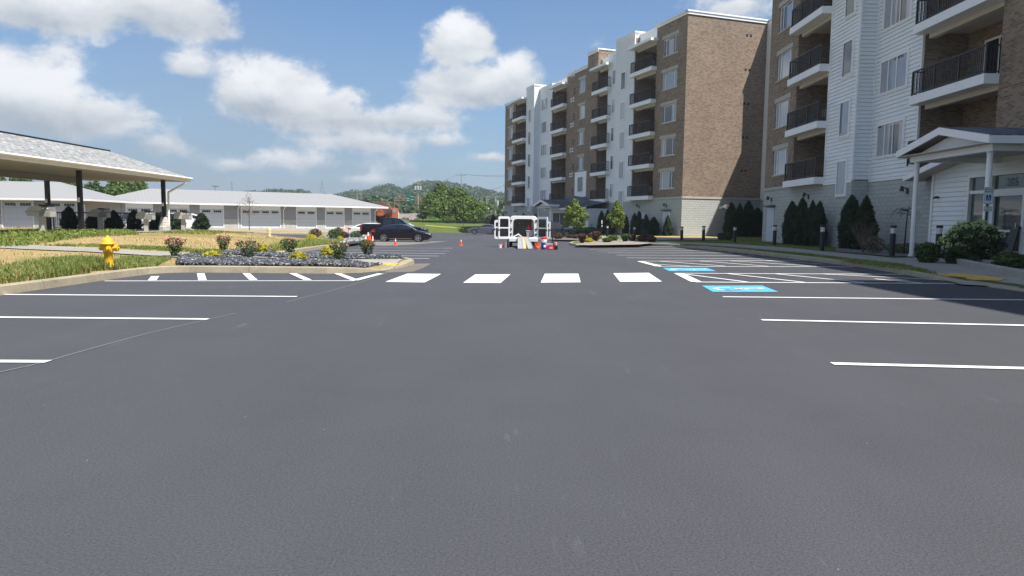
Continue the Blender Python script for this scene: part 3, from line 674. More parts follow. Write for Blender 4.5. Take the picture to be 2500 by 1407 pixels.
yel('small yellow tuft between the dark shrubs of the far stone bed', 786, 585, .6, .35)
yel('low lime mound in front of the round dark shrub of the far stone bed', 831, 589, .5, .38)
def bar(label, px, py, w, h, f=zl, hh=0., m=None, cone=False): return blob_bush('barberry_shrub', label, 'shrub', at(px, py, hh, f), w, h, m or L_RED, 900, .055, 'dark red shrubs in the planting beds', cone=cone)
bar('dark red shrub between two yellow shrubs in the far stone bed', 770, 582, 1.0, .75)
bar('dark red shrub beside the yellow post', 826, 577, .9, .8)
bar('dusky shrub right of the yellow post', 841, 584, .8, .6)
bar('olive brown shrub at the right of the far stone bed, by the cones', 867, 582, 1.0, .6, m=L_ROSE)
bar('small dark shrub behind the olive brown one near the pickup', 874, 577, .8, .5)
blob_bush('round_shrub', 'round green clipped shrub in the middle of the far stone bed', 'shrub', at(816, 587, .0, zl), .95, .8, L_MID, 1200, .05)
bar('big brownish red mound beside the dark suv', 1363, 583.5, 1.0, .58, zg, .15)
bar('small dark red shrub at the nose of the dark suv', 1392, 581.5, .8, .32, zg, .15)
bar('tiny dark shrub at the corner of the grey bed near the suv', 1406, 582.5, .7, .3, zg, .15)
bar('upright red-green shrub at the left tip of the right island', 1421, 594, .62, .62, zg, .15, cone=True)
bar('dark red shrub behind another on the right island', 1450, 586, 1.15, .6, zg, .15)
bar('dark red vase-shaped shrub at the centre of the right island', 1455, 589, .75, .7, zg, .15, cone=True)
bar('low dark shrub left of the young tree on the right island', 1482, 592, .65, .32, zg, .15, m=L_MID)
bar('low spreading green shrub at the foot of the young tree', 1496, 588, .8, .35, zg, .15, m=L_MID)
bar('olive vase-shaped shrub alone between the low shrubs of the right island', 1526, 590, .65, .5, zg, .15, cone=True, m=L_ROSE)
bar('small upright maroon shrub left of the dark post box', 1544, 588, .5, .42, zg, .15)
bar('low dark maroon shrub under the dark post box', 1567, 589, .7, .38, zg, .15)
bar('maroon shrub second from the right end of the island', 1580, 588, .65, .45, zg, .15)
bar('maroon shrub at the right end of the island', 1591, 591, .6, .38, zg, .15)
yel('lime yellow mound near the left tip of the right island', 1438, 592, .62, .36, zg, .15)
yel('small pale green mound beside the yellow one in the right island', 1431, 582, .7, .3, zg, .15)
# ---- arborvitae against the apartment walls (px of base, width px, top py)
def wallspot(px, off=.75):
    r = AZ(px, 548)
    if px > 1865: X = 17.06-off; return X/r, X
    if px > 1670: o = (15.1+.3369*off*1.3, 64-.9416*off*1.3); dd = (.9416, .3369)
    else: o = (15.1-.9416*off, 64-.3369*off); dd = (-.3369, .9416)
    t = (o[0]-r*o[1])/(r*dd[1]-dd[0]); return o[1]+t*dd[1], o[0]+t*dd[0]
def arbs(lst, off=.0):
    for px, pb, wpx, pt, lab, k in lst:
        Y, X = wallspot(px); zb = zg(X, Y)+.1; zt = EYE+(541+.0115*(px-1250)-pt)/FX*Y; arb((X, Y, zb), zt-zb, wpx/FX*Y*.93, lab, k)
arbs([(2077,605,52,478,'tall dark arborvitae, left one of the pair beside the bare shrub',1),(2112,606,58,480,'broad dark arborvitae, right one of the pair beside the bare shrub',2),
 (1932,597,38,492,'leaning dark arborvitae left in the four before the blue-grey wall',1),(1957,598,40,483,'tallest arborvitae of the four before the blue-grey wall',0),(1982,601,38,490,'arborvitae third of the four, half hidden behind the bollard',2),(1999,600,34,492,'arborvitae rightmost of the four before the blue-grey wall',1),
 (1784,586,30,495,'slim arborvitae at the left of the dark clump on the lit wall',1),(1805,588,32,497,'arborvitae second in the dark clump between lit wall and door',2),(1826,589,34,490,'tallest arborvitae in the dark clump between lit wall and door',0),(1848,590,52,508,'widest arborvitae bulging at the right of the dark clump by the door',2),
 (1630,574,22,525,'single bright green arborvitae in front of the white service door',2),
 (1596,573,26,530,'bright green arborvitae right in the group below the near far-wing balconies',1),(1577,573,24,523,'green arborvitae second from the right below the near far-wing balconies',2),(1560,572,20,515,'tall dark arborvitae behind the post box',0),(1549,572,18,520,'dark arborvitae left in the group of the far wing near the post box',1),
 (1468,571,17,514,'slim dark arborvitae left of three beside the young tree',1),(1483,571,18,512,'slim dark arborvitae in the middle of three beside the young tree',0),(1494,571,16,517,'slim dark arborvitae right of three, touching the young tree crown',2),(1527,571,16,524,'dark arborvitae right behind the young tree',1),
 (1278,563,14,520,'dark pointed arborvitae showing above the van roof centre',0),(1308,563,16,521,'dark pointed arborvitae above the right van door',2),(1204,562,14,522,'very dark arborvitae at the corner of the far wing, left of the van',1)])
blob_bush('hedge', 'low dark clipped hedge before the far entrance siding', 'hedge', at(1432,572.5,.12), 5.2, .75, L_MID, 2600, .1)
# small trees on the right island
tree('young_tree', 'young tree with light green round crown in front of the far entrance', at(1402,579.5,.15), 3.45, .95, 2.3, L_YOUNG, 5000, .10, 'young trees on the planting beds', cl=14, tr=.06)
tree('young_tree', 'slimmer young tree on the island, in front of the grey block wall', at(1505,589,.15), 2.7, .95, 1.3, L_YOUNG, 3200, .075, 'young trees on the planting beds', cl=12, tr=.035, seed=4)
# round shrubs at wall base
for px, py, w, h, lab in [(1716.5,573,1.5,.85,'bowl-shaped dark shrub left of the two on the lit wall'),(1743,572.5,1.9,1.05,'bowl-shaped dark shrub right of the two on the lit wall')]:
    blob_bush('bowl_shrub', lab, 'shrub', at(px, py, .14), w*.62, h*.62, L_MID, 1200, .06, 'bowl-shaped shrubs on the lit wall', cone=True)
for px, py, w, h, lab in [(1761,586,.75,.6,'small round shrub left beside the dark clump'),(1778,587,.8,.65,'small round shrub touching the left of the dark clump'),(1913,592,.85,.65,'small round shrub left of the leaning arborvitae'),(1940,593,.85,.6,'small round shrub at the foot of the tallest arborvitae'),(1990,596,.8,.8,'yellowish round shrub beside the bollard'),(2053,600,.7,.6,'small round shrub left of the tall pair')]:
    blob_bush('round_shrub', lab, 'shrub', at(px, py, .13), w*.8, h*.85, L_MID, 900, .05, 'small round shrubs along the wall')
# bare shrub and weeping twig tree
def bare(label, px, py, w, h, n=34, name='bare_shrub', cat='shrub', vase=True, group=None):
    t = thing(name, label, cat, at(px, py, .15)); mb = MB(); r = random.Random(int(px))
    for i in range(n):
        a = r.uniform(0, 2*PI); R = w/2*r.uniform(.2, 1); z = h*r.uniform(.6, 1); p = Vector((0,0,0)); q = Vector((R*.45*math.cos(a), R*.45*math.sin(a), z*.6)); e = Vector((R*math.cos(a), R*math.sin(a), z))
        mb.tube(p, q, .008, .006, 4, cap=False); mb.tube(q, e, .006, .003, 4, cap=False)
        for j in range(3):
            s = q.lerp(e, r.uniform(.2, .9)); mb.tube(s, s+Vector((r.uniform(-.2, .2), r.uniform(-.2, .2), r.uniform(.05, .25))), .004, .002, 3, cap=False)
    mb.build('branches', mat('twig', (.16,.12,.10), .9), t); return t
bare('bare twiggy shrub in front of the tall arborvitae pair', 2106, 617, 1.5, 1.25)
blob_bush('faded_shrub', 'olive faded shrub beside the bare twiggy one', 'shrub', at(2133,618,.15), .9, .7, L_BROWN, 700, .04)
t = thing('weeping_tree', 'small bare weeping tree against the grey wall between bollard and porch column', 'tree', at(2206,620,.15)); mb = MB()
mb.tube((0,0,-.1),(.05,0,1.55),.035,.02,7); mb.tube((.05,0,1.55),(.12,0,1.85),.02,.008,5)
r = random.Random(3)
for i in range(16):
    a = r.uniform(0, 2*PI) if i % 3 else PI; R = r.uniform(.3, .75); p = Vector((.08,0,r.uniform(1.5, 1.85))); q = p+Vector((R*.6*math.cos(a), R*.6*math.sin(a), .06)); e = p+Vector((R*math.cos(a), R*math.sin(a), -.08-r.uniform(0, .12)))
    mb.tube(p, q, .012, .007, 4); mb.tube(q, e, .007, .003, 4)
    for j in range(2): s = q.lerp(e, r.random()); mb.tube(s, s+Vector((r.uniform(-.15,.15), r.uniform(-.15,.15), -.12)), .004, .002, 3)
mb.build('trunk', mat('dark_twig', (.03,.025,.025), .9), t)
blob_bush('low_shrub', 'low dark shrub at the wall behind the weeping tree', 'shrub', (16.4, 29.2, .15), 2.2, .4, L_MID, 1200, .05)
# hydrangea
def hyd(t, P, nr):
    k = (P[:, 2] > .80) | ((P[:, 0] < -.55) & (P[:, 2] > .5)); Q = P[k]; Q = Q[rng.permutation(len(Q))[:120]]*1.05
    q = np.repeat(Q, 26, 0); v = rng.normal(size=q.shape); v /= np.linalg.norm(v, axis=1)[:, None]
    V, Fq = leafcloud(q+v*np.array([.085,.085,.06]), .026, .8, .3, nrm=v); link('blossom', npmesh('blossom', V, Fq, L_HYD), t)
t = blob_bush('hydrangea_bush', 'large hydrangea bush with pale green bloom heads by the entrance', 'bush', (13.95, 21.6, .13), 2.0, 1.28, leafmat('hydrangea_leaf', (.010,.024,.006), (.045,.085,.018), .15), 7500, .05, bottom=.85, extra=hyd); t.scale = (.80, .80, .98); t.rotation_euler = (0,0,0)
blob_bush('grassy_shrub', 'drooping grassy shrub at the left foot of the hydrangea', 'shrub', (12.9, 22.1, .13), .75, .62, L_MID, 1100, .05)
blob_bush('rhododendron', 'dark broad-leaved shrub below the entry doors at the right edge', 'shrub', (13.75, 19.6, .13), .9, .42, L_MID, 1000, .06)
# carport hedge row of little arborvitae and the lawn one
for px, py, wp, pt, lab, k in [(170,562,28,506,'small near-black arborvitae at the fence between first two carport posts',0),(228,561,25,524,'small near-black arborvitae behind the second grill',1),(279,561,30,515,'widest near-black arborvitae at the fence between second and third grill',2),(329,561,25,514,'pointed near-black arborvitae just left of the third grill',0),(386,562,26,520,'near-black arborvitae left of the corner post',2),(434,562,25,520,'near-black arborvitae behind the last grill',1),(493,563,26,521,'green arborvitae alone on the lawn right of the carport',0)]:
    l = list(at(px, py, -.02, zl)); d = l[1]; arb(tuple(l), (py-pt)/FX*d*1.03, wp/FX*d*1.25, lab, k, 'small arborvitae along the carport fence')
t = tree('bare_tree', 'slender nearly bare young tree before the double garage door', at(609,562.5,.1), 3.6, 1.5, 2.5, L_BROWN, 420, .05, cl=16, tr=.05, seed=2)
# trees behind the garages
for i, (px, pt, d, cw, lab) in enumerate([(235,452,118,9,'dark green tree behind the gap between the two garages'),(300,436,122,12,'tall dark green tree behind the left end of the long garage'),(175,441,120,10,'dark green tree showing between the carport posts'),(345,442,126,7,'dark tree at the tip of the carport roof over the garage ridge'),(60,436,126,10,'dark tree top between the short garage and the carport roof'),(5,438,125,9,'dark tree top at the left edge under the carport roof'),(250,480,108,8,'low tree filling the gap between the garages')]):
    x = (px-1250)/FX*d; h = (531-pt)/FX*d+1.25; tree('broadleaf_tree', lab, (x, d, -.1), h, h*.12, cw, L_TREE if i % 2 else L_MID, 5000, .26, 'trees behind the garages', cl=15, tr=.25, seed=i)
# =================== APARTMENT BUILDING ===================
FL = 3.03
def fz(k): return 3.88+FL*k
def wallholes(mb, x0, x1, z0, z1, holes, y, dep=.12):
    xs = sorted({x0, x1, *[h[0] for h in holes], *[h[1] for h in holes]}); zs = sorted({z0, z1, *[h[2] for h in holes], *[h[3] for h in holes]})
    for a, c in zip(xs, xs[1:]):
        for d, e in zip(zs, zs[1:]):
            if any(h[0] < (a+c)/2 < h[1] and h[2] < (d+e)/2 < h[3] for h in holes): continue
            mb.quad((a, y, d), (c, y, d), (c, y, e), (a, y, e))
    for h in holes:
        a, c, d, e = h
        mb.quad((a, y, d), (a, y, e), (a, y+dep, e), (a, y+dep, d)); mb.quad((c, y, d), (c, y+dep, d), (c, y+dep, e), (c, y, e))
        mb.quad((a, y, d), (a, y+dep, d), (c, y+dep, d), (c, y, d)); mb.quad((a, y, e), (c, y, e), (c, y+dep, e), (a, y+dep, e))
def siding(mb, x0, x1, z0, z1, y, row=.19, lip=.036, ax='x'):
    """lap boards: every board leans out at its foot and throws a real shadow line"""
    z = z0
    while z < z1-.01:
        zt = min(z+row, z1)
        if ax == 'x':
            g = z+.022; mb.quad((x0, y-lip, g), (x1, y-lip, g), (x1, y-.008, zt), (x0, y-.008, zt)); mb.quad((x0, y+.012, g), (x1, y+.012, g), (x1, y-lip, g), (x0, y-lip, g)); mb.quad((x0, y+.012, z), (x1, y+.012, z), (x1, y+.012, g), (x0, y+.012, g)); mb.quad((x0, y-.008, z), (x1, y-.008, z), (x1, y+.012, z), (x0, y+.012, z))
        else:      # face looking along +x at x=y, running from x0..x1 in y
            g = z+.022; mb.quad((y+lip, x0, g), (y+lip, x1, g), (y+.008, x1, zt), (y+.008, x0, zt)); mb.quad((y-.012, x0, g), (y-.012, x1, g), (y+lip, x1, g), (y+lip, x0, g)); mb.quad((y-.012, x0, z), (y-.012, x1, z), (y-.012, x1, g), (y-.012, x0, g)); mb.quad((y+.008, x0, z), (y+.008, x1, z), (y-.012, x1, z), (y-.012, x0, z))
        z += row
def window(root, M, x0, x1, z0, z1, y, mull=(.22, .72), fr=.055, dep=.06, glass=None):
    mb = MB(); mb.box(x0, y, z0, x1, y+dep, z0+fr); mb.box(x0, y, z1-fr, x1, y+dep, z1); mb.box(x0, y, z0+fr, x0+fr, y+dep, z1-fr); mb.box(x1-fr, y, z0+fr, x1, y+dep, z1-fr)
    for q in mull: xm = x0+(x1-x0)*q; mb.box(xm-.03, y+.004, z0+fr, xm+.03, y+dep, z1-fr)
    w = mb.build('window', M_TRIM, root, M)
    g = MB(); g.quad((x0+fr*.5, y+dep*.7, z0+fr*.5), (x1-fr*.5, y+dep*.7, z0+fr*.5), (x1-fr*.5, y+dep*.7, z1-fr*.5), (x0+fr*.5, y+dep*.7, z1-fr*.5))
    g.build('pane', glass or M_GLASS, w, recalc=False); return w
def trim_around(mb, x0, x1, z0, z1, y, w=.09):
    mb.box(x0-w, y-.05, z0-w, x1+w, y+.02, z0); mb.box(x0-w, y-.05, z1, x1+w, y+.02, z1+w); mb.box(x0-w, y-.05, z0, x0, y+.02, z1); mb.box(x1, y-.05, z0, x1+w, y+.02, z1)
def railing(root, M, x0, x1, y0, y1, z, sides=True, ends=(True, True), step=.115):
    mb = MB(); h = 1.07
    mb.box(x0, y0, z+h-.05, x1, y0+.06, z+h); mb.box(x0, y0+.01, z+.07, x1, y0+.05, z+.11)
    n = max(1, round((x1-x0)/1.5))
    for i in range(n+1): x = x0+(x1-x0)*i/n; mb.box(x-.03, y0, z, x+.03, y0+.06, z+h-.05)
    k = int((x1-x0)/step)
    for i in range(k): x = x0+(x1-x0)*(i+.5)/k; mb.box(x-.011, y0+.02, z+.11, x+.011, y0+.04, z+h-.05)
    for e, xe in zip(ends, (x0, x1-.06)):
        if not e: continue
        mb.box(xe, y0+.06, z+h-.05, xe+.06, y1, z+h); mb.box(xe+.01, y0+.06, z+.07, xe+.05, y1, z+.11)
        k = int((y1-y0)/step)
        for i in range(k): yy = y0+(y1-y0)*(i+.5)/k; mb.box(xe+.02, yy-.011, z+.11, xe+.04, yy+.011, z+h-.05)
    return mb.build('railing', M_BLACK, root, M)
class Wing:
    def __init__(s, root, M): s.root = root; s.M = M; s.brick = MB(); s.side = MB(); s.trim = MB(); s.block = MB(); s.band = MB(); s.stone = MB(); s.soff = MB()
    def base(s, x0, x1, y, sidex=None):
        s.block.quad((x0, y-.02, -1.2), (x1, y-.02, -1.2), (x1, y-.02, 3.5), (x0, y-.02, 3.5))
        s.band.box(x0, y-.07, 3.5, x1, y+.0, 3.68)
    def brickpart(s, x0, x1, y, zt, win=None, ks=range(5), yb=2.8, mull=(.2, .74), sill=4.47, hh=1.58):
        holes = []
        if win:
            for k in ks: z = sill+FL*k; holes.append((win[0], win[1], z, z+hh))
        wallholes(s.brick, x0, x1, 3.68, zt, holes, y)
        s.brick.quad((x0, y, 3.68), (x0, y, zt), (x0, yb, zt), (x0, yb, 3.68)); s.brick.quad((x1, y, 3.68), (x1, yb, 3.68), (x1, yb, zt), (x1, y, zt))
        for h in holes:
            w = window(s.root, s.M, h[0], h[1], h[2], h[3], y+.07, mull)
            m2 = MB(); m2.box(h[0]-.12, y-.03, h[3]+.01, h[1]+.12, y+.05, h[3]+.30); m2.build('lintel', M_STONE, w); m2 = MB(); m2.box(h[0]-.08, y-.05, h[2]-.1, h[1]+.08, y+.07, h[2]-.005); m2.build('sill', M_STONE, w)
        s.coping(x0-.08, x1+.08, y, zt)
    def coping(s, x0, x1, y, zt, yb=2.8): s.trim.box(x0, y-.12, zt, x1, yb, zt+.14); s.trim.box(x0+.02, y-.07, zt-.22, x1-.02, y-.012, zt-.002)
    def sidepart(s, x0, x1, y, zt, win=None, narrow=False, yb=2.8, step=None, ks=range(5), left=True, right=True):
        siding(s.side, x0+.1, x1-.1, 3.55, zt-.2, y)
        s.trim.box(x0-.01, y-.05, 3.5, x0+.1, y+.05, zt-.2); s.trim.box(x1-.1, y-.05, 3.5, x1+.01, y+.05, zt-.2)
        s.trim.box(x0-.01, y-.055, 3.42, x1+.01, y-.02, 3.55)
        s.brick.quad((x0, y+.05, 3.5), (x0, y+.05, zt-.5), (x0, yb, zt-.5), (x0, yb, 3.5)); s.brick.quad((x1, y+.05, 3.5), (x1, yb, 3.5), (x1, yb, zt-.5), (x1, y+.05, zt-.5)); s.side.quad((x0, y+.05, zt-.5), (x0, y+.05, zt), (x0, yb, zt), (x0, yb, zt-.5)); s.side.quad((x1, y+.05, zt-.5), (x1, yb, zt-.5), (x1, yb, zt), (x1, y+.05, zt))
        if win:
            for k in ks:
                z, h = (2.8+3.02*k, 1.78) if narrow else (4.0+FL*k, 1.52)
                if win[2:] : z, h = win[2]+FL*k, win[3]
                window(s.root, s.M, win[0], win[1], z, z+h, y-.095, () if narrow else ((.3, .62) if win[1]-win[0] > 1.4 else (.5,)), .05, .05)
                trim_around(s.trim, win[0], win[1], z, z+h, y-.025, .07)
        s.coping(x0-.1, x1+.1, y, zt)
    def stepface(s, x, y0, y1, zt):
        siding(s.side, y0+.06, y1-.02, 3.55, zt-.2, x+.025, ax='y'); s.trim.box(x+.02, y0-.04, 3.5, x+.08, y0+.06, zt-.2)
    def recess(s, x0, x1, y, zt, slab, ks=range(5), rail=True, door=True, roof=True, base=True, furnish=()):
        """open loggia column: slab, beam, railing on each floor, dark brick back wall is the main block"""
        a, c, ys = slab
        for k in ks:
            z = 3.5+FL*k; bal = MB(); bal.box(a, ys, z, c, y+.02, z+.38)
            bl = bal.build('balcony', M_TRIM, s.root, s.M, bevel=.012)
            fl = MB(); fl.box(x0+.01, y+.02, z+.1, x1-.01, 2.88, z+.36); fl.build('floor_slab', M_SOFF, bl)
            bm = MB(); bm.box(x0+.3, y+.05, z-.2, x1+.0, y+.32, z+.098); bm.build('beam', M_SOFF, bl)
            railing(bl, None, a+.08, c-.08, ys+.07, y+.02, fz(k))
            if door:
                xm = x0+(x1-x0)*.42; d = MB(); yy = y+1.87 if y < .5 else 2.8-.03
                yb = 2.8
                d.box(xm-.95, yb-.06, fz(k)-.02, xm+.95, yb-.01, fz(k)+2.15); dd = d.build('balcony_door', M_TRIM, bl)
                g = MB(); g.quad(*[(xm+q, yb-.065, fz(k)+r) for q, r in ((-.86, .12), (-.04, .12), (-.04, 2.05), (-.86, 2.05))]); g.quad(*[(xm+q, yb-.065, fz(k)+r) for q, r in ((.04, .12), (.86, .12), (.86, 2.05), (.04, 2.05))]); g.build('pane', M_DGLASS, dd, recalc=False)
            if (k, ) and k in furnish:
                r = random.Random(k+int(x0))
                for j in range(2):
                    f = MB()
                    cx = x0+.8+j*1.6; cy = y+.5; f.box(cx-.25, cy-.25, fz(k)+.4, cx+.25, cy+.25, fz(k)+.45); f.box(cx-.25, cy+.2, fz(k)+.45, cx+.25, cy+.25, fz(k)+.95)
                    for u in (-.23, .23):
                        for w in (-.23, .23): f.box(cx+u-.02, cy+w-.02, fz(k)-.02, cx+u+.02, cy+w+.02, fz(k)+.4)
                    f.build('chair', mat('patio_chair', (.10,.085,.075), .7), bl)
        if base:
            s.block.quad((x0, y-.02, -1.2), (x1, y-.02, -1.2), (x1, y-.02, 3.5), (x0, y-.02, 3.5))
        if roof:
            zr = 3.5+FL*5-.35; s.trim.box(a-.1, ys-.25, zr, c+.15, y+.05, zr+.26); s.soff.box(x0+.01, y+.05, zr+.02, x1-.01, 2.85, zr+.2); s.soff.box(x0+.3, y+.08, zr-.22, x1, y+.3, zr+.02)
            s.side.box(x0+.01, y+.5, zr+.262, x1-.01, y+.9, zt); s.trim.box(x0, y+.4, zt, x1, y+1., zt+.12)
    def finish(s):
        s.brick.build('brick_wall', M_BRICK, s.root, s.M, recalc=False); s.side.build('siding', M_SIDE, s.root, s.M, recalc=False); s.trim.build('roof_trim', M_TRIM, s.root, s.M)
        s.block.build('stone_base', M_BLOCK, s.root, s.M, recalc=False); s.band.build('band', M_STONE, s.root, s.M); s.soff.build('soffit', M_SOFF, s.root, s.M)
APT = thing('apartment_building', 'five-storey brown brick and white siding apartment building with stacked black-railed balconies', 'building', (0,0,0))
M_MEMB = mat('roof_membrane', (.35,.35,.35), .9)
# ---------- near wing ----------
MN = Matrix(((0,1,0,17.06),(-1,0,0,48.7),(0,0,1,0),(0,0,0,1)))
A = Wing(APT, MN)
A.block.quad((0,-.02,-1.2),(12.57,-.02,-1.2),(12.57,-.02,3.5),(0,-.02,3.5))
A.band.box(-.03, -.07, 3.5, 4.8, 0, 3.68);
A.block.quad((0,-.02,-1.2),(0,-.02,3.5),(0,19,3.5),(0,19,-1.2))
A.block.quad((12.57,-.02,-1.2),(12.57,.83,-1.2),(12.57,.83,3.5),(12.57,-.02,3.5)); A.block.quad((12.57,.83,-1.2),(18.7,.83,-1.2),(18.7,.83,3.5),(12.57,.83,3.5)); A.block.quad((18.7,.83,-1.2),(18.7,2.6,-1.2),(18.7,2.6,3.5),(18.7,.83,3.5))
A.brickpart(0, 4.8, 0, 19.7, (1.4, 3.85), mull=(.22, .8))
A.recess(4.8, 9.3, 0, 19.7, (4.78, 9.32, -.58), base=False, furnish=(1, 4))
A.sidepart(9.3, 12.55, 0, 19.7, (10.95, 12.0), narrow=True); A.stepface(12.55, 0, .85, 19.7)
A.sidepart(12.58, 16.7, .85, 19.15, (13.25, 15.6, 4.58, 1.56))
A.recess(16.7, 21.8, .85, 19.4, (16.78, 21.82, .28), ks=range(1, 5), base=False, furnish=(2,))
railing(APT, MN, 16.85, 21.7, .35, .9, 3.9)
A.brickpart(21.8, 52, .85, 19.4, (24.2, 26.6), ks=range(0, 5))
A.brick.quad((39.9,-1.2,-1),(54,-1.2,-1),(54,-1.2,19.4),(39.9,-1.2,19.4)); A.brick.quad((39.9,-1.2,-1),(39.9,-1.2,19.4),(39.9,2.5,19.4),(39.9,2.5,-1)); A.brick.quad((54,-1.2,-1),(54,2.5,-1),(54,2.5,19.4),(54,-1.2,19.4)); A.brick.quad((39.9,-1.2,19.4),(54,-1.2,19.4),(54,2.5,19.4),(39.9,2.5,19.4))  # bay out of view, added and sized for the shadow it throws on the lot
# main block
A.brick.quad((0,2.8,3.68),(0,19,3.68),(0,19,19.7),(0,2.8,19.7)); A.brick.quad((4.7,2.8,3.6),(52,2.8,3.6),(52,2.8,19.4),(4.7,2.8,19.4)); A.brick.quad((52,0.85,-1),(52,19,-1),(52,19,19.4),(52,.85,19.4))
A.brick.quad((0,19,-1),(52,19,-1),(52,19,19.4),(0,19,19.4)); A.block.quad((18.7,2.6,-1),(52,2.6,-1),(52,2.6,3.6),(18.7,2.6,3.6))
mb = MB(); mb.box(.1, 2.7, 19.1, 51.9, 18.9, 19.38); mb.build('roof', M_MEMB, APT, MN)
A.trim.box(-.12, 2.8, 19.7, .3, 19.1, 19.84)
A.finish()
# ---------- far wing ----------
ux, uy = .3369, -.9416
MF = Matrix(((ux, .9416, 0, -1.31),(uy, .3369, 0, 109.86),(0,0,1,0),(0,0,0,1)))
B_ = Wing(APT, MF)
B_.base(0, 4.7, 0); B_.block.quad((9.1,-.02,-1.2),(12.02,-.02,-1.2),(12.02,-.02,3.5),(9.1,-.02,3.5)); B_.block.quad((12.02,-.02,-1.2),(12.02,.83,-1.2),(12.02,.83,3.5),(12.02,-.02,3.5))
for a, c in ((12.02, 16.3), (21.0, 35.5)): B_.block.quad((a,.83,-1.2),(c,.83,-1.2),(c,.83,3.5),(a,.83,3.5))
for a, c in ((35.5, 39.5),): B_.block.quad((a,-.02,-1.2),(c,-.02,-1.2),(c,-.02,3.5),(a,-.02,3.5))
B_.base(43.6, 48.74, 0)
B_.brickpart(0, 4.7, 0, 18.8, (1.25, 3.65), mull=(.2, .74)); B_.recess(4.7, 9.1, 0, 18.9, (4.72, 9.12, -.58), furnish=(3,))
B_.sidepart(9.1, 12.0, 0, 19.7, (10.1, 11.0), narrow=True); B_.stepface(12.0, 0, .85, 19.7)
B_.sidepart(12.03, 16.3, .85, 19.15, (12.75, 14.75, 4.1, 1.5)); B_.recess(16.3, 21.0, .85, 19.3, (16.9, 21.1, .3), furnish=(0,))
B_.brickpart(21.0, 26.9, .85, 19.4, (24.56, 26.3), ks=range(1, 5), mull=(.3,)); B_.brickpart(26.9, 29.6, .85, 20.7)
B_.brick.quad((26.9,2.8,19),(29.6,2.8,19),(29.6,9,19),(26.9,9,19)); B_.brick.quad((29.6,2.8,19),(29.6,9,19),(29.6,9,20.7),(29.6,2.8,20.7)); B_.trim.box(26.9,2.8,20.7,29.7,9,20.84)
B_.recess(29.6, 32.2, .85, 19.5, (29.1, 32.9, .3), door=False, furnish=(1,)); B_.sidepart(32.2, 35.5, .85, 19.5, (33.25, 34.3)); B_.sidepart(35.5, 39.5, 0, 20.1, (36.85, 37.8), narrow=True)
B_.recess(39.5, 43.6, 0, 19.75, (39.5, 43.75, -.58), furnish=(0, 1, 4)); B_.brickpart(43.6, 48.7, 0, 19.7, (44.75, 47.3), mull=(.2, .8))
# white panel with window above the far entrance
mb = MB(); mb.box(24.0, .76, 4.3, 27.2, .84, 7.3); mb.build('panel', M_TRIM, APT, MF); window(APT, MF, 24.9, 26.4, 4.9, 6.7, .70, (), glass=M_DOORG)
# end wall
B_.brick.quad((48.7,2.8,3.68),(48.7,8.9,3.68),(48.7,8.9,19.7),(48.7,2.8,19.7)); B_.block.quad((48.74,-.02,-1.2),(48.74,8.9,-1.2),(48.74,8.9,3.5),(48.74,-.02,3.5))
B_.band.box(48.7, 0, 3.5, 48.80, 8.9, 3.68); B_.trim.box(48.5, -.12, 19.7, 48.84, 8.95, 19.84); B_.trim.box(48.72, 0, 19.48, 48.78, 8.9, 19.70)
B_.brick.quad((0,2.8,3.6),(48.6,2.8,3.6),(48.6,2.8,18.8),(0,2.8,18.8)); B_.brick.quad((0,0,-1),(0,18,-1),(0,18,18.8),(0,0,18.8)); B_.block.quad((0,2.85,-1.2),(48.6,2.85,-1.2),(48.6,2.85,3.6),(0,2.85,3.6))
mb = MB(); mb.box(.1, 2.7, 18.4, 48.5, 18, 18.78); mb.build('roof', M_MEMB, APT, MF)
# soldier course and vents on the end wall
mb = MB()
for k in range(5):
    z = 6.05+FL*k
    for d in (0, .42): mb = MB(); mb.box(48.68, 6.15+d, z, 48.73, 6.36+d, z+.2); mb.build('wall_vent', M_DARK, APT, MF)
mb = MB()
for k in range(1, 6):
    z = 2.9+FL*k+.95
    for d in (0, .32):
        for u in (0, .62): mb = MB(); mb.tube((22.6+u, .70, z+d), (22.6+u, .86, z+d), .12, .12, 10); mb.build('vent_cap', M_TRIM, APT, MF)
mb = MB()
for k in range(5):
    z = 3.0+FL*k
    for d in (0, .3, .6):
        for u in (0, .3): mb = MB(); mb.box(23.0+u, .83, z+d+1.6, 23.16+u, .86, z+d+1.76); mb.build('wall_vent', M_DARK, APT, MF)
B_.finish()
# white strip joining the wings + rear corner that throws the shadow
mb = MB(); Pw = (23.05, 66.95); Cc = (23.75, 63.55); r0 = 3.6
z = 3.55
while z < 19.4:
    zt = z+.17; mb.quad((Pw[0]-.024, Pw[1], z), (Cc[0]-.024, Cc[1], z), (Cc[0], Cc[1], zt), (Pw[0], Pw[1], zt)); mb.quad((Pw[0], Pw[1], z), (Cc[0], Cc[1], z), (Cc[0]-.024, Cc[1], z), (Pw[0]-.024, Pw[1], z)); z = zt
mb.prism([(Pw[0]+.02, Pw[1]+.3), (Cc[0]+.02, Cc[1]), (38, Cc[1]), (38, Pw[1]+4)], 3.5, 19.72, 'z'); mb.build('siding', M_SIDE, APT, recalc=False)
mb = MB(); mb.prism([(Pw[0]-.03, Pw[1]+.3), (Cc[0]-.03, Cc[1]-.05), (38, Cc[1]-.05), (38, Pw[1]+4)], -1, 3.5, 'z'); mb.build('stone_base', M_BLOCK, APT)
mb = MB(); mb.prism([(Pw[0]-.1, Pw[1]+.3), (Cc[0]-.1, Cc[1]-.1), (38.1, Cc[1]-.1), (38.1, Pw[1]+4)], 19.72, 19.86, 'z'); mb.build('roof_trim', M_TRIM, APT)
mb = MB(); mb.box(26, 48.6, -1, 36, 63.6, 19.4); mb.build('brick_wall', M_BRICK, APT)
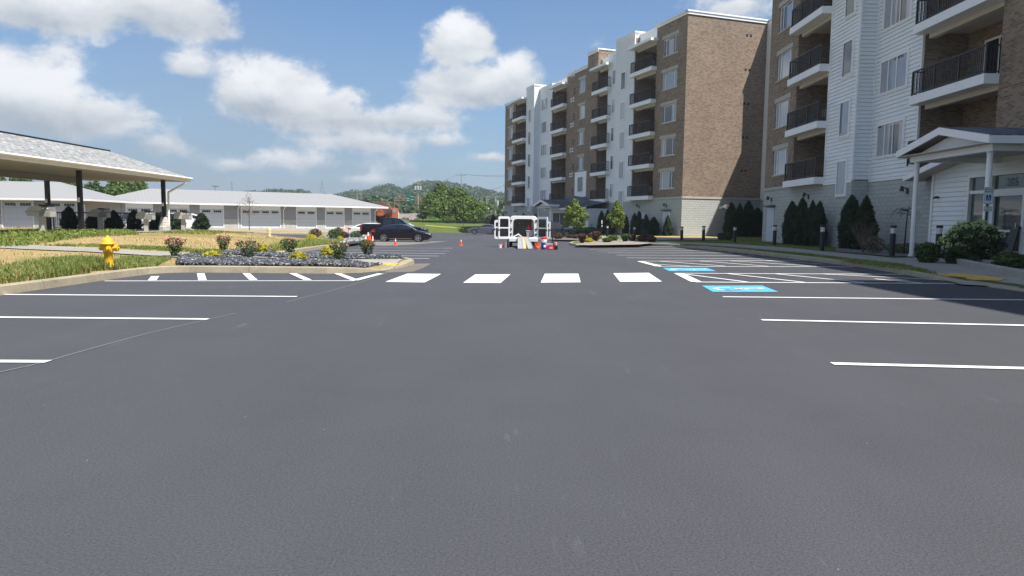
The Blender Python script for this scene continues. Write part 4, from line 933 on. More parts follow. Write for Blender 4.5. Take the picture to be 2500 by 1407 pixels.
# service doors and wall lamps
def sdoor(M, x, y, z0=.13, w=1.0, h=2.15):
    mb = MB(); mb.box(x-w/2-.07, y-.09, z0, x+w/2+.07, y-.03, z0+h+.07); d = mb.build('service_door', M_TRIM, APT, M, bevel=.01)
    m2 = MB(); m2.box(x-w/2, y-.105, z0+.02, x+w/2, y-.091, z0+h); m2.build('door_leaf', mat('pale_blue_door', (.50,.55,.62), .5), d)
    m3 = MB(); m3.box(x-w/2-.25, y-.35, z0+h+.16, x+w/2+.25, y-.02, z0+h+.22); m3.build('canopy', M_BLACK, d); m4 = MB(); m4.tube((x+w*.38, y-.14, z0+1.), (x+w*.38, y-.105, z0+1.), .03, n=8); m4.build('handle', M_BLACK, d)
def lamp(M, x, y, z):
    mb = MB(); mb.box(x-.07, y-.07, z, x+.07, y-.02, z+.26); mb.tube((x, y-.06, z+.22), (x, y-.30, z+.34), .025, n=6); mb.tube((x, y-.30, z+.36), (x, y-.30, z+.12), .05, .11, 10); mb.build('wall_lamp', M_BLACK, APT, M)
sdoor(MN, 1.55, 0); lamp(MN, 1.55, 0, 2.75); lamp(MN, 7.4, 0, 2.75); lamp(MN, 16.2, .85, 2.7)
sdoor(MF, 46.3, 0); lamp(MF, 46.2, 0, 2.75); lamp(MF, 41.2, 0, 2.75); lamp(MF, 36.4, 0, 2.8); lamp(MF, 1.2, 0, 2.4); lamp(MF, 5.4, 0, 2.6)
mb = MB(); MW = MF @ Matrix.Translation((48.74, 4.1, 0)) @ Matrix.Rotation(PI/2, 4, 'Z')     # flood lamp on the lit wall
mb.box(-.12, -.08, 2.62, .12, 0, 2.86); mb.tube((0,-.06,2.74),(0,-.5,2.86),.05,n=8); mb.tube((0,-.5,2.86),(0,-1.0,2.9),.10,.16,10); mb.tube((0,-.45,2.8),(.12,-.85,2.7),.06,.10,8); mb.build('flood_lamp', M_TRIM, APT, MW)
# =================== ENTRANCE PORCH 205 ===================
def f_shingle(c0, c1):
    def f(B, p, oc):
        m0 = B.n('ShaderNodeMapping'); B.put(m0.inputs[0], oc.outputs['UV']); m0.inputs['Rotation'].default_value = (0, 0, PI/2); o = m0.outputs[0]; br = B.n('ShaderNodeTexBrick'); B.put(br.inputs[0], o)
        for k, v in (('Scale', 1.), ('Mortar Size', .012), ('Brick Width', .42), ('Row Height', .17), ('Bias', 0.)): br.inputs[k].default_value = v
        br.inputs['Color1'].default_value = c0+(1,); br.inputs['Color2'].default_value = c1+(1,); br.inputs['Mortar'].default_value = tuple(q*.45 for q in c0)+(1,)
        mp = B.n('ShaderNodeMapping'); B.put(mp.inputs[0], o); mp.inputs['Scale'].default_value = (.8, 3, 1)
        v = B.mr(B.noise(mp.outputs[0], 3.2, 5, .75), .34, .66, .45, 1.45); setc(B, p, B.mix(1., br.outputs[0], B.comb(v, v, v), 'MULTIPLY')); bumpn(B, p, B.m('SUBTRACT', 1., br.outputs[1]), .6, .02)
    return f
M_SHG = mat('grey_shingle', rough=.9, spec=.2, fn=f_shingle((.26,.265,.265), (.38,.385,.38)))
M_SHD = mat('slate_shingle', rough=.9, spec=.2, fn=f_shingle((.11,.125,.15), (.19,.21,.24)))
def porch(M, root, W2, apex, eave, front, depth, cols, matr, colr=.085, colz=.15, beamz=None):
    """gable porch: gable looks to local -y, ridge runs +y"""
    x0, x1 = W2; xa = (x0+x1)/2
    mb = MB()
    for a, c in ((x0, xa), (xa, x1)):
        za, zc = (eave, apex) if a == x0 else (apex, eave)
        mb.add([(a, front-.0, za), (c, front, zc), (c, front+depth, zc), (a, front+depth, za), (a, front, za-.06), (c, front, zc-.06), (c, front+depth, zc-.06), (a, front+depth, za-.06)], [(0,1,2,3),(7,6,5,4),(0,4,5,1),(3,2,6,7),(0,3,7,4),(1,5,6,2)])
    mb.build('roof', matr, root, M, recalc=False)
    mb = MB()
    for a, c in ((x0, xa), (xa, x1)):
        za, zc = (eave, apex) if a == x0 else (apex, eave)
        mb.quad((a, front+.01, za-.09), (c, front+.01, zc-.09), (c, front+depth, zc-.09), (a, front+depth, za-.09))
    mb.build('soffit', M_SOFF, root, M, recalc=False)
    mb = MB(); fh = .26
    for a, c in ((x0, xa), (xa, x1)):
        za, zc = (eave, apex) if a == x0 else (apex, eave)
        mb.add([(a, front-.03, za-.02), (c, front-.03, zc-.02), (c, front-.03, zc-fh), (a, front-.03, za-fh), (a, front+.02, za-.02), (c, front+.02, zc-.02), (c, front+.02, zc-fh), (a, front+.02, za-fh)], [(3,2,1,0),(4,5,6,7),(0,1,5,4),(3,7,6,2),(0,4,7,3),(1,2,6,5)])
    mb.box(x0-.02, front+.02, eave-fh, x0+.02, front+depth, eave-.03); mb.box(x1-.02, front+.02, eave-fh, x1+.02, front+depth, eave-.03); mb.build('fascia', M_TRIM, root, M)
    bz = beamz or eave-fh-.02
    mb = MB(); ins = .35; mb.prism([(x0+ins, bz+.02), (x1-ins, bz+.02), (xa, apex-fh-.02)], front+.40, front+.44, 'y'); siding(mb, x0+.5, x1-.5, bz+.02, bz+.03, front+.4); mb.build('gable_siding', M_SIDE, root, M)
    mb = MB(); mb.box(x0+ins, front+.33, bz-.16, x1-ins, front+.57, bz+.04); mb.box(x0+ins, front+.57, bz-.16, x0+ins+.22, front+depth, bz+.04); mb.box(x1-ins-.22, front+.57, bz-.16, x1-ins, front+depth, bz+.04); mb.build('beam', M_TRIM, root, M)
    mb = MB(); mb.box(x0+.03, front+.02, bz+.045, x1-.03, front+depth, bz+.07); mb.build('soffit', M_SOFF, root, M)
    for x, y in cols:
        mb = MB(); mb.lathe([(colr*1.35, colz), (colr*1.35, colz+.05), (colr, colz+.07), (colr, bz-.22), (colr*1.3, bz-.2), (colr*1.3, bz-.16)], 16, (x, y, 0)); mb.build('column', M_TRIM, root, M)
PR = thing('entrance_pavilion', 'white gabled entrance pavilion with round columns, slate roof and glass doors numbered 205', 'entrance', (0,0,0))
MP = Matrix(((0,1,0,0),(-1,0,0,0),(0,0,1,0),(0,0,0,1)))        # local x -> -Y, y -> +X
porch(MP, PR, (-26.6, -21.45), 4.55, 4.0, 14.15, 3.6, [(-26.05, 14.62), (-22.1, 14.62)], M_SHD)
mb = MB(); siding(mb, -30.0, -27.62, .15, 3.55, 17.6); siding(mb, -27.62, -19., 3.2, 3.6, 17.6); mb.quad((-30,17.6,.1),(-30,17.6,4),(-30,21,4),(-30,21,.1)); mb.prism([(-30,3.5),(-19,3.5),(-19,4.2),(-27,4.2)], 17.61, 17.66, 'y'); mb.box(-30.0,17.62,.1,-27.6,17.7,3.6); mb.build('siding', M_SIDE, PR, MP, recalc=False)
mb = MB(); mb.box(-30.06,17.52,.15,-29.94,17.62,3.5); mb.box(-27.66,17.5,.15,-27.54,17.64,3.2); mb.box(-27.54,17.5,3.12,-19,17.64,3.25); mb.box(-27.54,17.54,2.5,-19,17.64,2.62); mb.box(-27.54,17.5,.15,-26.2,17.64,.3)
for x in (-26.3, -22.6, -20.5): mb.box(x-.06, 17.5, .15, x+.06, 17.64, 3.15)
mb.build('window_frame', M_TRIM, PR, MP)
mb = MB(); mb.quad((-27.5,17.62,.3),(-19,17.62,.3),(-19,17.62,3.15),(-27.5,17.62,3.15)); mb.build('pane', M_DOORG, PR, MP, recalc=False)
for x in (-26.24, -24.44):
    mb = MB(); mb.box(x, 17.5, .17, x+.14, 17.58, 2.5); mb.box(x+1.62, 17.5, .17, x+1.76, 17.58, 2.5); mb.box(x+.14, 17.5, 2.36, x+1.62, 17.58, 2.5); mb.box(x+.14, 17.5, .17, x+1.62, 17.58, .42); mb.box(x+.14, 17.5, 1.08, x+1.62, 17.57, 1.16)
    d = mb.build('door', M_TRIM, PR, MP, bevel=.006)
    hx = x+1.5 if x < -25 else x+.26; m2 = MB(); m2.tube((hx, 17.42, .95), (hx, 17.42, 1.4), .018, n=8); m2.tube((hx, 17.42, 1.0), (hx, 17.5, 1.0), .015, n=6); m2.tube((hx, 17.42, 1.35), (hx, 17.5, 1.35), .015, n=6); m2.build('handle', mat('steel', (.45,.45,.46), .3, 1.), d)
# lobby roof edge
mb = MB(); mb.add([(-31.1,16.9,3.42),(-27.0,16.9,4.28),(-27.0,18.1,4.28),(-31.1,18.1,3.42),(-19,16.9,4.28),(-19,18.1,4.28)],[(0,1,2,3),(1,4,5,2)]); mb.build('roof', M_SHD, PR, MP, recalc=False)
mb = MB(); mb.add([(-31.1,16.87,3.40),(-27.0,16.87,4.26),(-27.0,16.87,4.02),(-31.1,16.87,3.18),(-31.1,16.93,3.40),(-27.0,16.93,4.26),(-27.0,16.93,4.02),(-31.1,16.93,3.18)],[(3,2,1,0),(4,5,6,7),(0,1,5,4),(3,7,6,2),(0,4,7,3),(1,2,6,5)]); mb.box(-27,16.87,4.02,-19,16.93,4.26); mb.box(-31.12,16.93,3.18,-31.06,18.1,3.4); mb.build('fascia', M_TRIM, PR, MP)
mb = MB(); mb.add([(-31.05,16.93,3.2),(-27.0,16.93,4.03),(-27.0,17.6,4.03),(-31.05,17.6,3.2)],[(0,1,2,3)]); mb.build('soffit', M_SOFF, PR, MP)
def text(s, size, loc, rot, m, parent, name='lettering', ext=.002, align='CENTER', sx=1):
    cu = bpy.data.curves.new(name, 'FONT'); cu.body = s; cu.size = size; cu.extrude = ext; cu.align_x = align; cu.align_y = 'CENTER'
    t = bpy.data.objects.new(name, cu); dg = bpy.context.evaluated_depsgraph_get(); COL.objects.link(t); dg.update()
    me = bpy.data.meshes.new_from_object(t.evaluated_get(dg)); bpy.data.objects.remove(t); me.materials.clear(); me.materials.append(m); me.name = name
    o = link(name, me, parent); o.matrix_local = Matrix.Translation(loc) @ rot.to_4x4() @ Matrix.Diagonal((sx, 1, 1, 1)); return o
ROT_L = Matrix(((0,0,-1),(-1,0,0),(0,1,0)))        # reads for someone looking along +X
text('205', .40, (17.59, 25.35, 2.83), ROT_L, mat('number_grey', (.22,.24,.26), .6), PR)
mb = MB(); mb.tube((-29.6,17.44,2.45),(-29.6,17.58,2.45),.05,n=10); mb.tube((-29.55,17.36,2.42),(-29.6,17.46,2.45),.045,.04,n=8); mb.build('security_camera', M_BLACK, PR, MP)
# =================== FAR ENTRANCE ===================
PF = thing('entrance_pavilion', 'smaller far entrance with white gable porch and grey roof behind the round young tree', 'entrance', (0,0,0))
porch(MF, PF, (21.4, 26.4), 3.95, 3.35, -3.6, 3.0, [(21.9, -3.1), (25.9, -3.1)], M_SHD, .08, -.3)
mb = MB(); mb.add([(24,-.8,4.0),(33.2,-.8,3.25),(33.2,-2.1,2.9),(26.2,-2.1,2.9),(24,-3.,3.9),(33.2,.8,3.6),(24,.8,4.5)],[(0,4,3,2,1),(0,1,5,6)]); mb.build('roof', M_SHD, PF, MF)
mb = MB(); siding(mb, 27.6, 33., -.6, 2.75, -1.6); mb.box(21.5,-1.55,-.6,33,.8,2.8); mb.build('siding', M_SIDE, PF, MF)
mb = MB(); mb.box(21.3,-2.15,2.7,33.3,-2.05,2.92); mb.box(32.85,-1.66,-.5,33.05,-1.5,2.75); mb.box(23.0,-1.68,.0,23.1,-1.56,2.4); mb.box(27.4,-1.68,.0,27.5,-1.56,2.4); mb.box(23,-1.68,2.35,27.5,-1.56,2.45); mb.box(25.2,-1.68,.0,25.28,-1.56,2.4); mb.build('fascia', M_TRIM, PF, MF)
mb = MB(); mb.quad((23.05,-1.62,-.3),(27.45,-1.62,-.3),(27.45,-1.62,2.38),(23.05,-1.62,2.38)); mb.build('pane', mat('tinted_glass', (.02,.022,.025), .5), PF, MF, recalc=False)
# =================== GARAGES ===================
def hit(px, py, o, d):            # distance along a wall line where a photo column meets it
    r = AZ(px, py); return (o[0]-r*o[1])/(r*d[1]-d[0])
M_METAL = mat('white_metal_roof', rough=.45, fn=lambda B, p, oc: (lambda w: (setc(B, p, B.mix(B.m('LESS_THAN', w, .10), (.31,.308,.30), (.25,.248,.242))),))(B.m('FRACT', B.m('MULTIPLY', (lambda s: (B.put(s.inputs[0], oc.outputs['Object']), s.outputs[0])[1])(B.n('ShaderNodeSeparateXYZ')), 2.4))))
M_GWALL = mat('grey_garage_wall', (.30,.30,.31), .8, var=.05, vscale=1)
M_GSTONE = mat('pale_garage_stone', rough=.95, fn=lambda B, p, oc: (lambda br: (setc(B, p, B.mix(1., br.outputs[0], B.comb(*[B.mr(B.noise(oc.outputs['UV'], 6, 6, .75), .3, .7, .78, 1.15)]*3), 'MULTIPLY')), bumpn(B, p, B.noise(oc.outputs['UV'], 9, 6, .75), .8, .04)))(
    (lambda b_: ([b_.inputs[k].__setattr__('default_value', v) for k, v in (('Scale',1.),('Brick Width',.5),('Row Height',.16),('Mortar Size',.012),('Color1',(.56,.54,.49,1)),('Color2',(.44,.42,.38,1)),('Mortar',(.30,.29,.27,1)))], B.put(b_.inputs[0], oc.outputs['UV']), b_)[2])(B.n('ShaderNodeTexBrick'))))
M_GDOOR = mat('white_garage_door', (.60,.62,.64), .5, var=.02)
def garage(label, o, d, Lg, z0, doors, H, deep, rise, spouts, ov=1.35, hipl=True):
    g = thing('garage_building', label, 'garage', (o[0], o[1], z0)); M = Matrix(((d[0],-d[1],0,0),(d[1],d[0],0,0),(0,0,1,0),(0,0,0,1)))
    X = lambda px: hit(px, 530, o, d)
    w = MB(); st = MB(); prev = 0; tr = MB(); dl = [(X(a), X(c), n) for a, c, n in doors]
    for a, c, n in dl+[(Lg, Lg, 0)]:
        if a-prev > .05: w2 = MB(); w2.box(prev, 0, 1.28, a, .3, H+.1); pr_ = w2.build('pier', M_GWALL, g, M); st = MB(); st.box(prev, -.06, -.5, a, .3, 1.28); st.build('stone_plinth', M_GSTONE, pr_)
        if n:
            w.box(a, .1, 2.35, c, .3, H+.1); tr = MB(); tr.box(a, -.05, 2.42, c, .1, H-.02); tr.box(a, -.04, -.1, a+.1, .1, 2.42); tr.box(c-.1, -.04, -.1, c, .1, 2.42); tr.build('door_trim', M_TRIM, g, M)
        prev = c
    w.box(0, .3, -.5, .3, deep, H+.1); w.box(Lg-.3, .3, -.5, Lg, deep, H+.1); w.box(0, deep-.3, -.5, Lg, deep, H+.1)
    w.build('wall', M_GWALL, g, M)
    for a, c, n in dl:
        m2 = MB(); a += .1; c -= .1; k = 5
        for i in range(k):
            za = -.05+2.45*i/k; zb = za+2.45/k-.012; m2.box(a, .06, za, c, .1, zb)
            cols = n*4
            for j in range(cols):
                xa = a+(c-a)*(j+.1)/cols; xb = a+(c-a)*(j+.9)/cols
                if i < k-1: m2.box(xa, .045, za+.09, xb, .0602, zb-.09)
        dd = m2.build('garage_door', M_GDOOR, g, M)
        for j in range(n*2):
            xa = a+(c-a)*(j+.14)/(n*2); xb = a+(c-a)*(j+.86)/(n*2)
            m3 = MB()
            for q in range(4): u = xa+(xb-xa)*q/4; m3.box(u+.02, .035, 2.05, u+(xb-xa)/4-.02, .0605, 2.28)
            m3.build('door_window', M_DGLASS, dd)
        if 1: m4 = MB(); m4.box((a+c)/2-.1, .02, .12, (a+c)/2+.1, .045, .17); m4.build('handle', M_BLACK, dd)
    # hipped roof
    ze = H; y0 = -ov; y1 = deep+ov; x0 = -ov; x1 = Lg+ov; ym = (y0+y1)/2; hp = (y1-y0)/2; zr = ze+rise; r = MB()
    V = [(x0,y0,ze),(x1,y0,ze),(x1,y1,ze),(x0,y1,ze),(x0+hp,ym,zr),(x1-hp,ym,zr)]; r.add(V, [(0,1,5,4),(1,2,5),(2,3,4,5),(3,0,4)]); r.build('roof', M_METAL, g, M, recalc=False)
    f = MB(); t = .02
    f.box(x0,y0-t,ze-.2,x1,y0+t,ze-.01); f.box(x0,y1-t,ze-.2,x1,y1+t,ze-.01); f.box(x0-t,y0+t,ze-.2,x0+t,y1-t,ze-.01); f.box(x1-t,y0+t,ze-.2,x1+t,y1-t,ze-.01); f.build('fascia', M_TRIM, g, M)
    f = MB(); f.box(x0+t,y0+t,ze-.17,x1-t,y1-t,ze-.15); f.build('soffit', M_SOFF, g, M)
    for px in spouts:
        x = X(px); s = MB(); s.tube((x,y0+.06,ze-.2),(x,-.12,ze-.62),.055,n=8); s.tube((x,-.12,ze-.62),(x,-.12,0),.055,n=8); s.build('downspout', M_TRIM, g, M)
    return g
o = (-46.4, 81.5); d = Vector((.86, .51)).normalized(); Lg = hit(917, 535, o, d)
garage('long white-roofed garage block with seven doors, behind the lawn and cars', o, d, Lg, -.08, [(307,374,1),(408,463,1),(488,547,1),(588,685,2),(723,773,1),(793.5,841,1),(860,905,1)], 3.12, 9.6, 1.75, [285, 581, 692, 915])
o = (-62, 60.6); d = Vector((.995, .0985)).normalized(); Lg = hit(205, 528, o, d)
garage('shorter white-roofed garage at the left edge behind the grills', o, d, Lg, .1, [(-290,-200,1),(-200+20,-90,1),(-76,-12,1),(4,84,1),(114,190,1)], 2.72, 7.5, 1.6, [209], .95)
# =================== CARPORT ===================
CP = thing('carport', 'open carport with grey shingle roof on black steel posts', 'carport', (0,0,0))
X0, X1, Ya, Yb, ze, zr = -26.3, -20.0, 14., 44.4, 3.72, 5.0; xm = (X0+X1)/2; hp = 3.15
mb = MB(); mb.add([(X1,Ya,ze),(X1,Yb,ze),(X0,Yb,ze),(X0,Ya,ze),(xm,Ya+hp,zr),(xm,Yb-hp,zr)], [(0,1,5,4),(1,2,5),(2,3,4,5),(3,0,4)]); mb.build('roof', M_SHG, CP, recalc=False)
mb = MB()
for a, c, e, f in ((X1-.03,Ya,X1+.03,Yb),(X0-.03,Ya,X0+.03,Yb)): mb.box(a,c,ze-.26,e,f,ze-.012)
mb.box(X0+.03,Yb-.03,ze-.26,X1-.03,Yb+.03,ze-.012); mb.build('fascia', M_TRIM, CP)
mb = MB(); mb.tube((X1+.09,Ya,ze-.05),(X1+.09,Yb+.1,ze-.05),.06,n=8); mb.build('gutter', M_TRIM, CP)
mb = MB(); mb.box(X0+.03,Ya,ze-.235,X1-.03,Yb-.03,ze-.21); mb.box(X0+.9,Ya,ze-.55,X0+1.2,41.2,ze-.236); mb.build('soffit', mat('grey_soffit', (.34,.33,.31), .8), CP)
mb = MB(); mb.tube((xm,Ya+hp,zr+.01),(xm,Yb-hp-.0,zr+.01),.07,n=6); mb.build('ridge_cap', M_BLACK, CP)
for x, y in ((-21.,34.7),(-21.,43.),(-25.3,38.9),(-21.,26.4),(-25.3,30.6)):
    z = zl(x, y)-.02; mb = MB(); mb.box(x-.095,y-.095,z-.2,x+.095,y+.095,ze-.24); p_ = mb.build('post', M_BLACK, CP); m2 = MB(); m2.box(x-.06,y-.16,z+1.5,x+.06,y-.11,z+1.72); m2.build('outlet_box', M_TRIM, p_)
z = zl(-21,43); mb = MB(); mb.lathe([(.36,z-.2),(.34,z+.25),(.27,z+.5),(.2,z+.78),(.16,z+.85)], 9, (-21,43,0)); mb.build('stone_footing', M_GSTONE, CP)
mb = MB(); mb.tube((X1+.05,43.9,ze-.1),(X1-.05,43.7,ze-.4),.06,n=8); mb.tube((X1-.05,43.7,ze-.4),(-20.75,43.1,ze-.95),.06,n=8); mb.tube((-20.75,43.1,ze-.95),(-20.75,43.05,z+.3),.06,n=8); mb.build('downspout', M_TRIM, CP)
# fence
FN = thing('metal_fence', 'black metal picket fence behind the grills beside the carport', 'fence', (0,0,0)); y = 45.6
mb = MB(); xa, xb = AZ(131,540)*y, AZ(393,540)*y
for xx in np.arange(xa, xb, .13): mb.box(xx-.012, y-.012, .38, xx+.012, y+.012, 1.48)
mb.build('pickets', M_BLACK, FN); mb = MB(); mb.box(xa, y-.025, 1.46, xb, y+.025, 1.55); mb.box(xa, y-.02, .5, xb, y+.02, .55); mb.build('rail', M_BLACK, FN)
for k in range(5): xx = xa+(xb-xa)*k/4; mb = MB(); mb.box(xx-.04, y-.04, .2, xx+.04, y+.04, 1.62); mb.build('post', M_BLACK, FN)
# grills
M_STEEL = mat('brushed_steel', (.50,.48,.45), .5, .1, var=.06); M_GREY = mat('dark_grey_metal', (.26,.26,.265), .45, .1)
def grill(label, px, py, sc=1.):
    t = thing('pedestal_grill', label, 'grill', at(px, py, -.0, zl), .12, 'pedestal grills in front of the carport', sc)
    mb = MB(); mb.box(-.11,-.11,-.15,.11,.11,.8); mb.box(-.2,-.2,-.02,.2,.2,.02); mb.build('post', M_STEEL, t, bevel=.01)
    mb = MB(); mb.prism([(-.50,.78),(.46,.72),(.46,.98),(-.50,.98)], -.28, .28); mb.build('body', M_STEEL, t, bevel=.02)
    mb = MB(); mb.prism([(-.50,.985),(.10,.985),(.13,1.18),(.05,1.24),(-.25,1.2),(-.42,1.12)], -.28, .28); mb.build('hood', M_STEEL, t, bevel=.02)
    mb = MB(); mb.prism([(.11,.985),(.46,.985),(.44,1.17),(.14,1.18)], -.27, .27); mb.box(.02,-.285,.76,.463,-.281,.97); mb.build('control_panel', M_GREY, t)
    mb = MB(); mb.prism([(.05,1.19),(.42,1.185),(.36,1.25),(-.02,1.27)], -.29, .29); mb.tube((-.56,-.2,.95),(-.56,.2,.95),.02,n=6); mb.tube((-.5,-.2,.95),(-.56,-.2,.95),.015,n=6); mb.tube((-.5,.2,.95),(-.56,.2,.95),.015,n=6); mb.build('shelf', M_BLACK, t)
    mb = MB(); mb.tube((.18,-.275,1.1),(.18,-.29,1.1),.035,n=8); mb.tube((.38,-.275,1.1),(.38,-.29,1.1),.035,n=8); mb.build('knob', M_TRIM, t)
grill('nearest and largest of the four grey pedestal grills, leftmost', 105, 570.5, 1.02)
grill('grey pedestal grill second from the left, between two carport posts', 246, 562.5, 1.0)
grill('grey pedestal grill third from the left, before the corner post', 357.6, 565.5, .93)
grill('farthest, rightmost grey pedestal grill beyond the corner post', 448, 564, .97)
# =================== HYDRANT ===================
HYC = mat('hydrant_yellow', (.74,.43,.015), .55, var=.18, vscale=7, bump=.2)
t = thing('fire_hydrant', 'yellow fire hydrant in tall grass by the left kerb', 'fire hydrant', at(266, 655.5, .0, zl), .1, sc=1.02)
mb = MB(); mb.smooth = True; mb.lathe([(.13,-.1),(.13,.02),(.15,.02),(.15,.05),(.10,.06),(.085,.12),(.082,.34),(.10,.345),(.10,.36),(.105,.42),(.105,.50),(.15,.505),(.155,.53),(.12,.535),(.115,.56),(.10,.60),(.07,.635),(.03,.65),(.022,.655),(.022,.69),(.0,.69)], 28); mb.build('body', HYC, t, recalc=True)
mb = MB()
for k in range(8): a = k*PI/4; mb.box(.03*math.cos(a)-.008, .03*math.sin(a)-.008, .60, .11*math.cos(a)*.0+.03*math.cos(a)+.008, .03*math.sin(a)+.008, .64)
for k in range(8): a = k*PI/4; mb.tube((.135*math.cos(a), .135*math.sin(a), .01), (.135*math.cos(a), .135*math.sin(a), .07), .013, n=6)
mb.build('bolt', HYC, t)
for nm, a, r, l in (('pumper_nozzle', 0, .062, .2), ('hose_nozzle', PI*1.02, .045, .165), ('hose_nozzle', -PI/2*.7, .045, .16)):
    c, s = math.cos(a), math.sin(a); mb = MB(); z = .43
    mb.tube((.05*c,.05*s,z),((l-.05)*c,(l-.05)*s,z),r*.85,n=14); mb.tube(((l-.06)*c,(l-.06)*s,z),(l*c,l*s,z),r*1.15,n=8); mb.tube((l*c,l*s,z),((l+.03)*c,(l+.03)*s,z),r*.35,n=5); mb.build(nm, HYC, t)
# posts
t = thing('bollard', 'thin yellow bollard among the dark shrubs of the far stone bed', 'bollard', at(837.5, 577, 0, zl)); mb = MB(); mb.lathe([(.085,-.2),(.085,.75),(.06,.8),(.0,.82)], 12); mb.build('post', HYC, t)
t = thing('marker_post', 'short cream marker post on the tan lawn before the driveway', 'post', at(657.5, 577.5, 0, zl)); mb = MB(); mb.lathe([(.11,-.2),(.11,.22),(.14,.25),(.12,.3),(.10,.34),(.15,.38),(.14,.52),(.08,.6),(0,.62)], 12); mb.build('post', mat('cream_paint', (.70,.60,.40), .6), t)
# =================== CONES ===================
M_ORNG = mat('cone_orange', (.86,.085,.012), .45); M_WHT = mat('reflective_white', (.8,.8,.78), .5)
def cone(label, px, py, h, collar, name='traffic_cone', loc=None, tilt=0.):
    t = thing(name, label, 'traffic cone', loc or at(px, py, .0 if px > 930 else .0), random.uniform(-.2, .2), 'orange traffic cones'); s = h/.7; t.scale = (s, s, s); t.rotation_euler.x = tilt
    mb = MB(); mb.box(-.19,-.19,0,.19,.19,.03); mb.build('base', M_ORNG, t, bevel=.01)
    mb = MB(); mb.lathe([(.145,.028),(.13,.06),(.028,.69),(.024,.70),(.0,.70)], 18); mb.build('cone', M_ORNG, t)
    if collar:
        mb = MB()
        for z0_, z1_ in collar:
            r = lambda z: .13+(.028-.13)*(z-.06)/.63+.003
            mb.lathe([(r(z0_), z0_), (r(z1_), z1_)], 18)
        mb.build('collar', M_WHT, t)
cone('single low orange cone standing apart in front of the black sedan', 965.5, 600, .46, [(.42,.58)])
cone('single orange cone alone in the lane left of the van', 1125.5, 600, .46, [(.42,.52)])
cone('orange cone with faded white collar leftmost in the group by the kerb', 892.5, 596, .66, [(.36,.55)])
cone('tallest cone of the group, with a white collar on top', 899, 596.5, .80, [(.50,.69)])
cone('plain orange cone without collar in the group by the kerb', 903, 597.5, .68, [])
cone('orange cone with wide white collar rightmost in the group by the kerb', 910, 597, .58, [(.30,.42),(.48,.64)])
# =================== BOLLARD LIGHTS ===================
M_LENS = mat('frosted_lens', (.62,.60,.56), .35)
BL = []
def bollard_light(label, px, pt, pb):
    l = at(px, pb, .14); h = (pb-pt)/FX*l[1]; 
    if not BL:
        t = thing('bollard_light', label, 'bollard light', l, 0, 'black bollard lights along the pavement')
        mb = MB(); mb.lathe([(.10,-.05),(.10,.72),(.092,.74)], 20); mb.build('post', M_BLACK, t); mb = MB(); mb.lathe([(.092,.74),(.092,.91)], 20); mb.build('lens', M_LENS, t)
        mb = MB(); mb.lathe([(.09,.915),(.108,.92),(.108,1.0),(.0,1.0)], 20); mb.build('cap', M_BLACK, t); t.scale = (1,1,h); BL.append(t)
    else: copy_of(BL[0], label, l, 0, (1,1,h))
for a in [(2289,550.8,630,'nearest bollard light, partly behind the hydrangea bush'),(2177,550.6,626,'bollard light on the pavement edge left of the white porch column'),(2006,550,612,'bollard light in front of the four arborvitae'),(1890,550,600,'bollard light left of the wall service door gap'),(1793,552,593,'bollard light in front of the dark arborvitae clump'),
          (1717,552,589,'bollard light between the two bowl-shaped shrubs'),(1664,554,586,'bollard light at the corner of the lit pale wall'),(1548.6,553,582,'bollard light left of the dark post box on the far turf'),(1482.4,550,577,'bollard light left of the slim young tree'),(1443,549,571,'farthest bollard light, before the low hedge')]:
    bollard_light(a[3], a[0], a[1], a[2])
# =================== SIGNS ===================
t = thing('parking_sign', 'accessible parking sign with a small lower plate on a green post', 'sign', at(2400.5, 645, .14), 0)
ROT_S = Matrix(((1,0,0),(0,0,-1),(0,1,0)))       # faces the camera side (-Y)
mb = MB(); mb.box(-.03,-.0,-.1,.03,.04,2.3); mb.build('post', mat('green_post', (.03,.06,.035), .6), t)
M_SW = mat('sign_white', (.72,.74,.73), .4); M_SG = mat('sign_green', (.02,.12,.06), .5); M_SB = mat('sign_blue', (.01,.06,.32), .4)
mb = MB(); mb.box(-.14,-.02,1.80,.14,-.004,2.30); pl_ = mb.build('sign_panel', M_SW, t, bevel=.004)
mb = MB(); 
for a in ((-.13,1.81,.13,1.818),(-.13,2.282,.13,2.29),(-.13,1.818,-.122,2.282),(.122,1.818,.13,2.282)): mb.box(a[0],-.0235,a[1],a[2],-.0205,a[3])
mb.build('border', M_SG, pl_); mb = MB(); mb.box(-.075,-.0245,1.90,.075,-.0205,2.07); mb.build('symbol_field', M_SB, pl_)
text('RESERVED', .058, (0,-.024,2.235), ROT_S, M_SG, pl_); text('PARKING', .058, (0,-.024,2.16), ROT_S, M_SG, pl_)
mb = MB()
def ringxz(cx, cz, r, w, a0, a1, y, n=18):
    rows = []
    for i in range(n+1):
        a = math.radians(a0+(a1-a0)*i/n); rows.append([(cx+(r-w/2)*math.cos(a), y, cz+(r-w/2)*math.sin(a)), (cx+(r+w/2)*math.cos(a), y, cz+(r+w/2)*math.sin(a))])
    mb.loft(rows, close=False, caps=False)
ringxz(-.008, 1.95, .032, .010, 120, 380, -.026); mb.box(-.014,-.027,1.97,-.002,-.0255,2.035); mb.box(-.002,-.027,1.975,.03,-.0255,1.985); mb.box(.024,-.027,1.935,.034,-.0255,1.985); mb.box(.034,-.027,1.933,.05,-.0255,1.943); mb.box(-.002,-.027,2.0,.022,-.0255,2.009); mb.lathe([(.013,0),(.013,.002)], 12, (-.008,-.0262,2.05), Matrix.Rotation(PI/2, 3, 'X')); mb.build('wheelchair_symbol', M_SW, pl_)
mb = MB(); mb.box(-.125,-.02,1.58,.125,-.004,1.73); p2_ = mb.build('sign_panel', M_SW, t, bevel=.004); mb = MB()
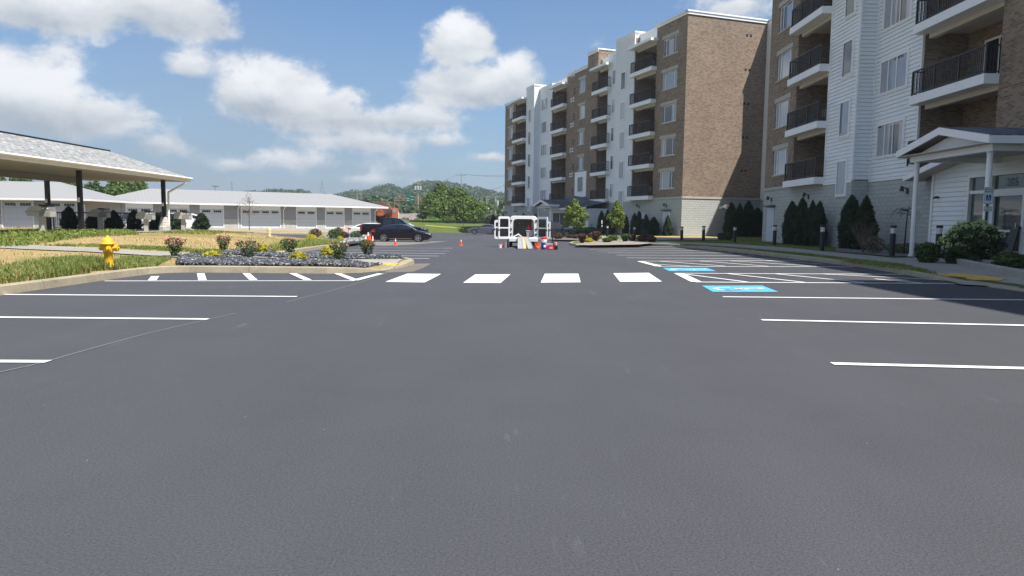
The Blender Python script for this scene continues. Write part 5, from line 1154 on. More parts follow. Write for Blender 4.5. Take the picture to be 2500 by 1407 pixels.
for a in ((-.117,1.588,.117,1.595),(-.117,1.715,.117,1.722),(-.117,1.595,-.11,1.715),(.11,1.595,.117,1.715)): mb.box(a[0],-.0235,a[1],a[2],-.0205,a[3])
mb.build('border', M_SG, p2_); text('VAN', .052, (0,-.024,1.685), ROT_S, M_SG, p2_); text('ACCESSIBLE', .034, (0,-.024,1.628), ROT_S, M_SG, p2_)
l = at(1568, 582, .14); t = thing('notice_post', 'dark notice post with two narrow pale plates and a black lidded box', 'post', l)
mb = MB(); mb.box(-.03,-.03,-.1,.03,.03,1.95); mb.build('post', M_BLACK, t); mb = MB(); mb.box(-.09,-.05,1.5,-.01,-.032,1.95); mb.box(.01,-.05,1.5,.09,-.032,1.95); mb.build('sign_panel', M_SW, t)
mb = MB(); mb.prism([(.03,.1),(.42,.1),(.42,.72),(.03,.8)], -.2, .2); mb.build('box', M_BLACK, t)
t = thing('trail_sign', 'thin dark pole with small white tags left of the slim young tree', 'sign', at(1468, 582, .14)); mb = MB(); mb.tube((0,0,-.1),(0,0,1.55),.02,n=6); mb.build('post', M_BLACK, t); mb = MB(); mb.box(-.02,-.03,1.2,.06,-.02,1.5); mb.box(.0,-.03,.95,.07,-.02,1.1); mb.build('sign_panel', M_SW, t)
t = thing('leaning_board', 'black narrow board leaning against the glass entry door', 'board', (17.2, 24.75, .16)); mb = MB(); mb.box(-.03,-.2,0,.03,.2,1.15,Matrix.Rotation(.22, 4, 'Y')); mb.build('panel', M_BLACK, t)
# =================== VEHICLES ===================
M_TYRE = mat('tyre', (.018,.018,.018), .85); M_RIM = mat('alloy', (.55,.55,.56), .28, 1.); M_RIMD = mat('dark_alloy', (.08,.08,.085), .35, .8)
def paint(nm, c, metal=.0): return mat(nm, c, .2, metal, spec=.35, coat=.12 if 'black' in nm else .9)
P_BLK = paint('black_paint', (.006,.006,.009)); P_WHT = paint('white_paint', (.72,.73,.74)); P_GRY = paint('grey_paint', (.11,.115,.14), .4); P_NVY = paint('dark_blue_paint', (.03,.045,.065), .5)
M_HEAD = mat('headlight', (.55,.57,.6), .1, .3); M_TAIL = mat('tail_lamp', (.42,.01,.015), .2); M_CHR = mat('chrome', (.62,.62,.62), .12, 1.)
def wheel(root, x, y, R, w, rim, spokes=5, side=1):
    MM = Matrix.Translation((x, y, R)) @ Matrix.Rotation(-PI/2*side, 4, 'X')       # local z -> outward
    mb = MB(); mb.smooth = True; mb.lathe([(R*.68,-w/2),(R*.94,-w/2),(R,-w*.36),(R,w*.36),(R*.94,w/2),(R*.70,w/2),(R*.67,w*.42)], 28); wv = mb.build('wheel', M_TYRE, root, MM)
    mb = MB(); mb.lathe([(R*.70,w*.30),(R*.70,w*.5),(R*.64,w*.5),(R*.63,w*.3)], 28); mb.lathe([(R*.14,w*.25),(R*.14,w*.46),(0,w*.48)], 12)
    for k in range(spokes):
        a = 2*PI*k/spokes; Mx = Matrix.Rotation(a, 4, 'Z'); mb.prism([(R*.1,-R*.07),(R*.66,-R*.15),(R*.66,R*.13),(R*.1,R*.07)], w*.30, w*.44, 'z') if False else mb.add([Mx @ Vector(p) for p in [(R*.08,-R*.07,w*.34),(R*.66,-R*.14,w*.38),(R*.66,R*.10,w*.38),(R*.08,R*.07,w*.34),(R*.08,-R*.07,w*.46),(R*.66,-R*.10,w*.48),(R*.66,R*.06,w*.48),(R*.08,R*.07,w*.46)]], [(3,2,1,0),(4,5,6,7),(0,1,5,4),(1,2,6,5),(2,3,7,6),(3,0,4,7)])
    mb.build('rim', rim, wv); mb = MB(); mb.lathe([(R*.66,w*.1),(R*.66,w*.2),(0,w*.2)], 20); mb.build('hub', M_DARK, wv)
def inset(poly, k):
    c = sum((Vector(p) for p in poly), Vector((0,0)))/len(poly); return [tuple(c+(Vector(p)-c)*k) for p in poly]
def car(name, label, cat, loc, rz, Wd, up, low, cab, wx, R, pnt, wins, rim=M_RIM, spokes=5, tum=.17, fr=None, handles=(), extra=None, group=None, xshift=0, dark_roof=None, sc=1):
    """up: top contour rear->front; low: floor height; cab: greenhouse outline; wins: side glass outlines"""
    t = thing(name, label, cat, loc, rz, group, sc); hw = Wd/2; ra = R+.055
    bot = []
    for x in sorted(wx, reverse=True):
        a0 = math.asin(max(-1, min(1, (low-R)/ra)))
        for i in range(11): a = a0+(PI-2*a0)*i/10; bot.append((x+ra*math.cos(a), R+ra*math.sin(a)))
    out = up+[(up[-1][0]-.12, low)]+bot+[(up[0][0]+.15, low+.03)]
    zc = .62; x0 = min(p[0] for p in up); x1 = max(p[0] for p in up); xc = (x0+x1)/2
    def ring(y, ks, dz):
        r = []
        for i, (x, z) in enumerate(out):
            xx = xc+(x-xc)*(ks if i < len(up)+1 or i == len(out)-1 else 1); zz = z-(dz if i < len(up) and z > .75 else 0); r.append((xx, y, zz))
        return r
    mb = MB(); mb.loft([ring(-hw, .955, .10), ring(-hw+.05, .985, .03), ring(-hw+.22, 1, 0), ring(0, 1.012, .0), ring(hw-.22, 1, 0), ring(hw-.05, .985, .03), ring(hw, .955, .10)])
    mb.build('body', pnt, t)
    mb = MB(); mb.box(x0+.35, -hw+.24, low+.02, x1-.35, hw-.24, .78); mb.build('underbody', M_DARK, t)
    # greenhouse
    cb = min(p[1] for p in cab); ct = max(p[1] for p in cab)
    ty = lambda z, s: s*(hw-.055-tum*max(0, (z-cb)/(ct-cb))**1.2)
    mb = MB(); mb.loft([[(x, ty(z,-1), z) for x, z in cab], [(x, ty(z,-1)*.8, z+.012) for x, z in cab], [(x, ty(z,1)*.8, z+.012) for x, z in cab], [(x, ty(z,1), z) for x, z in cab]]); mb.build('cabin', pnt, t)
    for w_ in wins:
        for s in (-1, 1):
            mb = MB(); mb.add([(x, ty(z, s)+s*.006, z) for x, z in w_], [tuple(range(len(w_)))]); mb.build('side_window', M_DGLASS, t, recalc=False)
    if fr:
        for nm, (a, c) in (('rear_window', fr[0]), ('windshield', fr[1])):
            a = Vector(a); c = Vector(c); n = Vector((-(c-a).y, (c-a).x)).normalized()*.022; n = n if n.y > 0 else -n
            a2 = a.lerp(c, .08)+n; c2 = a.lerp(c, .94)+n
            mb = MB(); mb.quad((a2.x, ty(a2.y,-1)*.9, a2.y), (a2.x, ty(a2.y,1)*.9, a2.y), (c2.x, ty(c2.y,1)*.86, c2.y), (c2.x, ty(c2.y,-1)*.86, c2.y)); mb.build(nm, M_DGLASS, t, recalc=False)
    for x in wx:
        for s in (-1, 1): wheel(t, x, s*(hw-.115), R, .21, rim, spokes, s)
    for s in (-1, 1):
        mb = MB(); xm_, zm_ = cab[-1][0]-.28, cb+.09; mb.box(xm_-.09, s*(hw+.02) if s > 0 else -hw-.18, zm_-.01, xm_+.07, hw+.18 if s > 0 else -hw-.02, zm_+.12); mb.build('mirror', pnt, t, bevel=.03)
    for hx, hz in handles:
        for s in (-1, 1): mb = MB(); mb.box(hx-.1, min(s*(hw-.01), s*(hw+.025)), hz, hx+.1, max(s*(hw-.01), s*(hw+.025)), hz+.03); mb.build('door_handle', pnt, t)
    if extra: extra(t, hw)
    return t
def lights(t, hw, hx, hz, tx, tz, hl=.35, tl=.3, hh=.10, th=.15):
    for s in (-1, 1):
        mb = MB(); mb.add([(hx-hl, s*(hw-.02+.012), hz+hh*.6), (hx-.10, s*(hw-.10), hz+hh*.3), (hx+.03, s*(hw-.42), hz+hh*.1), (hx+.03, s*(hw-.42), hz-hh*.5), (hx-.08, s*(hw-.08), hz-hh*.6), (hx-hl*.8, s*(hw-.02+.012), hz+.0)], [(0,1,4,5),(1,2,3,4)]); mb.build('headlight', M_HEAD, t, recalc=False)
        mb = MB(); mb.box(tx-.02, min(s*(hw-.5), s*(hw-.06)), tz-th/2, tx+.06, max(s*(hw-.5), s*(hw-.06)), tz+th/2); mb.box(tx+.04, min(s*(hw-.08), s*(hw+.006)), tz-th/2, tx+tl, max(s*(hw-.08), s*(hw+.006)), tz+th/2); mb.build('tail_lamp', M_TAIL, t)
SED_UP = [(-2.38,.36),(-2.44,.62),(-2.43,.86),(-2.34,1.03),(-2.0,1.075),(-1.2,1.03),(0,1.0),(.95,.985),(1.5,.93),(1.95,.84),(2.28,.72),(2.43,.60),(2.45,.42),(2.38,.28)]
SED_CAB = [(-2.12,1.03),(-1.55,1.27),(-.95,1.42),(-.35,1.465),(.15,1.455),(.55,1.37),(1.22,.97)]
SED_WIN = [[(-1.72,1.08),(-1.35,1.24),(-.95,1.345),(-.35,1.39),(-.30,1.06)],[(-.20,1.06),(-.22,1.395),(.12,1.385),(.48,1.31),(.95,1.05)]]
def sed_x(t, hw):
    lights(t, hw, 2.40, .70, -2.43, .87)
    for s in (-1, 1):
        mb = MB(); pts = [(-1.85,1.06),(-1.42,1.265),(-.98,1.375),(-.35,1.42),(.14,1.415),(.52,1.33),(1.05,1.02)]
        f = lambda z: s*(hw-.055-.17*max(0,(z-.97)/.495)**1.2+.012)
        mb.loft([[(x,f(z),z),(x,f(z+.018),z+.018)] for x, z in pts], close=False, caps=False); mb.build('chrome_trim', M_CHR, t, recalc=False)
        mb = MB(); mb.box(-1.0, min(s*(hw-.03), s*(hw+.005)), .27, .9, max(s*(hw-.03), s*(hw+.005)), .30); mb.build('sill_trim', M_CHR, t)
    mb = MB(); mb.box(2.40,-.5,.36,2.47,.5,.52); mb.build('grille', M_DARK, t); mb = MB(); mb.box(-2.47,-.27,.62,-2.43,.27,.76); mb.build('number_plate', M_WHT, t)
l = at(982, 590.8, 0); 
def on_ground(px_rear, px_front, py, Lc):      # place a car by its own real length between two columns
    q = G((px_rear+px_front)/2, py); return (q[0], q[1], zg(*q))
l = on_ground(911, 1053, 590.6, 4.9); s_ = (AZ(1053,570)-AZ(911,570))*l[1]/4.9
car('parked_car', 'black sedan with silver wheels and chrome window line behind the cones', 'car', l, .02, 1.84, SED_UP, .20, SED_CAB, (-1.42,1.42), .34, P_BLK, SED_WIN, fr=[((-2.12,1.03),(-.95,1.42)),((1.22,.97),(.3,1.44))], handles=[(-.75,.93),(.45,.90)], extra=sed_x, sc=s_)
def wx_(t, hw): lights(t, hw, 2.40, .70, -2.43, .90)
l = (AZ(856,560)*68.5+2.42*.98, 68.5, zg(-13,68.5)+.0); car('parked_car', 'white sedan parked behind the black pickup', 'car', l, 0, 1.84, SED_UP, .20, SED_CAB, (-1.42,1.42), .34, P_WHT, SED_WIN, rim=M_RIMD, fr=[((-2.12,1.03),(-.95,1.42)),((1.22,.97),(.3,1.44))], extra=wx_, handles=[(-.75,.93),(.45,.90)])
# pickup
PU_UP = [(-2.92,.50),(-2.95,.80),(-2.92,1.34),(-2.85,1.36),(-1.12,1.36),(-.9,1.20),(.9,1.17),(1.35,1.24),(2.3,1.16),(2.72,1.07),(2.88,.92),(2.92,.62),(2.86,.42)]
PU_CAB = [(-1.16,1.18),(-1.06,1.84),(-.85,1.92),(-.2,1.95),(.35,1.92),(.62,1.84),(1.42,1.20)]
PU_WIN = [[(-.92,1.28),(-.88,1.80),(-.12,1.84),(-.10,1.28)],[(.02,1.28),(.0,1.84),(.38,1.82),(.56,1.76),(1.12,1.28)]]
def pu_x(t, hw):
    lights(t, hw, 2.86, .98, -2.93, 1.08, hh=.16, tl=.16, th=.42)
    mb = MB(); mb.box(-3.06,-hw+.1,.48,-2.93,hw-.1,.66); mb.build('rear_bumper', M_BLACK, t); mb = MB(); mb.box(-2.75,-hw+.16,1.365,-1.2,hw-.16,1.40); mb.build('bed_cover', M_BLACK, t)
    mb = MB(); mb.box(2.88,-.6,.62,2.95,.6,.98); mb.build('grille', M_CHR, t); mb = MB(); mb.box(-2.0,-hw-.03,.36,1.2,-hw+.12,.42); mb.box(-2.0,hw-.12,.36,1.2,hw+.03,.42) if False else None; mb.build('side_step', M_BLACK, t)
yy = 64.3; xr = AZ(884,570)*yy; xf = AZ(1044.5,570)*yy; s_ = (xf-xr)/5.9
car('pickup_truck', 'black crew cab pickup truck between the white and the black sedan', 'pickup', ((xr+xf)/2, yy, zg(-10,yy)), .0, 1.98, PU_UP, .42, PU_CAB, (-1.85,1.85), .41, P_BLK, PU_WIN, fr=[((-1.16,1.18),(-1.06,1.84)),((1.42,1.20),(.62,1.84))], handles=[(-.35,1.14),(.6,1.12)], extra=pu_x, tum=.2, sc=s_)
# sports coupe facing left
CO_UP = [(-2.28,.40),(-2.36,.75),(-2.30,1.0),(-1.9,1.03),(-.9,1.0),(.6,.95),(1.2,.90),(1.75,.84),(2.2,.74),(2.36,.60),(2.38,.42),(2.3,.26)]
CO_CAB = [(-2.05,1.0),(-1.2,1.28),(-.55,1.37),(-.1,1.36),(.25,1.28),(1.05,.92)]
CO_WIN = [[(-1.15,1.06),(-.9,1.22),(-.52,1.30),(-.12,1.29),(.2,1.21),(.72,1.0)]]
def co_x(t, hw): lights(t, hw, 2.33, .68, -2.34, .85, th=.12)
yy = 97.; car('parked_car', 'grey two-door sports coupe left of the van, nose to the left', 'car', (AZ(1142,560)*yy+2.38, yy, zg(-3,yy)), PI, 1.9, CO_UP, .20, CO_CAB, (-1.35,1.42), .35, P_GRY, CO_WIN, fr=[((-2.05,1.0),(-.55,1.37)),((1.05,.92),(.1,1.34))], extra=co_x)
# dark crossover facing right, behind the planting bed
SU_UP = [(-2.22,.45),(-2.30,.80),(-2.28,1.05),(-1.6,1.08),(0,1.04),(.8,1.05),(1.5,1.0),(2.0,.90),(2.25,.76),(2.32,.55),(2.25,.34)]
SU_CAB = [(-2.2,1.05),(-1.98,1.5),(-1.5,1.62),(-.6,1.68),(.1,1.64),(.45,1.55),(1.25,1.04)]
SU_WIN = [[(-1.9,1.12),(-1.78,1.42),(-1.2,1.5),(-1.15,1.12)],[(-1.05,1.12),(-1.1,1.53),(-.25,1.56),(-.22,1.12)],[(-.1,1.12),(-.13,1.56),(.12,1.54),(.4,1.46),(.98,1.12)]]
def su_x(t, hw): lights(t, hw, 2.24, .84, -2.28, 1.02, th=.2, hh=.14)
yy = 74.6; car('parked_car', 'dark blue crossover right of the van, behind the brownish red shrub', 'car', (AZ(1403,560)*yy-2.2, yy, zg(5,yy)), 0, 1.85, SU_UP, .26, SU_CAB, (-1.32,1.38), .35, P_NVY, SU_WIN, fr=[((-2.2,1.05),(-1.98,1.5)),((1.25,1.04),(.35,1.6))], extra=su_x, tum=.2)
car('parked_car', 'silver car glimpsed between the left van door and the crossover', 'car', (AZ(1330,560)*84-1.5, 84, zg(3,84)), 0, 1.85, SU_UP, .26, SU_CAB, (-1.32,1.38), .35, paint('silver_paint', (.4,.42,.43), .6), SU_WIN, fr=[((-2.2,1.05),(-1.98,1.5)),((1.25,1.04),(.35,1.6))], extra=su_x, tum=.2) if False else None
for px, yy, lab, rz in ((312, 72., 'white car behind the picket fence, between second and third grill', -PI*.5), (424, 73.5, 'white car behind the carport corner post and last grill', -PI*.5)):
    car('parked_car', lab, 'car', (AZ(px,550)*yy, yy+1., zg(-27,yy)+.08), rz-.28, 1.85, SU_UP, .26, SU_CAB, (-1.32,1.38), .35, P_WHT, SU_WIN, rim=M_RIMD, fr=[((-2.2,1.05),(-1.98,1.5)),((1.25,1.04),(.35,1.6))], extra=su_x, tum=.2)
yy = 88.; car('parked_car', 'white car mostly hidden behind the pickup hood', 'car', (AZ(990,545)*yy, yy, zg(-8,yy)), .12, 1.85, SED_UP, .20, SED_CAB, (-1.42,1.42), .34, P_WHT, SED_WIN, fr=[((-2.12,1.03),(-.95,1.42)),((1.22,.97),(.3,1.44))], extra=wx_, sc=1.0)
# =================== VAN ===================
q = G(1277.5, 604.3); VZ = zg(*q); VN = thing('cargo_van', 'white cargo van seen from behind with all its doors open', 'van', (q[0], q[1]+.0, VZ), 0)
hw, Hv = .865, 1.88
def rr(hw, z0, z1, r, n=6, tap=.0, y=0.):
    pts = []
    for cx, cz, a0 in ((hw-r, z1-r, 0), (-hw+r, z1-r, 90), (-hw+r*.6, z0+r*.6, 180), (hw-r*.6, z0+r*.6, 270)):
        rad = r if cz > 1 else r*.6
        for i in range(n+1): a = math.radians(a0+90*i/n); x = cx+rad*math.cos(a); z = cz+rad*math.sin(a); pts.append((x*(1-tap*max(0, (z-1.0)/(z1-1.0))), y, z))
    return pts
mb = MB(); o1 = rr(hw, .42, Hv, .2, tap=.07, y=.06); o0 = rr(hw-.03, .45, Hv-.02, .2, tap=.07, y=.0); i0 = rr(.64, .60, 1.70, .2, tap=.05, y=-.01); i1 = rr(.62, .62, 1.68, .19, tap=.05, y=.2); oF = rr(hw, .42, Hv, .2, tap=.07, y=2.9)
mb.loft([i1, i0, o0, o1, oF], caps=False); mb.build('body', P_WHT, VN)
mb = MB(); fr_ = [rr(hw, .42, Hv, .2, tap=.07, y=2.9), rr(hw-.01, .42, Hv-.06, .2, tap=.08, y=3.2), rr(hw-.03, .42, 1.25, .2, tap=.02, y=3.9), rr(hw-.08, .42, 1.08, .18, y=4.45), rr(hw-.2, .45, .9, .12, y=4.62)]; mb.loft(fr_); mb.build('hood', P_WHT, VN)
M_VIN = mat('van_lining', (.74,.69,.64), .8, var=.08, vscale=3)
mb = MB(); a = rr(.70, .60, 1.78, .16, tap=.05, y=.18); c = rr(.70, .60, 1.78, .16, tap=.05, y=2.5); mb.loft([a, c], caps=False); mb.add(c, [tuple(range(len(c)))]); mb.build('interior_lining', M_VIN, VN, recalc=False)
mb = MB(); mb.box(-.36,2.43,1.28,.22,2.49,1.52); mb.build('bulkhead_window', M_DGLASS, VN); mb = MB(); mb.box(-.30,2.40,1.3,-.05,2.425,1.34); mb.box(-.2,2.40,1.40,.05,2.425,1.46); mb.build('bulkhead_sticker', M_WHT, VN)
mb = MB(); mb.box(-.62,.12,.585,.62,2.45,.62); mb.build('load_floor', mat('van_floor', (.10,.10,.10), .8), VN)
mb = MB(); mb.prism([(-.10,.33),(.08,.40),(.08,.60),(-.10,.56)], -hw+.0, hw-.0, 'x'); mb.build('rear_bumper', P_WHT, VN, bevel=.03)
mb = MB(); mb.box(-hw+.1,.15,.26,hw-.1,4.2,.42); mb.build('underbody', M_DARK, VN)
for x in (-1, 1):
    for yw in (.85, 3.75):
        MM = Matrix.Translation((x*(hw-.11), yw, .31)) @ Matrix.Rotation(PI/2*x, 4, 'Y'); mb = MB(); mb.lathe([(.2,-.1),(.29,-.1),(.31,-.07),(.31,.07),(.29,.1),(.2,.1)], 24); w_ = mb.build('wheel', M_TYRE, VN, MM); mb = MB(); mb.lathe([(.2,-.04),(.2,.09),(.05,.11),(0,.11)], 16); mb.build('rim', M_RIM, w_)
    mb = MB(); mb.box(min(x*(hw-.055), x*(hw+.005)), -.01, .95, max(x*(hw-.055), x*(hw+.005)), .06, 1.35); mb.build('tail_lamp', M_TAIL, VN)
mb = MB(); [mb.box(x, .3, Hv-.005, x+.05, 2.7, Hv+.02) for x in (-.5, -.25, 0, .25, .5)]; mb.build('roof_rib', P_WHT, VN)
mb = MB(); mb.box(-.24,-.13,.42,.24,-.11,.54); mb.build('number_plate', M_SW, VN)
for x in (-1, 1):
    for z in (.75, 1.05, 1.55): mb = MB(); mb.box(min(x*.70, x*.80), -.05, z, max(x*.70, x*.80), -.015, z+.09); mb.build('hinge', M_BLACK, VN)
    mb = MB(); mb.tube((x*.66, .25, 1.5), (x*.60, 2.3, 1.62), .02, n=6); mb.build('cargo_rail', M_BLACK, VN)
def vdoor(side, ang, w, z0, z1, hy, name='rear_door'):
    M = Matrix.Translation((side*(hw-.03), hy, 0)) @ Matrix.Rotation(ang, 4, 'Z')
    mb = MB(); s = side; f = lambda a, c: (min(s*a, s*c), max(s*a, s*c))
    def rring(x0, x1, za, zb, r, y, n=5):
        pts = []
        for cx, cz, a0 in ((x1-r, zb-r, 0), (x0+r, zb-r, 90), (x0+r, za+r, 180), (x1-r, za+r, 270)):
            for i in range(n+1): a_ = math.radians(a0+90*i/n); pts.append((cx+r*math.cos(a_), y, cz+r*math.sin(a_)))
        return pts
    xa_, xb_ = f(0, w); xi, xj = f(.09, w-.09)
    for za, zb, lo_, hi_ in ((z0, z1, 1.16, z1-.14),):
        mb.loft([rring(xi, xj, za+.14, zb-.14, .07, -.035), rring(xa_, xb_, za, zb, .11, -.035), rring(xa_, xb_, za, zb, .11, .04), rring(xi, xj, za+.14, zb-.14, .07, .04), rring(xi, xj, za+.14, zb-.14, .07, -.035)], caps=False)
    mb.box(xi-.01, -.034, 1.12, xj+.01, .038, 1.2)
    d_ = mb.build(name, P_WHT, VN, M)
    mb = MB(); x0_, x1_ = f(.085, w-.085); mb.box(x0_, -.02, 1.19, x1_, .0, z1-.12); mb.build('pane', M_DGLASS, d_)
    mb = MB(); mb.box(x0_, -.03, z0+.12, x1_, .03, 1.125); mb.box(x0_+.06, -.034, .8, x1_-.06, -.0305, .81); mb.build('door_lining', M_BLACK, d_)
    mb = MB(); x0_, x1_ = f(w-.06, w+.02); mb.box(x0_, -.05, .98, x1_, -.042, 1.08); mb.build('latch', M_BLACK, d_)
vdoor(-1, math.radians(28), .76, .5, 1.84, .0); vdoor(1, math.radians(-38), .74, .5, 1.84, .0)
vdoor(-1, math.radians(14), 1.02, .42, 1.62, 3.1, 'front_door'); vdoor(1, math.radians(-22), 1.0, .42, 1.58, 3.1, 'front_door')
def local(px, py, yoff=0.):       # spot on the ground near the van
    q = G(px, py); return (q[0], q[1], zg(*q))
# ramps and plank
def ramp(label, name, cat, x0, xt, w, m, grp=None):
    y1 = q_[1]+.0; 
    a = Vector((xt, VY+.05, VZ+.60)); e = G(x0, 609.3); c = Vector((e[0], e[1], zg(*e)+.02)); t = thing(name, label, cat, tuple(c), 0, grp)
    dd = a-c; Ln = dd.length; Y = dd.normalized(); Xv = Vector((1,0,0)); Zv = Xv.cross(Y).normalized(); Xv = Y.cross(Zv); M = Matrix(((Xv.x,Y.x,Zv.x,0),(Xv.y,Y.y,Zv.y,0),(Xv.z,Y.z,Zv.z,0),(0,0,0,1)))
    mb = MB(); mb.box(-w/2, 0, 0, w/2, Ln, .035)
    if m is M_ALU: [mb.box(-w/2+.02, .08+k*.16, .036, w/2-.02, .095+k*.16, .046) for k in range(int(Ln/.16))]
    mb.build('deck', m, t, M)
    if m is M_ALU:
        mb = MB(); mb.box(-w/2-.012, 0, -.03, -w/2-.001, Ln, .07); mb.box(w/2+.001, 0, -.03, w/2+.012, Ln, .07); mb.build('side_rail', m, t, M)
VY = q[1]; q_ = q; M_ALU = mat('aluminium', (.62,.63,.64), .4, .4); M_WOOD = mat('raw_plank', (.62,.42,.18), .8, var=.15, vscale=5)
vx = q[0]; sc_ = VY/FX
ramp('left grey aluminium loading ramp at the van tail', 'loading_ramp', 'ramp', 1270.5, vx-.20, .25, M_ALU, 'aluminium loading ramps behind the van')
ramp('right grey aluminium loading ramp at the van tail', 'loading_ramp', 'ramp', 1295, vx+.16, .25, M_ALU, 'aluminium loading ramps behind the van')
ramp('yellowish wooden plank between the two aluminium ramps', 'wooden_plank', 'plank', 1281, vx+.0, .17, M_WOOD)
# cargo
t = thing('storage_tote', 'translucent grey storage tote in the right corner of the van', 'tote', (vx+.38, VY+.45, VZ+.62)); mb = MB(); mb.loft([[(-.17,-.2,0),(.17,-.2,0),(.17,.2,0),(-.17,.2,0)],[(-.21,-.24,.36),(.21,-.24,.36),(.21,.24,.36),(-.21,.24,.36)]]); mb.build('bin', mat('grey_plastic', (.30,.33,.37), .4), t); mb = MB(); mb.box(-.23,-.26,.36,.23,.26,.40); mb.build('lid', mat('light_plastic', (.5,.52,.55), .4), t)
t = thing('red_bag', 'red bag sitting on the grey tote in the van', 'bag', (vx+.36, VY+.45, VZ+1.025)); mb = MB(); mb.smooth = True; mb.lathe([(.14,0),(.17,.08),(.14,.2),(.07,.3),(.02,.34)], 10, M=Matrix.Diagonal((.9,.8,1))); mb.build('bag', mat('red_nylon', (.55,.03,.02), .6), t)
t = thing('dust_sheet', 'cream cloth hanging inside the right wall of the van', 'cloth', (vx+.55, VY+.6, VZ+.95)); mb = MB(); mb.add([(-.02,-.3,0),(.0,.3,0),(.08,.3,.72),(.05,-.1,.74),(-.14,.0,.05),(-.05,.05,.5)], [(0,4,5,3),(4,1,2,5),(3,5,2)]); mb.build('sheet', mat('cream_cloth', (.7,.62,.45), .9), t, recalc=False)
t = thing('folding_stand', 'white folding bracket lying on the van floor at the left', 'bracket', (vx-.38, VY+.18, VZ+.62)); mb = MB(); mb.prism([(-.28,0),(.06,.20),(.1,.2),(.34,.0),(.28,0),(.07,.12),(-.18,0)], -.12, .12); mb.build('stand', M_TRIM, t)
# buckets and kit on the ground
def bucket(label, px, py, r, h, m, grp=None, lid=None, handle=True, name='bucket'):
    t = thing(name, label, 'bucket', local(px, py), .3, grp); mb = MB(); mb.lathe([(r*.86,0),(r,h*.96),(r*1.06,h*.965),(r*1.06,h),(r*.95,h),(r*.84,.03)], 20); mb.build('pail', m, t)
    if handle: mb = MB(); pts = [(r*1.05*math.cos(a), -.02-.55*h*math.sin(a)*.0-r*.9*math.sin(a)*.2, h*.9-r*1.5*math.sin(a)) for a in [PI*k/10 for k in range(11)]]; pts = [(x, -r*1.08, z) for x, y, z in pts]; [mb.tube(a, c, .006, n=5) for a, c in zip(pts, pts[1:])]; mb.build('handle', M_WHT, t)
    if lid: mb = MB(); mb.lathe([(r*1.08,h),(r*1.08,h+.03),(0,h+.035)], 20); mb.build('lid', lid, t)
    return t
M_OB = mat('bucket_orange', (.80,.11,.015), .4); M_BB = mat('bucket_blue', (.01,.07,.42), .4); M_RD = mat('cooler_red', (.62,.03,.04), .4)
bucket('orange bucket right of the loading ramps', 1311.5, 609.5, .145, .37, M_OB)
t = bucket('blue bucket under the red and white cooler jug', 1327.5, 609.5, .15, .37, M_BB, lid=M_WHT, handle=False)
mb = MB(); mb.box(-.06,-.152,.12,.06,-.148,.24); mb.build('sticker', M_WHT, t)
l = local(1327.5, 609.5); t = thing('cooler_jug', 'red and white cooler jug standing on the blue bucket', 'cooler', (l[0]+.01, l[1], l[2]+.41)); mb = MB(); mb.lathe([(.14,0),(.15,.02),(.15,.13),(.14,.15)], 20); mb.build('jug', M_WHT, t); mb = MB(); mb.lathe([(.152,.13),(.155,.2),(.10,.24),(.05,.245),(.045,.28),(0,.28)], 20); mb.build('lid', M_RD, t)
t = thing('toolbox', 'red plastic crate of supplies right of the blue bucket', 'crate', local(1343, 610)); mb = MB(); mb.loft([[(-.19,-.13,0),(.19,-.13,0),(.19,.13,0),(-.19,.13,0)],[(-.22,-.15,.2),(.22,-.15,.2),(.22,.15,.2),(-.22,.15,.2)]]); mb.build('box', M_RD, t); mb = MB(); mb.box(-.05,-.16,.05,.12,-.152,.15); mb.build('sticker', mat('pale_pink', (.7,.35,.35), .6), t)
mb = MB(); mb.box(-.24,.0,.28,.14,.12,.31); mb.box(-.2,.02,.2,-.17,.08,.28); mb.box(.08,.02,.2,.11,.08,.28); mb.build('tray', M_TRIM, t)
t = thing('backpack_sprayer', 'black sprayer tank with upright nozzle at the right end of the kit', 'sprayer', local(1351, 609.5)); mb = MB(); mb.lathe([(.11,0),(.15,.05),(.16,.25),(.12,.36),(.06,.42),(.05,.5),(.02,.52)], 16); mb.build('tank', M_BLACK, t); mb = MB(); mb.tube((-.03,0,.45),(-.08,0,.66),.035,.025,8); mb.tube((-.08,0,.63),(.0,-.05,.68),.03,n=8); mb.build('nozzle', M_BLACK, t)
t = thing('paint_can', 'black can with pink label at the far right of the kit', 'can', local(1357, 610)); mb = MB(); mb.lathe([(.09,0),(.1,.02),(.1,.2),(.06,.24)], 16); mb.build('can', M_BLACK, t); mb = MB(); mb.lathe([(.065,.24),(.065,.36),(.03,.38)], 14); mb.build('cap', mat('pale_pink', (.7,.35,.35), .6), t)
bucket('small white pot left of the van tail', 1221, 606, .10, .2, M_WHT, 'white paint pots left of the van', handle=False); t = thing('red_canister', 'small dull red canister left of the van tail', 'canister', local(1225.5, 605)); mb = MB(); mb.lathe([(.12,0),(.13,.15),(.1,.24),(.04,.3)], 12); mb.build('can', mat('dull_red', (.28,.04,.04), .6), t)
t = thing('tool_pail', 'narrow grey pail with black lining beside the van left wheel', 'bucket', local(1233, 605.5)); mb = MB(); mb.lathe([(.11,0),(.12,.34),(.10,.34),(.09,.05)], 14); mb.build('pail', M_GREY, t); mb = MB(); mb.box(.12,-.05,0,.2,.05,.5); mb.build('panel', M_BLACK, t)

# =================== BACKGROUND ===================
def bgx(px, d): return AZ(px, 530)*d
def bz(py, px, d): return EYE+(541+.0115*(px-1250)-py)/FX*d
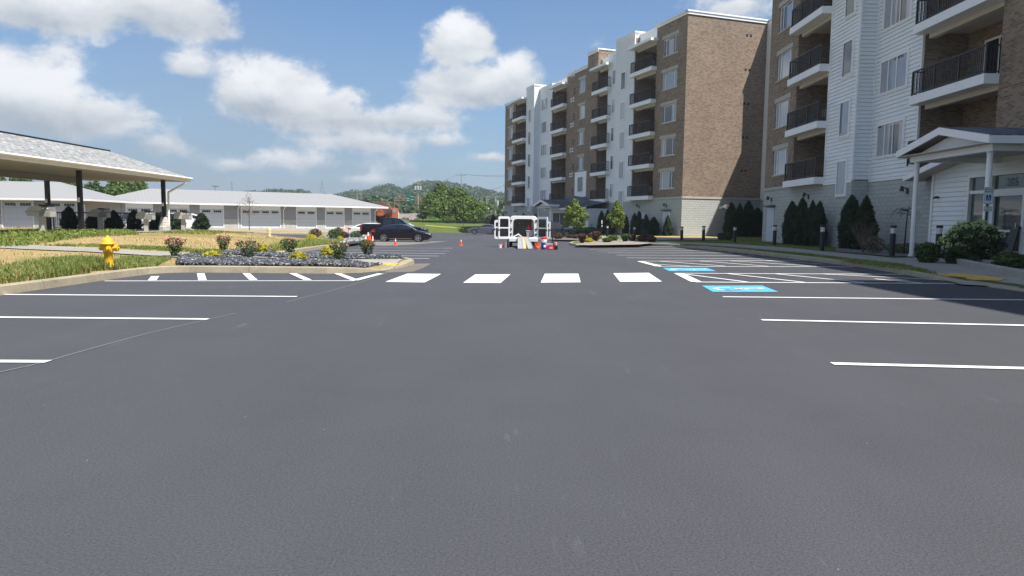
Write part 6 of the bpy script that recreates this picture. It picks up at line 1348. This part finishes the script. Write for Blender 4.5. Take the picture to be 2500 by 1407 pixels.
# forested hill: terrain + crowns
RIDGE = [(300,476),(480,474),(560,473),(600,468),(650,465),(738,463),(745,470),(780,474),(823,474),(850,468),(875,465),(899,462),(925,456),(949,452),(967,452),(980,462),(998,453),(1028,445),(1058,442),(1100,447),(1139,453),(1159,457),(1191,464),(1225,471),(1300,478),(1420,486),(1700,492)]
def ridge_z(px, d):
    ys = np.interp(px, [p[0] for p in RIDGE], [p[1] for p in RIDGE]); return EYE+(541+.0115*(px-1250)-ys)/FX*d
D0, D1 = 300., 760.
V = []; F = []; cols = list(range(250, 1800, 25)); rows_ = 9
for j in range(rows_):
    d = D0+(D1-D0)*j/(rows_-1)
    for px in cols: V.append((bgx(px, d), d, -1.5+(ridge_z(px, D1)-1.5)*sst(D0, D1, d)**1.0-(5 if j else 0)))
nx = len(cols); F = [(j*nx+i, j*nx+i+1, (j+1)*nx+i+1, (j+1)*nx+i) for j in range(rows_-1) for i in range(nx-1)]
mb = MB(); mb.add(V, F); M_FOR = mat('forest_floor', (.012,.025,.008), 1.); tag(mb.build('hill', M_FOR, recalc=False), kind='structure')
L_FAR = leafmat('far_foliage', (.025,.055,.015), (.085,.13,.04), .15)
def crowns(name, C, R, ncard, size, m):
    C = np.array(C); R = np.array(R); n = len(C); v = rng.normal(size=(n, ncard, 3)); v[..., 2] = np.abs(v[..., 2])*1.0-.25; v /= np.linalg.norm(v, axis=2)[..., None]
    P = C[:, None]+v*R[:, None, None]*(rng.uniform(.8, 1.05, (n, ncard, 1)))*np.array([1, 1, .95]); V_, F_ = leafcloud(P.reshape(-1, 3), size, .75, .2, nrm=v.reshape(-1, 3))
    return tag(link(name, npmesh(name, V_, F_, m)), kind='stuff')
C = []; R = []
for k in range(1500):
    px = rng.uniform(540, 1330); t = rng.uniform(0, 1)**.7; d = D0+(D1-D0)*t; z = -1.5+(ridge_z(px, D1)-1.5)*sst(D0, D1, d)
    rr_ = rng.uniform(4.5, 8.5)*(.55+.45*t); C.append((bgx(px, d), d, z-rr_*1.25+1.)); R.append(rr_)
for px in np.arange(560, 1330, 5.): C.append((bgx(px, D1), D1, ridge_z(px, D1)-6.2+rng.uniform(-1.6, 1.2))); R.append(rng.uniform(5, 7.5))
for k in range(260):
    px = rng.uniform(800, 1330); d = rng.uniform(255, 300); C.append((bgx(px, d), d, rng.uniform(-1, 5.))); R.append(rng.uniform(3, 6))
crowns('forest', C, R, 120, 1.15, L_FAR)
# shrubs on the embankment and the big roadside trees
M_RUB = mat('rubble', rough=.95, fn=lambda B, p, oc: (setc(B, p, B.mix(B.noise(oc.outputs['Object'], 1.6, 6, .8), (.10,.085,.07), (.34,.31,.28))), bumpn(B, p, B.noise(oc.outputs['Object'], 2.5, 4, .7), 1, .3)))
xa, xb = bgx(930, 190), bgx(1120, 190)
V = []; xs_ = np.arange(xa, xb, 2.)
for j, (yy, z) in enumerate([(165, -.5), (176, 2.0), (184, 3.1), (200, 3.2), (205, -1)]): V += [(x, yy+.8*math.sin(x*.7+j), z+(.35*math.sin(x*1.3+j*2)+.2*math.sin(x*3.1) if 0 < j < 4 else 0)) for x in xs_]
nx = len(xs_); mb = MB(); mb.add(V, [(j*nx+i, j*nx+i+1, (j+1)*nx+i+1, (j+1)*nx+i) for j in range(4) for i in range(nx-1)]); tag(mb.build('embankment', M_RUB, recalc=False), kind='structure')
def hedge_px(label, px0, px1, pt, d, m, name='bush', n=6, cat='bush', ls=.16):
    t = thing(name, label, cat, (bgx((px0+px1)/2, d), d, .3)); w = (px1-px0)/FX*d; h = bz(pt, (px0+px1)/2, d)-.3; P = []; NN = []
    for k in range(n):
        c = np.array([w*(-.42+.84*k/max(1, n-1))+rng.uniform(-.3, .3), rng.uniform(-.6, .6), h*rng.uniform(.2, .5)]); r_ = np.array([w/n*.95, 1.3, h*rng.uniform(.42, .6)])
        v = rng.normal(size=(700, 3)); v /= np.linalg.norm(v, axis=1)[:, None]; P.append(c+v*r_*rng.uniform(.6, 1, (700, 1))**.4); NN.append(v)
    V_, F_ = leafcloud(np.concatenate(P), ls, .6, .3, nrm=np.concatenate(NN)); link('foliage', npmesh('foliage', V_, F_, m), t)
    mb = MB(); [mb.tube((w*(-.4+.8*k/max(1, n-1)), 0, -.6), (w*(-.4+.8*k/max(1, n-1)), 0, h*.5), .08, .03, 5) for k in range(n)]; mb.build('stem', M_BARK, t)
L_LIME = leafmat('bright_leaf', (.06,.13,.015), (.20,.32,.06), .3)
hedge_px('bright green bushes between the pickup and the large round tree', 1018, 1082, 533, 131, L_LIME)
hedge_px('dark green bushes under the left side of the large round tree', 1040, 1105, 522, 134, L_TREE)
hedge_px('brownish brush at the foot of the transformer pole', 985, 1025, 531, 150, L_BROWN)
tree('broadleaf_tree', 'large round dark green tree beyond the grass, left of the van', (bgx(1116, 140), 140, .4), bz(467, 1116, 140)-.4, .3, 11.2, L_TREE, 19000, .24, 'trees beyond the far grass', cl=34, tr=.3, seed=11)
tree('broadleaf_tree', 'taller olive tree behind the left half of the large round tree', (bgx(1076, 155), 155, .4), bz(455, 1076, 155)-.4, .5, 10., L_TREE, 15000, .26, 'trees beyond the far grass', cl=30, tr=.3, seed=12)
# guardrail
t = thing('guard_rail', 'dark guard rail along the top of the far grass bank', 'guard rail', (0,0,0)); mb = MB(); xa, xb = bgx(1000, 125), bgx(1250, 125)
mb.box(xa, 124.95, .98, xb, 125.05, 1.28); mb.build('rail', M_BLACK, t); 
for k in range(9): xx = xa+(xb-xa)*k/8; mb = MB(); mb.box(xx-.08, 125.06, .0, xx+.08, 125.2, 1.2); mb.build('post', M_BLACK, t)
t = thing('warning_tape', 'yellow tape strung low across the far grass with its yellow post', 'tape', (0,0,0)); mb = MB(); M_TAPE = mat('tape_yellow', (.75,.72,.12), .5); pts = [(1038,550.5),(1070,553),(1100,555.3),(1131,557.8)]
P3 = [Vector((bgx(p, 113), 113, bz(q, p, 113))) for p, q in pts]; [mb.add([a, c, c+Vector((0,.002,.09)), a+Vector((0,.002,.09))], [(0,1,2,3)]) for a, c in zip(P3, P3[1:])]; mb.build('ribbon', M_TAPE, t, recalc=False)
mb = MB(); mb.tube((P3[-1].x, 113, -.6), (P3[-1].x, 113, bz(544, 1131, 113)), .05, n=8); mb.build('post', M_TAPE, t)
# poles
M_POLE = mat('weathered_pole', (.30,.26,.22), .9, var=.12, vscale=2); M_WIRE = mat('wire', (.05,.05,.055), .6); M_CAN = mat('transformer_grey', (.40,.42,.43), .5)
def pole(label, px, pt, d, arms=((.3, 2.4),), cans=0, r=.16, lamp_=None, m=None, canz=1.6):
    x = bgx(px, d); h = bz(pt, px, d); t = thing('utility_pole', label, 'utility pole', (x, d, 0)); mb = MB(); mb.tube((0,0,-1.5), (0,0,h), r, r*.65, 8); mb.build('pole', m or M_POLE, t)
    for dz, w in arms:
        mb = MB(); mb.box(-w/2, -.08, h-dz-.12, w/2, .08, h-dz); [mb.tube((u*w/2, 0, h-dz), (u*w/2, 0, h-dz+.3), .06, n=6) for u in (-.9, -.35, .35, .9)]; mb.build('crossarm', M_POLE, t)
    for k in range(cans): mb = MB(); a = (-1, 0, 1)[k]*.75 if cans == 3 else .45; mb.lathe([(.3,0),(.3,.95),(.12,1.05)], 10, (a, -.3, h-canz-1.)); mb.build('transformer', M_CAN, t)
    if lamp_: mb = MB(); mb.smooth = True; mb.lathe([(.05,-.3),(.26,-.15),(.3,0),(.26,.2),(.05,.3)], 12, (.3, -.2, bz(lamp_, px, d))); mb.build('lamp', M_TRIM, t)
    return Vector((x, d, h))
pa = pole('utility pole with three transformer cans near the sign gantry', 1020.5, 444, 210, ((.5, 2.8), (1.6, 1.6)), 3, .22, canz=1.5)
pb = pole('tall thin utility pole rising above the large round tree', 1126, 426, 205, ((.4, 2.8),), 0, .17)
pc = pole('double crossarm pole above the garage roof end', 872, 462, 300, ((.3, 3.4), (2.2, 3.)), 0, .2)
pd_ = pole('short companion pole right beside the double crossarm pole', 881.5, 473, 300, ((.1, 1.2),), 0, .18)
pe = pole('slim pole with a round lamp left of the van', 1188, 480.5, 160, ((.1, .7),), 0, .09, lamp_=510, m=M_CAN)
pf = pole('pale pole with one transformer beside the apartment corner', 1209.5, 480.5, 165, ((.1, 1.6),), 1, .13, m=M_CAN, canz=1.0)
pg = pole('small grey pole right of the sign gantry', 1042.5, 473, 235, ((.1, 2.2),), 1, .13, m=M_CAN, canz=1.2)
ph = pole('distant thin pale pole below the green highway signs', 988, 492, 330, ((.2, 1.),), 0, .14, m=M_CAN)
def wire(label, a, c, sag=1.5, r=.028):
    mb = MB(); n = 14; P = [Vector(a).lerp(Vector(c), i/n)-Vector((0,0,sag*4*(i/n)*(1-i/n))) for i in range(n+1)]
    for p, q in zip(P, P[1:]): mb.tube(p, q, r, n=4, cap=False)
    tag(mb.build('power_line', M_WIRE), label, 'power line', 'power lines across the sky')
far = lambda px, py, d: Vector((bgx(px, d), d, bz(py, px, d)))
wire('upper power line from the tall thin pole to the right', pb+Vector((-1,0,0)), far(1420, 404, 150), 1.2)
wire('lower power line from the tall thin pole to the right', pb+Vector((1,0,-.1)), far(1420, 412, 150), 1.2)
wire('power line from the tall thin pole left to the transformer pole', pb+Vector((-1.2,0,-.1)), pa+Vector((1,0,-.3)), 1.0)
wire('power line crossing the hill between the double crossarm pole and the gantry pole', pc+Vector((1.4,0,-.2)), pa+Vector((-1,0,-1.8)), 3.0)
wire('power line from the double crossarm pole away to the left over the garage', pc+Vector((-1.5,0,-.2)), far(700, 480, 340), 3.)
wire('low power line between the lamp pole and the apartment corner pole', pe, pf, .2)
wire('power line from the big tree to the lamp pole', far(1140, 483, 158), pe, .3)
wire('power line rising from the hill to the apartment corner', far(1158, 462, 240), far(1250, 443, 140), 1.2)
# sign gantry
M_GAN = mat('rusty_gantry', (.24,.13,.09), .8); M_HWY = mat('highway_green', (.0,.10,.06), .5)
t = thing('sign_gantry', 'rusty lattice sign gantry over the road with green highway panels', 'gantry', (0,0,0)); d = 240.; mb = MB()
L_ = lambda px, py, dy=0.: Vector((bgx(px, d), d+dy, bz(py, px, d)))
for px in (963.5, 1022, 1031.5): mb.tube(L_(px, 545), L_(px, 482), .16, n=6)
for py in (483.5, 489): mb.tube(L_(963.5, py+2), L_(1031.5, py), .11, n=6)
for k in range(10): mb.tube(L_(963.5+68*k/10, 489+(2-2*k/10) if k % 2 else 483.5+(2-2*k/10)), L_(963.5+68*(k+1)/10, 483.5 if k % 2 else 489), .06, n=4)
for k in range(7): mb.tube(L_(1022 if k % 2 else 1031.5, 492+k*6), L_(1031.5 if k % 2 else 1022, 498+k*6), .07, n=4)
mb.tube(L_(974, 540), L_(974, 486), .12, n=6); mb.build('truss', M_GAN, t)
for a, c, e, f in ((991.5, 479, 1001.5, 495), (1002.5, 471, 1011, 496)):
    p, q = L_(a, c, -.4), L_(e, f, -.4); mb = MB(); mb.box(p.x, p.y, q.z, q.x, p.y+.1, p.z); s_ = mb.build('sign_panel', M_HWY, t)
    mb = MB(); [mb.box(p.x+.2, p.y-.03, q.z+(p.z-q.z)*u, q.x-.25, p.y-.005, q.z+(p.z-q.z)*u+.12) for u in (.3, .6)]; mb.build('lettering', M_WHT, s_)
for px in (994, 998): p = L_(px, 479, -.3); mb = MB(); mb.box(p.x-.2, p.y, p.z, p.x+.2, p.y+.1, p.z+1.3); mb.build('sign_panel', M_HWY, t)
# lattice towers
def tower(label, px, pt, pb_, d, w, arms=3):
    t = thing('lattice_tower', label, 'tower', (0,0,0)); mb = MB(); x = bgx(px, d); z1 = bz(pt, px, d); z0 = bz(pb_, px, d)-6
    for s in (-1, 1): mb.tube((x+s*w, d, z0), (x+s*w*.12, d, z1), .22, n=4)
    n = 8
    for k in range(n): a = k/n; c = (k+1)/n; s = 1 if k % 2 else -1; mb.tube((x+s*w*(1-.88*a), d, z0+(z1-z0)*a), (x-s*w*(1-.88*c), d, z0+(z1-z0)*c), .16, n=4)
    for k in range(arms): z = z1-(z1-z0)*(.06+.13*k); mb.tube((x-w*1.1, d, z), (x+w*1.1, d, z), .16, n=4)
    mb.build('lattice', mat('galvanised', (.25,.27,.29), .6), t)
tower('tall lattice power pylon on the skyline above the garage roof', 787, 443, 474, 720, 2.6)
t = thing('antenna', 'small rooftop antenna above the garage ridge', 'antenna', (bgx(527, 96), 96, 0)); mb = MB(); z = bz(455, 527, 96); mb.tube((0,0,4.2), (0,0,z), .03, n=5); [mb.tube((-.45+.1*k, -.2, z-.02*k), (.45-.1*k, .2, z-.02*k), .02, n=4) for k in range(4)]; mb.tube((-.5,0,z),(.55,0,z-.03),.03,n=4); mb.build('aerial', M_WIRE, t)
tower('slim distant mast above the garage ridge', 568, 446, 466, 700, 1.2, 1)
# low house left of the apartment corner
t = thing('small_house', 'low grey-roofed building half hidden behind the van and the lamp pole', 'house', (bgx(1186, 150), 150, .3)); mb = MB(); mb.box(-2.2,0,-.5,2.4,5,1.7); mb.build('wall', mat('house_wall', (.22,.21,.19), .8), t); mb = MB(); mb.prism([(-2.7,1.7),(2.9,1.7),(2.2,2.6),(-2.1,2.6)], -.4, 5.4); mb.build('roof', mat('house_roof', (.16,.15,.15), .9), t); mb = MB(); mb.box(-1.2,-.03,.4,-.5,-.005,1.3); mb.box(.6,-.03,.4,1.3,-.005,1.3); mb.build('window', M_DGLASS, t)
hedge_px('very dark shrubs beside the apartment corner behind the van door', 1196, 1234, 519, 128, L_ARB, n=3)
hedge_px('dark shrubs in front of the low grey-roofed building', 1168, 1186, 536, 140, L_MID, n=3)
# orange vacuum truck
M_RUST = mat('rusty_red', (.10,.032,.022), .8, var=.4, vscale=2.5); M_TORG = mat('truck_orange', (.46,.12,.055), .65, var=.12, vscale=2)
d = 112.; s_ = d/FX; t = thing('drum_truck', 'old orange truck with a big rusty drum, parked behind the garage end', 'truck', (bgx(936, d), d, zg(-20, d)-.1)); z_ = lambda py: bz(py, 936, d)-zg(-20, d)+.1; x_ = lambda px: bgx(px, d)-bgx(936, d)
mb = MB(); c = Vector((x_(935), 0, z_(521))); mb.lathe([(.5,-2.2),(1.25,-1.9),(1.5,-.8),(1.5,1.6),(1.1,2.4)], 24, c, Matrix.Rotation(PI/2-.25, 3, 'X')); mb.build('drum', M_RUST, t)
for r_ in (1.54,):
    for yy in (-.6, .2, 1.):
        mb = MB(); mb.lathe([(r_,-.06),(r_+.05,0),(r_,.06)], 24, c+Vector((0, yy, yy*-.25)), Matrix.Rotation(PI/2-.25, 3, 'X')); mb.build('hoop', M_TORG, t)
mb = MB(); 
for k in range(7): a0 = math.radians(60+k*13); a1 = math.radians(73+k*13); mb.add([(c.x+1.62*math.cos(a0), -1.9, c.z+1.62*math.sin(a0)), (c.x+1.62*math.cos(a1), -1.9, c.z+1.62*math.sin(a1)), (c.x+1.62*math.cos(a1), 1.4, c.z+1.62*math.sin(a1)), (c.x+1.62*math.cos(a0), 1.4, c.z+1.62*math.sin(a0))], [(0,1,2,3)])
mb.build('hood', M_TORG, t, recalc=False)
mb = MB(); mb.box(-.45,-2.6,z_(527),.45,-2.1,z_(515)); mb.box(-.3,-2.65,z_(517),.3,-2.6,z_(513)); mb.build('chute', M_TORG, t, bevel=.05)
mb = MB(); mb.box(-1.2,-2.2,.75,1.3,3.,1.05); mb.tube((-1.,-2.3,.9),(-1.,-2.3,2.2),.06,n=6); mb.tube((1.,-2.3,.9),(.9,-2.3,2.6),.06,n=6); mb.build('frame', M_RUST, t)
mb = MB(); mb.prism([(x_(958),.8),(x_(970.5),.8),(x_(970.5),z_(520)),(x_(969),z_(508)),(x_(959.5),z_(508))], -.9, 1.2); cb_ = mb.build('cab', M_TORG, t, bevel=.04)
mb = MB(); mb.add([(x_(960.8),-.93,z_(519)),(x_(969),-.93,z_(519)),(x_(968),-.93,z_(510)),(x_(961.3),-.93,z_(510))], [(0,1,2,3)]); mb.build('window', mat('hazy_glass', (.30,.34,.36), .1), cb_, recalc=False)
mb = MB(); mb.tube((x_(973),0,.9),(x_(973),0,z_(517)),.07,n=8); mb.build('exhaust', M_TRIM, t)
for x in (-.9, .9):
    for yy in (-1.6, -.3, 2.2): MM = Matrix.Translation((x, yy, .5)) @ Matrix.Rotation(PI/2, 4, 'Y'); mb = MB(); mb.lathe([(.25,-.16),(.5,-.15),(.5,.15),(.25,.16)], 20); mb.build('wheel', M_TYRE, t, MM)
# =================== HAZE ===================
hz = MB(); hz.box(-2700, -450, -4, 2700, 3100, 75); hm = bpy.data.materials.new('haze'); hm.use_nodes = True; q = hm.node_tree; q.nodes.clear()
pv = q.nodes.new('ShaderNodeVolumePrincipled'); pv.inputs['Color'].default_value = (.80,.88,1,1); pv.inputs['Density'].default_value = .0004; pv.inputs['Anisotropy'].default_value = .3
q.links.new(pv.outputs[0], q.nodes.new('ShaderNodeOutputMaterial').inputs['Volume'])
tag(hz.build('haze', hm), kind='stuff')
